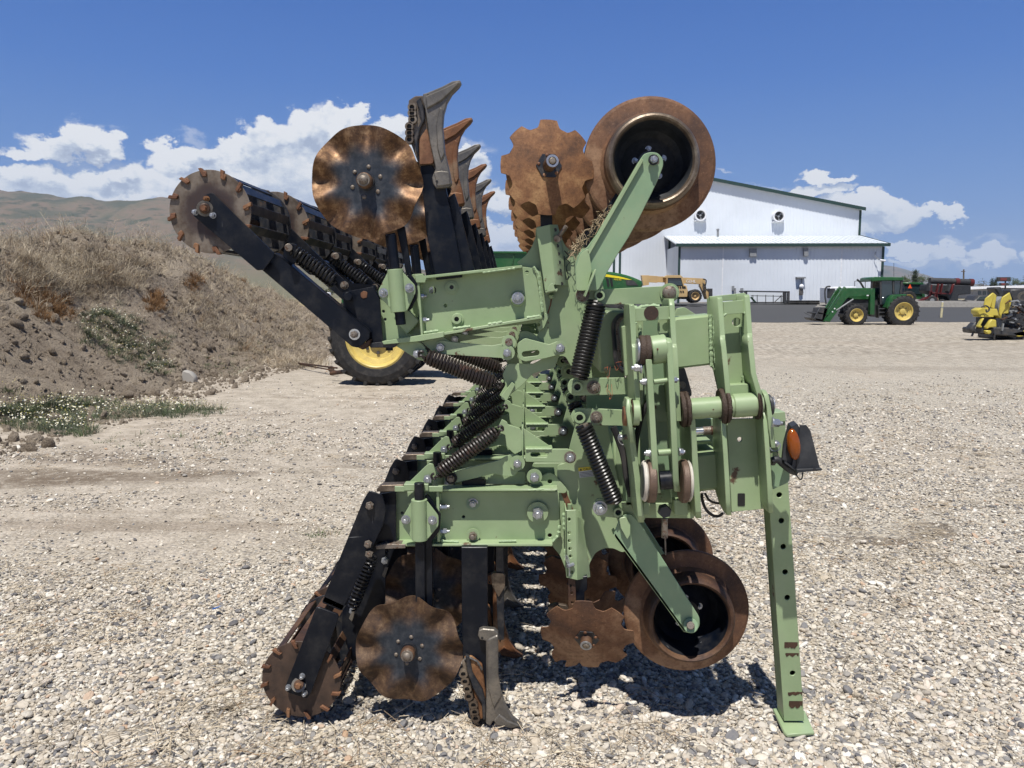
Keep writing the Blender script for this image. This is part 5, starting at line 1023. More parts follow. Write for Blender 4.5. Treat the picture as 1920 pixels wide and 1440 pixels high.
def tuft(seed, m, nb=16, h=.3, spread=.16, wd=.0035, bend=.5):
    rs = random.Random(seed); b = MB()
    for _ in range(nb):
        a = rs.uniform(0, 6.28); r0 = rs.uniform(0, spread*.35); hh_ = h*rs.uniform(.45, 1.1); lean = rs.uniform(.05, 1)*bend; p = Vector((math.cos(a)*r0, math.sin(a)*r0, 0)); w_ = wd*rs.uniform(.7, 1.5); tw = rs.uniform(0, 3.14); s_ = Vector((math.cos(tw), math.sin(tw), 0))*w_; vs_ = []
        for k in range(4):
            q = k/3; c = p+Vector((math.cos(a)*lean*hh_*q*q, math.sin(a)*lean*hh_*q*q, hh_*q*(1-.25*lean*q))); vs_ += [c-s_*(1-q*.8), c+s_*(1-q*.8)]
        b.add(vs_, [(2*k, 2*k+1, 2*k+3, 2*k+2) for k in range(3)], m)
    return proto(b, 'tuft')
def dead_stalk(seed):
    rs = random.Random(seed); b = MB(); L = rs.uniform(.35, .6); sweep(b, [Vector((0, 0, 0)), Vector((rs.uniform(-.05, .05), 0, L*.5)), Vector((rs.uniform(-.12, .12), rs.uniform(-.1, .1), L))], [.004, .003, .0015], 'dry_grass', 3, cap=False)
    for i in range(8): z = L*rs.uniform(.35, 1); a = rs.uniform(0, 6.28); q = Vector((0, 0, z)); sweep(b, [q, q+Vector((math.cos(a)*.06, math.sin(a)*.06, .05))], [.002, .001], 'dry_grass', 3, cap=False)
    return proto(b, 'stalk')
def bank_scatter():
    n = 30000; Yv = RNG.uniform(6.5, 36, n); X = RNG.uniform(-17, -5.6, n); vis = (X/Yv > -.80)&(X/Yv < -.12); X, Yv = X[vis], Yv[vis]; n = len(X)
    den = fbm(X*.55, Yv*.55, 4, 21); up = smst(bank(X, Yv), .7, 2.4)
    keep = RNG.random(n) < np.clip((den-.40)*3.2+up*.75, .03, 1)*np.where(bank(X, Yv) < .12, .25, 1); X, Yv, up = X[keep], Yv[keep], up[keep]; n = len(X)
    s_ = RNG.uniform(.55, 1.2, n)*(.55+.55*up); sc = np.stack([s_, s_, s_*RNG.uniform(.5, 1.1, n)], 1); ro = np.stack([RNG.normal(0, .3, n), RNG.normal(0, .3, n), RNG.random(n)*6.28], 1)
    pid = RNG.integers(0, 6, n); st = RNG.random(n) < .16*up; pid[st] = RNG.integers(6, 8, st.sum()); z = bank(X, Yv)-.02
    scatter('dry_grass', np.stack([X, Yv, z], 1), sc, ro, pid, [tuft(i, 'dry_grass', 18, .26, .2, .0042, 1.1) for i in range(3)]+[tuft(i+9, 'dry_grass', 12, .16, .3, .004, 1.9) for i in range(3)]+[dead_stalk(1), dead_stalk(2)], 'dry straw coloured grass on the dirt bank')
    # clods of soil
    n = 22000; Yv = RNG.uniform(6.8, 30, n); X = RNG.uniform(-14, -5.2, n); vis = (X/Yv > -.80)&(X/Yv < -.18); X, Yv = X[vis], Yv[vis]; n = len(X); r = np.clip(np.exp(RNG.normal(math.log(.020), .6, n)), .008, .12)
    zz = np.maximum(bank(X, Yv), terr(X, Yv))+r*.2; sc = np.stack([r*1.2, r, r*RNG.uniform(.8, 1.4, n)], 1); ro = RNG.random((n, 3))*6.28; pr = []
    for i in range(3): o = pebble(50+i); o.data.materials[0] = MATS['bank_soil']; pr.append(o)
    scatter('soil_clods', np.stack([X, Yv, zz], 1), sc, ro, RNG.integers(0, 3, n), pr, 'brown clods of dry soil on the bank')
    # rust brown dead weeds, daisies and green foliage in patches given by spots on the bank
    def hits(px, py):
        d = np.array([tuple(ray(a, c).normalized()) for a, c in zip(px, py)]); out = np.full((len(d), 3), np.nan); live = np.ones(len(d), bool)
        for k in range(60, 400, 2):
            p = np.array([0, 0, CH])+d*k*.1; i_ = np.where(live)[0]
            if not len(i_): break
            hz = np.maximum(bank(p[i_, 0], p[i_, 1]), terr(p[i_, 0], p[i_, 1])); h_ = p[i_, 2] < hz; out[i_[h_]] = p[i_[h_]]; out[i_[h_], 2] = hz[h_]; live[i_[h_]] = False
        return out[~np.isnan(out[:, 0])]
    def hit(px, py): return Vector(hits([px], [py])[0])
    def patch(name, polys, n, protos, label, smin, smax, weights=None):
        qx = []; qy = []
        for (cx, cy, rx, ry, fr_) in polys:
            for _ in range(int(n*fr_)): a = random.uniform(0, 6.28); q = math.sqrt(random.random())*random.uniform(.7, 1.12); qx.append(cx+math.cos(a)*rx*q); qy.append(cy+math.sin(a)*ry*q)
        pts = hits(qx, qy)
        m_ = len(pts); s_ = RNG.uniform(smin, smax, m_); scatter(name, pts-[0, 0, .01], np.stack([s_]*3, 1), np.stack([RNG.normal(0, .2, m_), RNG.normal(0, .2, m_), RNG.random(m_)*6.28], 1), RNG.choice(len(protos), m_, p=weights), protos, label)
    def daisy(seed, leaf, nf):
        rs = random.Random(seed); o = tuft(seed, leaf, 26, .11, .3, .0028, 1.6); b = MB()
        me = o.data; b.add([q.co.copy() for q in me.vertices], [tuple(p_.vertices) for p_ in me.polygons], leaf)
        for _ in range(nf):
            c = Vector((rs.uniform(-.11, .11), rs.uniform(-.11, .11), rs.uniform(.09, .17))); r_ = rs.uniform(.008, .0125); tl = Vector((rs.uniform(-.5, .5), rs.uniform(-.9, .1), 1)).normalized(); u, v, d_ = frame_of(tl)
            b.add([c]+[c+(u*math.cos(k*.785)+v*math.sin(k*.785))*r_*(1 if k % 2 else .8) for k in range(8)], [(0, 1+k, 1+(k+1) % 8) for k in range(8)], 'petal'); cyl(b, c, c+d_*.004, r_*.32, 'farm_yellow', n=6, smooth=False)
        return proto(b, 'daisy')
    patch('daisies', [(205, 625, 62, 40, .34), (250, 660, 60, 26, .2), (300, 650, 24, 18, .05), (300, 692, 36, 14, .08), (180, 600, 40, 12, .06), (170, 775, 165, 17, .44), (330, 772, 90, 13, .16), (80, 792, 90, 24, .30), (130, 812, 50, 10, .08), (15, 780, 30, 20, .06)], 760, [daisy(1, 'leaf_grey', 1), daisy(2, 'leaf_grey', 2), daisy(3, 'leaf_green', 1), daisy(4, 'leaf_grey', 0), daisy(5, 'leaf_green', 4), tuft(77, 'dry_grass', 20, .12, .3, .003, 1.8)], 'green mats of small white daisies on the toe of the bank', .7, 1.3, [.22, .16, .18, .14, .12, .18])
    patch('rusty_weeds', [(100, 585, 40, 26, .3), (60, 560, 34, 18, .2), (290, 575, 16, 24, .2), (475, 520, 36, 16, .3), (365, 540, 20, 16, .1)], 330, [tuft(70+i, 'weed_rust', 26, .16, .3, .004, 1.2) for i in range(3)], 'rust brown dead weeds on the bank', .7, 1.3)
    patch('pale_weeds', [(150, 520, 150, 50, .5), (560, 600, 40, 50, .15), (500, 660, 80, 25, .1), (560, 685, 60, 10, .1), (430, 600, 120, 60, .2)], 900, [tuft(80+i, 'dry_grass', 22, .22, .4, .003, 1.8) for i in range(3)], 'pale tangled dead weeds on the bank', .8, 1.5)
    patch('sparse_weeds', [(420, 690, 70, 16, .4), (480, 655, 60, 14, .3), (360, 830, 190, 20, .15), (620, 1350, 60, 20, .02)], 260, [tuft(90+i, 'leaf_green', 12, .07, .2, .003, 1.6) for i in range(2)]+[tuft(95, 'dry_grass', 12, .09, .3, .003, 1.9)], 'sparse low weeds in the dust', .6, 1.1)
    n = 2600; Yv = 2.3*np.exp(RNG.random(n)*math.log(14/2.3)); X = (-.72+1.4*RNG.random(n))*Yv; kk = RNG.random(n) < smst(fbm(X*.8, Yv*.8, 4, 55), .44, .62)*.9+.06; X, Yv = X[kk], Yv[kk]; n = len(X)
    def straws(seed):
        rs = random.Random(seed); b = MB()
        for _ in range(5):
            a = rs.uniform(0, 6.28); L = rs.uniform(.02, .07); c = Vector((rs.uniform(-.05, .05), rs.uniform(-.05, .05), rs.uniform(.004, .02))); d_ = Vector((math.cos(a), math.sin(a), rs.uniform(-.1, .25)))*L; sweep(b, [c-d_, c+Vector((0, 0, rs.uniform(0, .01))), c+d_], .0011, 'dry_grass', 3, cap=False)
        return proto(b, 'straw')
    scatter('loose_straw', np.stack([X, Yv, terr(X, Yv)+.012], 1), np.stack([RNG.uniform(.7, 1.3, n)]*3, 1), np.stack([np.zeros(n), np.zeros(n), RNG.random(n)*6.28], 1), RNG.integers(0, 3, n), [straws(i) for i in range(3)], 'bits of dry straw lying on the gravel')
    q = G(408, 1150); b = MB(); rs = random.Random(3)
    paint('blue_plastic', (.02, .12, .42), .4)
    for i in range(3): c = q+Vector((rs.uniform(-.015, .015), rs.uniform(-.01, .01), .022+i*.004)); prism(b, [c+Vector((-.02, -.006, 0)), c+Vector((.0, -.012, .004)), c+Vector((.02, .0, .012)), c+Vector((.004, .012, .002))], Vector((0, 0, .003)), 'blue_plastic', .001)
    b.build('plastic_scrap', label='small crumpled scrap of blue plastic on the gravel', cat='litter')
    p = hit(352, 718); b = MB(); prism(b, [p+Vector(q) for q in ((-.10, 0, -.04), (.13, 0, -.04), (.14, 0, .10), (.05, 0, .20), (-.09, 0, .24), (-.12, 0, .12))], Vector((0, .16, 0)), 'concrete', .025); b.build('rock', label='pale angular stone block lying at the toe of the bank', cat='rock')
    p = hit(241, 748); b = MB(); q_ = pebble(99); b.add([v_.co*.12+p+Vector((0, 0, .07)) for v_ in q_.data.vertices], [tuple(f_.vertices) for f_ in q_.data.polygons], 'bank_soil', True); b.build('rock', label='brown clod above the white daisies, left of the pale stone', cat='rock')
bank_scatter()
# ================================================================== background: building, machines, trees
def pp(pts, Y, D, m, b, bev=.01): prism(b, [P(x, y, Y) for x, y in pts], Vector((0, D, 0)), m, bev)
def pbar(b, x0, y0, x1, y1, Y, wpx, D, m, bev=.005): beam(b, P(x0, y0, Y), P(x1, y1, Y), wpx*M(Y), D, m, bev)
def part(parent, name, fn, org=None, **k):
    b = MB(); fn(b); return b.build(name, parent, org, **k)
def wheel(parent, px, py, Y, rpx, rimpx, Wd=.5, rim_m='rim_yellow', lugs=22, name='wheel', flip=False):
    c = P(px, py, Y); r = rpx*M(Y, px, py); ri = rimpx*M(Y, px, py); b = MB()
    lathe(b, c, [(ri, .03), (ri*1.04, .0), (r*.80, -.01), (r*.92, .02), (r*.97, .07), (r*.975, Wd-.07), (r*.92, Wd-.02), (r*.8, Wd+.01), (ri, Wd-.03)], 'rubber', 64, (0, 1, 0))
    for i in range(lugs):
        for h in (0, 1):
            a = 2*math.pi*(i+.5*h)/lugs; a2 = a+.16; y0, y1 = (.015, Wd*.52) if h == 0 else (Wd-.015, Wd*.48); vs_ = []
            for aa, yy in ((a, y0), (a2, y1)):
                for da, rr_ in ((-.035, r*.93), (.035, r*.93), (.03, r*1.012), (-.03, r*1.012)):
                    vs_.append(c+Vector((math.cos(aa+da)*rr_, yy, math.sin(aa+da)*rr_)))
            b.add(vs_, [(0, 1, 2, 3), (4, 5, 6, 7), (0, 1, 5, 4), (1, 2, 6, 5), (2, 3, 7, 6), (3, 0, 4, 7)], 'rubber')
    w_ = b.build(name, parent, c); b = MB()
    lathe(b, c, [(ri*1.03, .012), (ri*.97, .0), (ri*.93, .02), (ri*.88, .10), (ri*.72, .13), (ri*.70, .17), (ri*.34, .20), (ri*.30, .12), (ri*.12, .10), (.005, .10)], rim_m, 40, (0, 1, 0))
    lathe(b, c, [(ri*1.03, Wd-.012), (ri*.97, Wd), (ri*.9, Wd-.03), (ri*.6, Wd-.15), (.005, Wd-.15)], rim_m, 32, (0, 1, 0))
    for i in range(8): a = i*math.pi/4; q = c+Vector((math.cos(a)*ri*.5, .182, math.sin(a)*ri*.5)); cyl(b, q, q-Vector((0, .03, 0)), ri*.055, 'steel_dark', n=8)
    b.build('rim', w_, c); return w_
# ------------------------------------------------------------------ white shed
BY, FY = 71.8, 66.2; gz = 1.12
BLD = empty('metal_building', (P(1450, 560, FY).x, FY, gz), 'large white ribbed metal building with dark green roof edge behind the yard', 'building')
def X(px, Y): return P(px, 500, Y).x
xr, xl_ = X(1607, BY), X(1007, BY); zr = P(1607, 392, BY).z; zp = P(1307, 335, BY).z+.1; xm = (xr+xl_)/2
def f(b):
    prism(b, [(xl_, BY, gz-.5), (xr, BY, gz-.5), (xr, BY, zr), (xm, BY, zp), (xl_, BY, zr)], Vector((0, 40, 0)), 'siding')
    x = xl_+.15
    while x < xr:
        zt = zr+(zp-zr)*(1-abs(x-xm)/(xr-xm))-.15; box(b, (x, BY-.035, gz-.4), (x+.10, BY+.01, zt), 'siding'); x += .305
part(BLD, 'wall', f)
def f(b):
    for xa, za, xb, zb in ((xm, zp, xr+.35, zr-.06), (xm, zp, xl_-.35, zr-.06)): prism(b, [(xa, BY-.35, za+.04), (xb, BY-.35, zb+.04), (xb, BY-.35, zb+.16), (xa, BY-.35, za+.16)], Vector((0, 41, 0)), 'roof_white')
part(BLD, 'roof', f)
def f(b):
    for xa, za, xb, zb in ((xm, zp, xr+.37, zr-.06), (xm, zp, xl_-.37, zr-.06)): prism(b, [(xa, BY-.42, za-.12), (xb, BY-.42, zb-.12), (xb, BY-.42, zb+.17), (xa, BY-.42, za+.17)], Vector((0, .07, 0)), 'trim_green')
    for x in (xr-.06, X(1252, BY), X(1160, BY), X(1149, BY)): box(b, (x, BY-.08, gz), (x+.2, BY-.037, zr-.1 if x > xr-1 else P(1252, 445, BY).z), 'trim_green')
part(BLD, 'roof_trim', f)
fx0, fx1 = X(1272, FY), X(1655, FY); fz = P(1460, 460, FY).z; bz = P(1460, 444, BY).z
def f(b):
    prism(b, [(fx0, FY, gz-.6), (fx1, FY, gz-.6), (fx1, FY, fz), (fx0, FY, fz)], Vector((0, BY-FY-.04, 0)), 'siding'); x = fx0+.12
    while x < fx1-.1: box(b, (x, FY-.035, gz-.4), (x+.10, FY+.01, fz-.05), 'siding'); x += .305
    for px in (1354, 1576): box(b, (X(px, FY), FY-.06, gz-.3), (X(px, FY)+.09, FY-.036, fz-.05), 'white')
    box(b, (fx0, FY-.05, gz-.6), (fx1, FY-.037, gz+.12), 'concrete')
part(BLD, 'lean_to_wall', f)
def f(b):
    prism(b, [(fx0-.3, FY-.4, fz+.02), (fx1+.3, FY-.4, fz+.02), (fx1+.3, BY-.05, bz), (fx0-.3, BY-.05, bz)], Vector((0, 0, .10)), 'roof_white')
    for i in range(40): x = fx0-.2+i*(fx1-fx0+.4)/40; prism(b, [(x, FY-.38, fz+.125), (x+.05, FY-.38, fz+.125), (x+.05, BY-.06, bz+.105), (x, BY-.06, bz+.105)], Vector((0, 0, .05)), 'roof_white')
part(BLD, 'lean_to_roof', f)
def f(b):
    box(b, (fx0-.32, FY-.48, fz-.12), (fx1+.32, FY-.41, fz+.14), 'trim_green'); box(b, (fx0-.05, FY-.09, gz-.4), (fx0+.14, FY-.04, fz-.12), 'trim_green'); box(b, (fx1-.14, FY-.09, gz-.4), (fx1+.05, FY-.04, fz-.12), 'trim_green')
    prism(b, [(fx1+.33, FY-.4, fz-.1), (fx1+.33, BY-.05, bz-.1), (fx1+.33, BY-.05, bz+.14), (fx1+.33, FY-.4, fz+.14)], Vector((.06, 0, 0)), 'trim_green')
part(BLD, 'lean_to_trim', f)
part(BLD, 'door', lambda b: (box(b, (fx0-.06, FY+2.0, gz-.3), (fx0+.02, FY+3.4, gz+2.3), 'ink'), box(b, (fx0-.09, FY+1.9, gz-.3), (fx0-.062, FY+2.0, gz+2.4), 'trim_green'), box(b, (fx0-.09, FY+3.4, gz-.3), (fx0-.062, FY+3.5, gz+2.4), 'trim_green')))
for px, py in ((1314, 403), (1461, 405)):
    def f(b):
        c = P(px, py, BY-.5); r = 10.5*M(BY); ring(b, c, c+Vector((0, .5, 0)), r, r*.78, 'white', 32); cyl(b, c+Vector((0, .30, 0)), c+Vector((0, .32, 0)), r*.78, 'steel_dark', n=24); cyl(b, c+Vector((0, .16, 0)), c+Vector((0, .3, 0)), r*.2, 'trim_grey', n=12)
        for i in range(3): a = i*2.09+.5; prism(b, [c+Vector((math.cos(a)*r*.7, .2, math.sin(a)*r*.7)), c+Vector((math.cos(a+.5)*r*.7, .26, math.sin(a+.5)*r*.7)), c+Vector((0, .22, 0))], Vector((0, .02, 0)), 'trim_grey')
        prism(b, [c+Vector((-r, .1, -r*1.02)), c+Vector((r, .1, -r*1.02)), c+Vector((r*.8, .1, -r*.8)), c+Vector((-r*.8, .1, -r*.8))], Vector((0, .4, 0)), 'white')
    part(BLD, 'exhaust_fan', f)
part(BLD, 'vent', lambda b: pp([(1406, 466), (1419, 466), (1419, 481), (1406, 481)], FY-.25, .22, 'trim_grey', b)); part(BLD, 'vent', lambda b: pp([(1508, 465), (1516, 465), (1516, 480), (1508, 480)], FY-.3, .26, 'trim_grey', b))
part(BLD, 'roof_pipe', lambda b: (cyl(b, P(1346, 444, 69), P(1346, 432, 69), .10, 'trim_grey', n=12), cyl(b, P(1346, 432, 69), P(1346, 429, 69), .14, 'trim_grey', n=12)))
def f(b):
    pp([(1494, 519), (1511, 519), (1511, 522), (1494, 522)], FY-.4, .36, 'trim_grey', b); cyl(b, P(1503, 522, FY-.15), P(1503, 553, FY-.15), .05, 'trim_grey', n=8); pp([(1499, 538), (1506, 538), (1506, 553), (1499, 553)], FY-.2, .15, 'knife_grey', b); dome(b, P(1503, 537, FY-.2), .2, 'white')
part(BLD, 'gas_meter', f)
for x0, y0, x1, y1 in ((1373, 536, 1377, 545), (1389, 540, 1394, 548), (1376, 540, 1380, 551)): part(BLD, 'wall_box', lambda b: pp([(x0, y0), (x1, y0), (x1, y1), (x0, y1)], FY-.2, .16, 'trim_grey', b))
part(BLD, 'security_camera', lambda b: (sweep(b, [P(1642, 472, FY-.1), P(1640, 480, FY-.2), P(1648, 486, FY-.4), P(1655, 488, FY-.5)], .03, 'trim_grey', 5), cyl(b, P(1650, 488, FY-.5), P(1660, 489, FY-.5), .09, 'white', n=10)))
# ------------------------------------------------------------------ telehandler
TH = empty('telehandler', (P(1270, 560, 62).x, 62, gz), 'yellow telescopic handler with boom lowered in front of the white wall', 'telehandler')
Yt = 61.5; tzz = lambda px: P(px, 567, Yt)
wheel(TH, 1304, 555, Yt, 12.6, 7.6, .45, 'tele_yellow', 16); wheel(TH, 1299, 556, Yt+1.7, 12.2, 7.4, .45, 'tele_yellow', 16); wheel(TH, 1228, 555, Yt, 12.6, 7.6, .45, 'tele_yellow', 16); wheel(TH, 1224, 556, Yt+1.7, 12.2, 7.4, .45, 'tele_yellow', 16)
part(TH, 'boom', lambda b: (pp([(1205, 518), (1217, 517), (1234, 518), (1318, 522), (1321, 531), (1316, 533), (1234, 529), (1216, 528), (1207, 532)], Yt+.9, .5, 'tele_yellow', b), pp([(1203, 516), (1217, 516), (1217, 534), (1206, 536)], Yt+.8, .7, 'tele_yellow', b), pp([(1216, 516.5), (1233, 517.5), (1233, 530), (1216, 529)], Yt+.85, .6, 'tele_yellow', b)))
part(TH, 'lettering', lambda b: text_into(b, 'GEHL', P(1286, 529.6, Yt+.88), 5.6*M(Yt), 'white', R(-2), .004))
part(TH, 'cab', lambda b: (pp([(1246, 519), (1252, 516), (1276, 516), (1280, 519), (1280, 521), (1246, 521)], Yt+.1, .8, 'tele_yellow', b), pp([(1250, 521), (1252, 521), (1252, 540), (1249, 540)], Yt+.1, .8, 'tele_yellow', b), pp([(1277, 521), (1279, 521), (1284, 537), (1281, 537)], Yt+.1, .8, 'tele_yellow', b), pp([(1252, 522), (1277, 522), (1281, 537), (1252, 537)], Yt+.2, .6, 'glass_dark', b)))
def f(b):
    pp([(1215, 540), (1268, 534), (1287, 535), (1290, 545), (1289, 557), (1268, 557), (1215, 557)], Yt+.2, 1.7, 'tele_yellow', b, .03)
    for y, x0 in ((537, 1270), (545, 1271)):
        for i in range(4-(y > 540)): pp([(x0+i*4.2, y), (x0+2.6+i*4.2, y), (x0+3.4+i*4.2, y+3.6), (x0+.8+i*4.2, y+3.6)], Yt+.17, .04, 'ink', b, .002)
    pp([(1240, 557), (1290, 557), (1290, 561), (1240, 560)], Yt+.5, 1.2, 'steel_dark', b)
part(TH, 'body', f)
part(TH, 'fork_carriage', lambda b: (pp([(1315, 523), (1322, 525), (1325, 545), (1333, 553), (1335, 557), (1324, 561), (1319, 548), (1313, 536)], Yt+.8, .7, 'tele_yellow', b), pp([(1329, 541), (1336, 541), (1336, 557), (1329, 557)], Yt+.7, .9, 'steel_dark', b), pbar(b, 1318, 530, 1325, 560, Yt+.6, 1.2, .1, 'steel_dark'), sweep(b, catmull([P(x, y, Yt+.6) for x, y in ((1318, 523), (1324, 526), (1322, 538), (1318, 548))], 4), .05, 'rubber', 6)))
# racks and pallets in front of the lean-to
zq = float(terr(20, 64)); Yr = 63.6
def f(b):
    for a in ((1398, 546, 1481, 547.5), (1400, 572, 1481, 571)): pbar(b, *a, Yr, 2.4, .12, 'steel_dark')
    for x, w_ in ((1400, 2.5), (1473, 3.4), (1480, 2)): pbar(b, x, 546, x-.5, 572, Yr, w_, .12, 'steel_dark'); pbar(b, x-3, 546, x-3.5, 571, Yr+2, w_, .12, 'steel_dark')
    pbar(b, 1396, 546, 1478, 547, Yr+2, 2, .12, 'steel_dark'); pbar(b, 1400, 570, 1478, 570, Yr+2, 2, .12, 'steel_dark')
    for x, y in ((1400, 546), (1479, 547), (1400, 571), (1479, 571)): q = P(x, y, Yr); box(b, (q.x-.05, Yr+.02, q.z-.05), (q.x+.05, Yr+2.1, q.z+.05), 'steel_dark')
b = MB(); f(b); b.build('steel_rack', label='long dark steel frame rack standing against the white lean-to', cat='rack')
b = MB()
for a in ((1408, 554.5, 1470, 555.5, 1.2), (1408, 567, 1470, 567, 1.4)): pbar(b, *a[:4], Yr+.9, a[4], .08, 'steel_dark')
for x in (1412, 1420, 1436, 1450, 1465, 1469): pbar(b, x, 553, x, 569, Yr+.9, 1, .08, 'steel_dark')
pbar(b, 1453, 566, 1464, 556, Yr+.9, 1.2, .08, 'steel_dark'); pbar(b, 1417, 567, 1408, 557, Yr+.9, 3, .08, 'farm_dark'); b.build('steel_cage', label='low open frame of thin bars inside the long steel rack', cat='frame')
for i, x0 in enumerate((1481.5, 1500, 1519)):
    b = MB()
    for k in range(3):
        y1 = 573.5-k*3.6
        for yy in (y1-3.0, y1-.7): pp([(x0, yy), (x0+18, yy), (x0+18, yy+.9), (x0, yy+.9)], Yr, 1.1, 'ink', b, .004)
        for xx in (x0, x0+8, x0+16): pp([(xx, y1-2.2), (xx+2.2, y1-2.2), (xx+2.2, y1-.6), (xx, y1-.6)], Yr+.02, 1.06, 'steel_dark', b, .004)
    b.build('pallet_stack', label=('stack of black pallets right beside the steel rack', 'middle stack of black pallets below the gas meter', 'black pallet stack nearest the loader tractor')[i], cat='pallets', group='stacks of black pallets along the wall')
# white tank truck glimpsed behind the loader
b = MB(); b2 = empty('tank_trailer', (P(1585, 570, 60).x, 60, float(terr(25, 60))), 'white trailer with a dark end panel behind the loader tractor', 'trailer')
part(b2, 'body', lambda b: pp([(1557, 538), (1606, 537), (1606, 568), (1557, 568)], 60.3, 2.2, 'white', b, .05)); part(b2, 'end_panel', lambda b: pp([(1552, 541), (1566, 541), (1566, 559), (1552, 559)], 60.1, .15, 'steel_dark', b, .02))
part(b2, 'pipe', lambda b: sweep(b, catmull([P(x, y, 60) for x, y in ((1549, 570), (1547, 556), (1547, 544), (1550, 538), (1557, 537))], 5), .06, 'steel_dark', 8)); part(b2, 'wheel', lambda b: (cyl(b, P(1590, 570, 60.1), P(1590, 570, 60.5), .42, 'rubber', n=24)))
b = MB()
for a in ((1603, 527, 1624, 528), (1603, 527, 1603, 541), (1623, 528, 1623, 544)): pbar(b, *a, 62.5, 1.1, .08, 'trim_grey')
b.build('pipe_frame', label='thin grey pipe frame standing above the loader tractor hood', cat='frame')
# ------------------------------------------------------------------ loader tractor
Yq = 45.6; LT = empty('loader_tractor', (P(1640, 610, 46.5).x, 46.5, 0), 'green tractor with front loader and yellow rims parked on the gravel edge', 'tractor')
wheel(LT, 1695, 584, Yq, 30, 17, .55, lugs=22); wheel(LT, 1688, 583, Yq+1.7, 29, 17, .55, lugs=22); wheel(LT, 1606.5, 591, Yq, 21.3, 12.4, .42, lugs=20); wheel(LT, 1598, 589, Yq+1.7, 20.6, 12.4, .42, lugs=20)
part(LT, 'hood', lambda b: pp([(1583, 543), (1590, 540), (1636, 540), (1638, 562), (1600, 562), (1584, 556)], Yq+.75, .85, 'farm_green', b, .04)); part(LT, 'frame', lambda b: (pp([(1588, 560), (1668, 560), (1690, 572), (1690, 592), (1640, 594), (1620, 588), (1590, 585)], Yq+.85, .7, 'steel_dark', b, .03), pp([(1590, 589), (1612, 589), (1612, 595), (1590, 595)], Yq+.4, 1.5, 'steel_dark', b), pp([(1686, 580), (1704, 580), (1704, 590), (1686, 590)], Yq+.5, 1.4, 'steel_dark', b)))
def f(b):
    pp([(1634, 521), (1640, 519), (1694, 520), (1696, 522), (1694, 526), (1656, 526), (1634, 528)], Yq+.35, 1.6, 'farm_green', b, .03)
    for q in ([(1633.5, 524), (1637, 522), (1636, 541), (1633, 541)], [(1650, 525), (1653, 525), (1653, 572), (1650, 570)], [(1674, 526), (1677, 526), (1677, 552), (1674, 552)], [(1690, 526), (1694, 526), (1690, 552), (1687, 552)]): pp(q, Yq+.4, .08, 'steel_dark', b); pp(q, Yq+1.8, .08, 'steel_dark', b)
    pp([(1653, 570), (1662, 572), (1668, 562), (1650, 560)], Yq+.5, .5, 'steel_dark', b)
part(LT, 'cab_frame', f); part(LT, 'cab_glass', lambda b: (pp([(1653, 526), (1674, 526), (1674, 552), (1668, 560), (1660, 571), (1653, 570)], Yq+.46, 1.3, 'glass_dark', b, .005), pp([(1677, 526), (1690, 526), (1687, 552), (1677, 552)], Yq+.46, 1.3, 'glass_dark', b, .005)))
part(LT, 'fender', lambda b: pp([(1662, 577), (1668, 560), (1675, 553), (1699, 551.5), (1702, 555), (1688, 557), (1677, 563), (1668, 580)], Yq+.05, .6, 'farm_green', b, .03)); part(LT, 'steps', lambda b: [pp([(1648, y), (1659, y), (1659, y+1.5), (1648, y+1.5)], Yq+.1, .4, 'steel_dark', b) for y in (578, 585, 592)]+[pbar(b, 1648, 572, 1648, 596, Yq+.1, 1.2, .4, 'steel_dark')])
part(LT, 'exhaust', lambda b: sweep(b, [P(1620, 541, Yq+1.0), P(1613, 529, Yq+1.0), P(1607, 524, Yq+1.0)], .06, 'steel_dark', 8)); part(LT, 'seat_panel', lambda b: pp([(1654, 557), (1662, 557), (1662, 568), (1654, 568)], Yq+.44, .02, 'glass_dark', b))
for dy, dx in ((.1, 0), (1.75, -9)):
    part(LT, 'loader_arm', lambda b: (pp([(1636+dx, 541), (1637+dx, 552), (1604+dx, 557), (1593+dx, 556), (1586+dx, 562), (1556+dx, 604), (1546+dx, 602), (1574+dx, 558), (1579+dx, 543), (1584+dx, 537), (1588+dx, 541)], Yq+dy, .18, 'farm_green', b, .02), pbar(b, 1551+dx, 590, 1578+dx, 545, Yq+dy-.02, 3.4, .14, 'farm_green'), pp([(1633+dx, 541), (1641+dx, 541), (1640+dx, 590), (1631+dx, 590)], Yq+dy-.02, .3, 'farm_green', b, .02)))
for dy, dx in ((.12, 0), (1.77, -9)): part(LT, 'loader_cylinder', lambda b: cyl(b, P(1600+dx, 561, Yq+dy), P(1568+dx, 582, Yq+dy), .045, 'trim_grey', n=10))
part(LT, 'reflector', lambda b: [cyl(b, P(x, y, Yq+.07), P(x, y, Yq+.1), 1.3*M(Yq), 'white', n=12) for x, y in ((1565, 578.5), (1561, 584.5))]+[pp([(1625, 553), (1629, 553), (1629, 555), (1625, 555)], Yq+.1, .03, 'white', b, .002)])
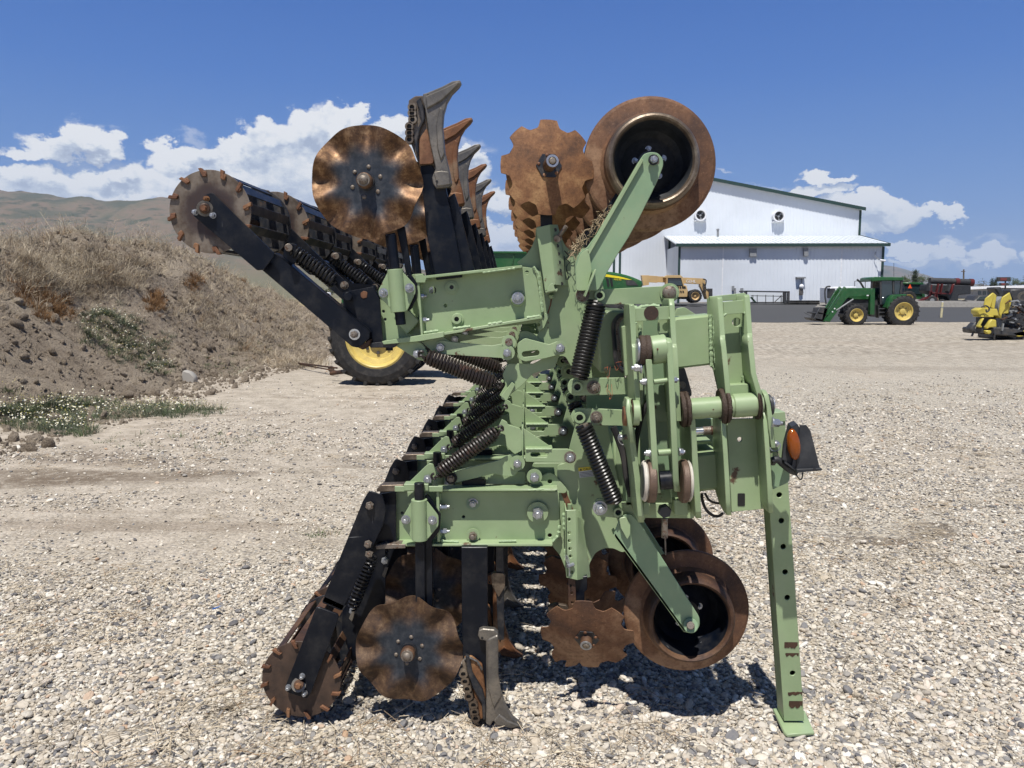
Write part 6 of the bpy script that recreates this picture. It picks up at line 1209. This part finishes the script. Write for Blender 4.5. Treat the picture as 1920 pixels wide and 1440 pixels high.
part(LT, 'bucket', lambda b: (pp([(1526, 598), (1538, 576), (1552, 578), (1549, 590), (1543, 603), (1533, 601)], Yq+.2, .12, 'steel_dark', b, .01), pp([(1526, 598), (1538, 576), (1552, 578), (1549, 590), (1543, 603), (1533, 601)], Yq+1.9, .12, 'steel_dark', b, .01), pp([(1546, 577), (1552, 578), (1549, 592), (1543, 603), (1541, 600)], Yq+.2, 1.8, 'steel_dark', b, .01), pp([(1528, 596), (1542, 599), (1542, 603), (1530, 600)], Yq+.2, 1.8, 'steel_dark', b, .01), pp([(1534, 585), (1546, 588), (1545, 590), (1533, 588)], Yq+.2, 1.8, 'steel_dark', b, .01), [pbar(b, 1508, 586, 1530, 598, Yq+yy, .8, .05, 'steel_dark') for yy in (.4, 1.5)]))
part(LT, 'antenna', lambda b: cyl(b, P(1676, 519, Yq+1), P(1676, 493, Yq+1), .012, 'steel_dark', n=5))
# ------------------------------------------------------------------ second tractor, red machine, vehicles
zz = float(terr(35, 70)); Y2 = 69.0
T2 = empty('green_tractor', (P(1715, 575, Y2).x, Y2, zz), 'green cab tractor with orange warning triangle behind the loader tractor', 'tractor')
part(T2, 'cab', lambda b: (pp([(1693, 529), (1732, 530), (1733, 534), (1693, 533)], Y2, 2, 'farm_green', b, .05), pp([(1695, 533), (1731, 534), (1731, 552), (1696, 551)], Y2+.1, 1.7, 'glass_dark', b, .02), pp([(1729, 534), (1733, 534), (1734, 556), (1729, 556)], Y2, 1.9, 'farm_green', b, .02)))
part(T2, 'body', lambda b: pp([(1690, 551), (1735, 552), (1736, 568), (1722, 572), (1690, 568)], Y2+.2, 1.6, 'farm_green', b, .05)); part(T2, 'warning_triangle', lambda b: pp([(1702.5, 540.5), (1710, 540.5), (1706.5, 532.5)], Y2-.1, .03, 'smv', b, .003))
wheel(T2, 1704, 560, Y2-.5, 15, 8, .5, lugs=16); wheel(T2, 1736, 566, Y2-.5, 9, 5, .4, lugs=14)
Y3 = 64.0; RM = empty('red_harvester', (P(1785, 575, Y3).x, Y3, float(terr(34, Y3))), 'red and black harvesting machine with long black drum on top', 'farm machine')
part(RM, 'drum', lambda b: (cyl(b, P(1743, 526.5, Y3+1), P(1796, 528, Y3+1), 5.8*M(Y3), 'steel_dark', n=24), cyl(b, P(1796, 528.5, Y3+1), P(1822, 529.5, Y3+1), 6*M(Y3), 'plastic_black', n=24))); part(RM, 'red_hoop', lambda b: (cyl(b, P(1790, 528.5, Y3+1), P(1797, 528.5, Y3+1), 6.9*M(Y3), 'red', n=24), cyl(b, P(1817, 529.5, Y3+1), P(1824, 530, Y3+1), 6.9*M(Y3), 'red', n=24)))
part(RM, 'body', lambda b: (pp([(1743, 533), (1821, 535), (1821, 551), (1798, 553), (1796, 574), (1784, 572), (1776, 556), (1745, 550), (1740, 545)], Y3+.6, 1.6, 'plastic_black', b, .06), pp([(1786, 534), (1791, 532), (1786, 548), (1782, 552)], Y3+.4, .3, 'red', b, .03)))
part(RM, 'red_frame', lambda b: [pbar(b, *a, Y3+.3, w_, .25, 'red') for a, w_ in (((1747, 534, 1745, 556), 2.4), ((1761, 532, 1755, 558), 1.8), ((1768, 532, 1764, 552), 1.8), ((1745, 549, 1783, 551), 2), ((1724, 565, 1742, 557), 3.4), ((1742, 557, 1748, 546), 2.6), ((1755, 552, 1757, 572), 5), ((1783, 572, 1796, 573), 2.6))]); part(RM, 'guard', lambda b: [pbar(b, *a, Y3+.1, 3.6, .4, 'steel_dark') for a in ((1744, 531, 1743, 545), (1783, 533, 1778, 546))])
for px, py, r_ in ((1748, 563, 8), (1766, 567.5, 6.5), (1807, 570.5, 8)): part(RM, 'wheel', lambda b: (cyl(b, P(px, py, Y3), P(px, py, Y3+.35), r_*M(Y3), 'rubber', n=28, bev=.05), cyl(b, P(px, py, Y3-.02), P(px, py, Y3+.1), r_*.45*M(Y3), 'trim_grey' if px != 1807 else 'steel_dark', n=20)))
def car(name, x0, x1, yt, yb, Y, m, lab, cat, pts, glass):
    e = empty(name, (P((x0+x1)/2, yb, Y).x, Y, P(x0, yb, Y).z), lab, cat); part(e, 'body', lambda b: pp(pts, Y, 1.8, m, b, .08)); part(e, 'window', lambda b: pp(glass, Y-.02, 1.84, 'glass_dark', b, .01))
    for f_ in (.2, .8): px = x0+(x1-x0)*f_; part(e, 'wheel', lambda b: (cyl(b, P(px, yb-3.5, Y-.05), P(px, yb-3.5, Y+.2), 3.8*M(Y), 'rubber', n=20), cyl(b, P(px, yb-3.5, Y-.07), P(px, yb-3.5, Y+.1), 2*M(Y), 'silver', n=16)))
car('pickup_truck', 1797, 1830, 562, 578, 68, 'silver', 'silver pickup truck behind the red machine', 'pickup truck', [(1797, 567), (1803, 563), (1828, 564), (1830, 576), (1797, 575)], [(1805, 564.5), (1815, 564.5), (1815, 567), (1804, 567)])
car('dark_suv', 1825, 1862, 552, 579, 66, 'steel_dark', 'dark sport utility vehicle left of the yellow machine', 'car', [(1825, 565), (1830, 562), (1836, 554), (1860, 554), (1864, 562), (1864, 577), (1825, 576)], [(1832, 562), (1838, 556), (1858, 556), (1860, 562)])
# low white roofed shed, signs, pole
Y4 = 112.0; LS = empty('low_shed', (P(1880, 560, Y4).x, Y4, gz), 'low grey shed with a long white roof edge at the far right', 'building')
part(LS, 'wall', lambda b: pp([(1824, 542), (1990, 541), (1990, 560), (1824, 560)], Y4, 8, 'trim_grey', b)); part(LS, 'roof', lambda b: pp([(1820, 543), (1822, 538), (1860, 537), (2000, 533), (2000, 541), (1880, 540)], Y4-.6, 9, 'white', b, .02))
for x in (1834, 1843, 1852): part(LS, 'window', lambda b: pp([(x, 546), (x+6, 546), (x+6, 553), (x, 553)], Y4-.05, .1, 'glass_dark', b))
SG = empty('pole_sign', (P(1884, 556, 90).x, 90, gz), 'dark red double board sign on a post above the yellow machine', 'sign'); part(SG, 'board', lambda b: (pp([(1872, 519.5), (1895, 519.5), (1895, 527.5), (1872, 527.5)], 90, .4, 'steel_dark', b), pp([(1876, 521), (1888, 521), (1888, 526), (1876, 526)], 89.96, .1, 'sign_red', b)))
part(SG, 'board', lambda b: (pp([(1877, 530.5), (1891, 530.5), (1891, 535.5), (1877, 535.5)], 90, .4, 'steel_dark', b), pp([(1878, 531), (1885, 531), (1885, 535), (1878, 535)], 89.96, .1, 'sign_red', b))); part(SG, 'post', lambda b: pbar(b, 1886, 527, 1886, 558, 90.1, 1.1, .2, 'steel_dark'))
UP = empty('utility_pole', (P(1806.5, 556, 120).x, 120, gz), 'wooden utility pole rising behind the red machine', 'utility pole'); part(UP, 'pole', lambda b: cyl(b, P(1806.5, 558, 120), P(1807, 505, 120), .11, 'wood', n=10)); part(UP, 'crossarm', lambda b: pbar(b, 1803, 509, 1810, 509, 119.7, 1.2, .15, 'wood'))
# island kerb and post
def isl(x): return np.interp(x, [22, 27, 31, 35, 40, 48], [0, .30, .42, .40, .22, 0])
vs_ = []; xs_ = np.linspace(22, 48, 30)
for j, (yy, k) in enumerate(((61.2, 0), (61.4, 1), (67.0, 1.0), (69.5, .9))):
    for x in xs_: vs_.append((x, yy, float(terr(x, yy))-.02+.9*k*float(isl(x))))
b = MB(); b.add(vs_, [(j*30+i, j*30+i+1, j*30+30+i+1, j*30+30+i) for j in range(3) for i in range(29)], 'kerb', True); b.build('kerb_island', org=(35, 61, 1), kind='structure')
GP = G(1764, 601.5); e = empty('bollard_post', GP, 'thin pale yellow marker post at the edge of the asphalt', 'bollard'); hgt = 34*M(GP.y)
part(e, 'post', lambda b: (cyl(b, GP, GP+Vector((.04, 0, hgt)), 2.1*M(GP.y), 'post_yellow', n=14), cyl(b, GP+Vector((.03, 0, hgt)), GP+Vector((.03, 0, hgt+.06)), 2*M(GP.y), 'white', n=14))); part(e, 'collar', lambda b: cyl(b, GP+Vector((.03, 0, hgt*.70)), GP+Vector((.03, 0, hgt*.74)), 2.25*M(GP.y), 'trim_grey', n=14)); part(e, 'base', lambda b: cyl(b, GP, GP+Vector((0, 0, .06)), 5*M(GP.y), 'steel_dark', n=14))
# ------------------------------------------------------------------ yellow row machine at the right edge
Y5 = 30.0; YM = empty('row_crop_header', (P(1875, 636, Y5).x, Y5, 0), 'yellow and black harvesting header with upright divider shields at right edge', 'farm machine')
def zc(pts, ox=1700, oy=500, s_=.11458): return [(ox+x*s_, oy+y*s_) for x, y in pts]
part(YM, 'divider_shield', lambda b: (pp(zc([(1262, 655), (1295, 520), (1418, 422), (1440, 445), (1375, 665), (1340, 700)]), Y5, .08, 'corn_yellow', b, .02), pp(zc([(1418, 422), (1475, 470), (1472, 520), (1440, 700), (1375, 665)]), Y5+.04, .10, 'corn_yellow', b, .02)))
part(YM, 'divider_shield', lambda b: (pp(zc([(1515, 760), (1540, 600), (1570, 500), (1690, 420), (1700, 440), (1670, 600), (1560, 780), (1550, 850)]), Y5-.1, .08, 'corn_yellow', b, .02), pp(zc([(1690, 420), (1725, 520), (1725, 560), (1670, 765), (1590, 770), (1560, 780)]), Y5-.04, .1, 'corn_yellow', b, .02)))
part(YM, 'row_hood', lambda b: (pp(zc([(1170, 710), (1240, 670), (1400, 690), (1480, 690), (1510, 800), (1550, 850), (1490, 800), (1430, 800), (1215, 805), (1170, 760)]), Y5-.3, .5, 'corn_yellow', b, .04), pp(zc([(1210, 800), (1430, 800), (1430, 825), (1215, 825)]), Y5-.35, .55, 'corn_yellow', b, .02)))
part(YM, 'lower_shield', lambda b: (pp(zc([(1240, 850), (1280, 840), (1215, 965), (1245, 975), (1240, 1000), (1170, 990)]), Y5-.4, .2, 'corn_yellow', b, .03), pp(zc([(1295, 1000), (1385, 860), (1470, 870), (1480, 990), (1360, 995), (1320, 1025)]), Y5-.4, .2, 'corn_yellow', b, .03), pp(zc([(1300, 1040), (1390, 1045), (1395, 1090), (1340, 1110), (1300, 1080)]), Y5-.5, .2, 'corn_yellow', b, .03)))
part(YM, 'steering_hoop', lambda b: sweep(b, catmull([P(*q, Y5-.45) for q in zc([(1225, 665), (1290, 640), (1345, 670), (1345, 715), (1310, 740), (1300, 700)])], 5), .03, 'steel_dark', 8))
def f(b):
    rs = random.Random(5); pp(zc([(1090, 1000), (1180, 990), (1330, 1030), (1440, 990), (1700, 1000), (1960, 1050), (1960, 1150), (1440, 1120), (1100, 1090)]), Y5-.2, .8, 'steel_dark', b, .04); pp(zc([(1200, 830), (1480, 830), (1520, 1000), (1200, 1000)]), Y5, .3, 'plastic_black', b, .02)
    pp(zc([(1480, 560), (1560, 480), (1560, 760), (1500, 760)]), Y5+.3, .3, 'trim_grey', b, .02); pp(zc([(1590, 780), (1760, 560), (1960, 540), (1960, 1180), (1440, 1180), (1450, 1050), (1560, 960)]), Y5+.5, 1.2, 'plastic_black', b, .05)
    pp(zc([(1430, 340), (1560, 330), (1600, 440), (1540, 640), (1500, 620), (1500, 450)]), Y5+.9, .6, 'steel_dark', b, .05); pp(zc([(1700, 370), (1960, 360), (1960, 600), (1760, 620), (1700, 480)]), Y5+1.2, .6, 'steel_dark', b, .05)
    for _ in range(46):
        x, y = rs.uniform(1560, 1950), rs.uniform(560, 1130); a = rs.uniform(-.9, .9); L = rs.uniform(30, 140); q = zc([(x, y), (x+L*math.cos(a), y+L*math.sin(a))]); m_ = rs.choice(['steel_dark', 'steel_dark', 'trim_grey', 'rust_dark', 'plastic_black', 'rust_grey']); pbar(b, *q[0], *q[1], Y5+rs.uniform(-.3, .45), rs.uniform(1, 3.5), .12, m_)
    for a in ((1760, 620, 1960, 650), (1640, 820, 1720, 780)): q = zc([a[:2], a[2:]]); cyl(b, P(*q[0], Y5+.1), P(*q[1], Y5+.1), .06, 'trim_grey', n=10)
    pp(zc([(1710, 1090), (1960, 1040), (1960, 1130), (1840, 1150)]), Y5-.2, .3, 'corn_yellow', b, .02)
    for a in ((1100, 1080, 1078, 1140, 14), (1590, 930, 1570, 1050, 14), (1450, 1100, 1440, 1190, 12)): q = zc([a[:2], a[2:4]]); pbar(b, *q[0], *q[1], Y5-.3, 1.8, .1, 'trim_grey' if a[0] == 1590 else 'steel_dark')
    pp(zc([(1040, 1010), (1110, 930), (1150, 900), (1140, 1000), (1090, 1080), (1050, 1060)]), Y5-.5, .4, 'steel_dark', b, .05)
part(YM, 'frame', f); part(YM, 'knife_disc', lambda b: [ring(b, P(1918, 555, Y5-.2+i*.1), P(1918, 555, Y5-.18+i*.1), (62-i*12)*.11*M(Y5)*1.2, (50-i*12)*.11*M(Y5)*1.2, 'knife_grey', 20) for i in range(3)])
# ------------------------------------------------------------------ machines behind the implement
Y6 = 38.0; BT = empty('articulated_tractor', (P(1080, 590, Y6+1.3).x, Y6+1.3, 0), 'large green tractor with yellow hood stripe behind the folded implement', 'tractor')
def nose(b, D0, D1):
    pp([(1060, 510), (1142, 509), (1160, 512), (1180, 517), (1200, 525), (1206, 529), (1205, 536), (1200, 548), (1060, 548)], Y6+D0, D1-D0, 'farm_green', b, .12)
part(BT, 'hood', lambda b: nose(b, 0, 1.7)); part(BT, 'hood_stripe', lambda b: pp([(1060, 513), (1138, 514.5), (1160, 518), (1185, 524.5), (1176, 524.5), (1158, 521.5), (1136, 519), (1060, 517)], Y6-.02, .02, 'farm_yellow', b, .001)); part(BT, 'model_number', lambda b: text_into(b, '9570 RX', P(1150.5, 525, Y6-.02), 3.0*M(Y6), 'farm_yellow', R(-4), .002))
part(BT, 'grille', lambda b: (pp([(1173, 525), (1188, 526), (1197, 535), (1175, 535)], Y6-.03, .05, 'steel_dark', b, .005), [pp([(x, 521), (x+5, 523), (x+7, 537), (x+3, 537)], Y6-.03, .05, 'ink', b, .005) for x in (1136, 1143)]))
part(BT, 'cab', lambda b: (pp([(968, 478), (1062, 478), (1064, 484), (966, 484)], Y6, 2.0, 'farm_green', b, .06), pp([(972, 484), (1056, 484), (1062, 530), (970, 530)], Y6+.1, 1.8, 'glass_dark', b, .03), pp([(900, 530), (1062, 528), (1062, 556), (900, 560)], Y6+.1, 1.8, 'farm_green', b, .05)))
for px in (940, 1150): part(BT, 'track', lambda b: (pp([(px-52, 586), (px-34, 560), (px-12, 545), (px+12, 545), (px+34, 560), (px+52, 586), (px+44, 596), (px-44, 596)], Y6-.1, .6, 'rubber', b, .08)))
Y7 = 14.0; GI = empty('grain_cart', (P(800, 722, Y7).x, Y7+.5, 0), 'green sheet metal hopper cart with a big yellow rimmed wheel and its drawbar', 'farm trailer')
wheel(GI, 705, 634, Y7-.2, 91, 57, .52, lugs=24); wheel(GI, 735, 628, Y7+1.7, 80, 50, .52, lugs=24)
wheel(GI, 1105, 632, Y7+.1, 84, 52, .52, lugs=24); wheel(GI, 1118, 626, Y7+1.8, 76, 48, .52, lugs=24)
part(GI, 'hopper', lambda b: (prism(b, [P(x, y, Y7+.3) for x, y in ((905, 474), (967, 474), (1078, 474), (1078, 510), (1050, 560), (820, 560), (800, 520), (905, 500))], Vector((0, 1.5, 0)), 'farm_green', .01), prism(b, [P(x, y, Y7+.26) for x, y in ((900, 471), (1080, 471), (1080, 475), (900, 475))], Vector((0, 1.6, 0)), 'farm_green', .004), [pbar(b, x, 476, x-5, 505, Y7+.28, 1.6, .03, 'farm_green') for x in (920, 964, 1010, 1050)]))
part(GI, 'axle', lambda b: (cyl(b, P(705, 634, Y7+.2), P(708, 632, Y7+2.0), .07, 'steel_dark', n=12), cyl(b, P(1105, 632, Y7+.2), P(1105, 632, Y7+2.0), .07, 'steel_dark', n=12), pp([(1096, 566), (1112, 566), (1112, 634), (1098, 634)], Y7+.65, .12, 'steel_dark', b, .01), pp([(1046, 556), (1112, 556), (1112, 568), (1046, 568)], Y7+.6, .9, 'farm_green', b, .01), pp([(640, 560), (1050, 556), (1050, 568), (640, 575)], Y7+.6, .9, 'farm_green', b, .01), pp([(698, 570), (716, 570), (714, 640), (696, 640)], Y7+.45, .12, 'steel_dark', b, .01)))
part(GI, 'drawbar', lambda b: (cyl(b, G(560, 681, .12), G(632, 690, .16), .018, 'rust_dark', n=8), cyl(b, G(562, 683, .08), G(632, 696, .12), .015, 'rust_dark', n=8), dome(b, G(621, 692, .10), .07, 'rust_grey', (0, -1, 0)), cyl(b, G(620, 700, .16), G(700, 690, .30), .04, 'rust_dark', n=8)))
# ------------------------------------------------------------------ trees
def leafm(name, c):
    t = base(name); oi = t.noise(t.co, 1.3, 4); t.l.new(t.mix(t.ss(oi, .35, .65), tuple(q*.7 for q in c), tuple(q*1.35 for q in c)), t.b.inputs['Base Color']); t.b.inputs['Roughness'].default_value = .8
leafm('leaves', (.045, .065, .022)); leafm('leaves_dark', (.026, .042, .018)); paint('bark', (.10, .075, .05), .9)
def tree(px, pyt, pyb, wpx, Y, m, lab, seed, conic=False, bare=False):
    rs = random.Random(seed); k = M(Y); base_ = P(px, pyb, Y); H = (pyb-pyt)*k; W = wpx*k/2; e = empty('tree', base_, lab, 'tree', 'trees along the far road'); b = MB()
    sweep(b, [base_, base_+Vector((0, 0, H*.4)), base_+Vector((.1, 0, H*.95))], [H*.03, H*.022, H*.006], 'bark', 7); tips = []
    for i in range(16 if not bare else 34):
        z = H*rs.uniform(.22, .9); a = rs.uniform(0, 6.28); L = W*rs.uniform(.5, 1)*(1-z/H*.8 if conic else math.sin(math.pi*min(1, z/H*.85+.1))); q = base_+Vector((0, 0, z)); t_ = q+Vector((math.cos(a)*L, math.sin(a)*L, L*.45)); sweep(b, [q, q.lerp(t_, .5)+Vector((0, 0, L*.04)), t_], [H*.009, H*.006, H*.002], 'bark', 4); tips.append((t_, L))
    b.build('trunk', e, base_); b = MB(); vs_ = []; fs = []
    for t_, L in tips:
        for c_i in range(9 if not bare else 1):
            c = t_+Vector((rs.gauss(0, W*.22), rs.gauss(0, W*.22), rs.gauss(0, H*.07)))
            for _ in range(26 if not bare else 12):
                p = c+Vector((rs.gauss(0, 1), rs.gauss(0, 1), rs.gauss(0, .8)))*H*.035; s_ = H*rs.uniform(.010, .022); u = Vector((rs.gauss(0, 1), rs.gauss(0, 1), rs.gauss(0, 1))).normalized(); v = u.orthogonal().normalized(); o = len(vs_); vs_ += [p-u*s_, p+v*s_*.6, p+u*s_, p-v*s_*.6]; fs.append((o, o+1, o+2, o+3))
    b.add(vs_, fs, m); b.build('crown', e, base_+Vector((0, 0, H*.6)))
for i, a in enumerate(((1697, 520, 562, 26, 150, 'leaves', 'bushy green tree above the second tractor cab'), (1713, 510, 562, 12, 150, 'leaves_dark', 'narrow pointed dark tree above the warning triangle', True), (1728, 521, 562, 26, 155, 'leaves', 'rounded green tree left of the red machine'), (1842, 524, 562, 26, 170, 'leaves_dark', 'sparse nearly bare tree between utility pole and sign', False, True), (1862, 523, 562, 12, 160, 'leaves_dark', 'dark slim tree just left of the double board sign'), (1905, 524, 562, 34, 170, 'leaves', 'broad green tree at the right edge behind the shed'), (1935, 520, 562, 40, 175, 'leaves_dark', 'outermost dark tree at the right edge'))):
    tree(a[0], a[1], a[2], a[3], a[4], a[5], a[6], 30+i, *(a[7:]))
for i, (px, pyt, w_) in enumerate(((575, 536, 16), (598, 538, 20), (618, 540, 16), (640, 537, 22), (556, 540, 14))):
    tree(px, pyt, 560, w_, 260, 'leaves_dark', ('small dark tree seen through the gap left of the spring', 'dark tree in the gap above the dry field', 'low dark tree behind the black packer arm', 'dark tree behind the black mounting box', 'leftmost dark tree at the foot of the bank')[i], 60+i)
for i, (x0, m_, lab) in enumerate(((586, 'tele_yellow', 'far yellow machine in the gap left of the black arm'), (596, 'silver', 'far silver vehicle in the gap at left'), (606, 'white', 'far white vehicle in the gap above the dry field'))):
    car('parked_vehicle', x0, x0+11, 549, 557, 150, m_, lab, 'vehicle', [(x0, 552), (x0+3, 551), (x0+4, 548), (x0+9, 548), (x0+11, 552), (x0+11, 556), (x0, 556)], [(x0+4.3, 549), (x0+8.5, 549), (x0+8.8, 551), (x0+4, 551)])
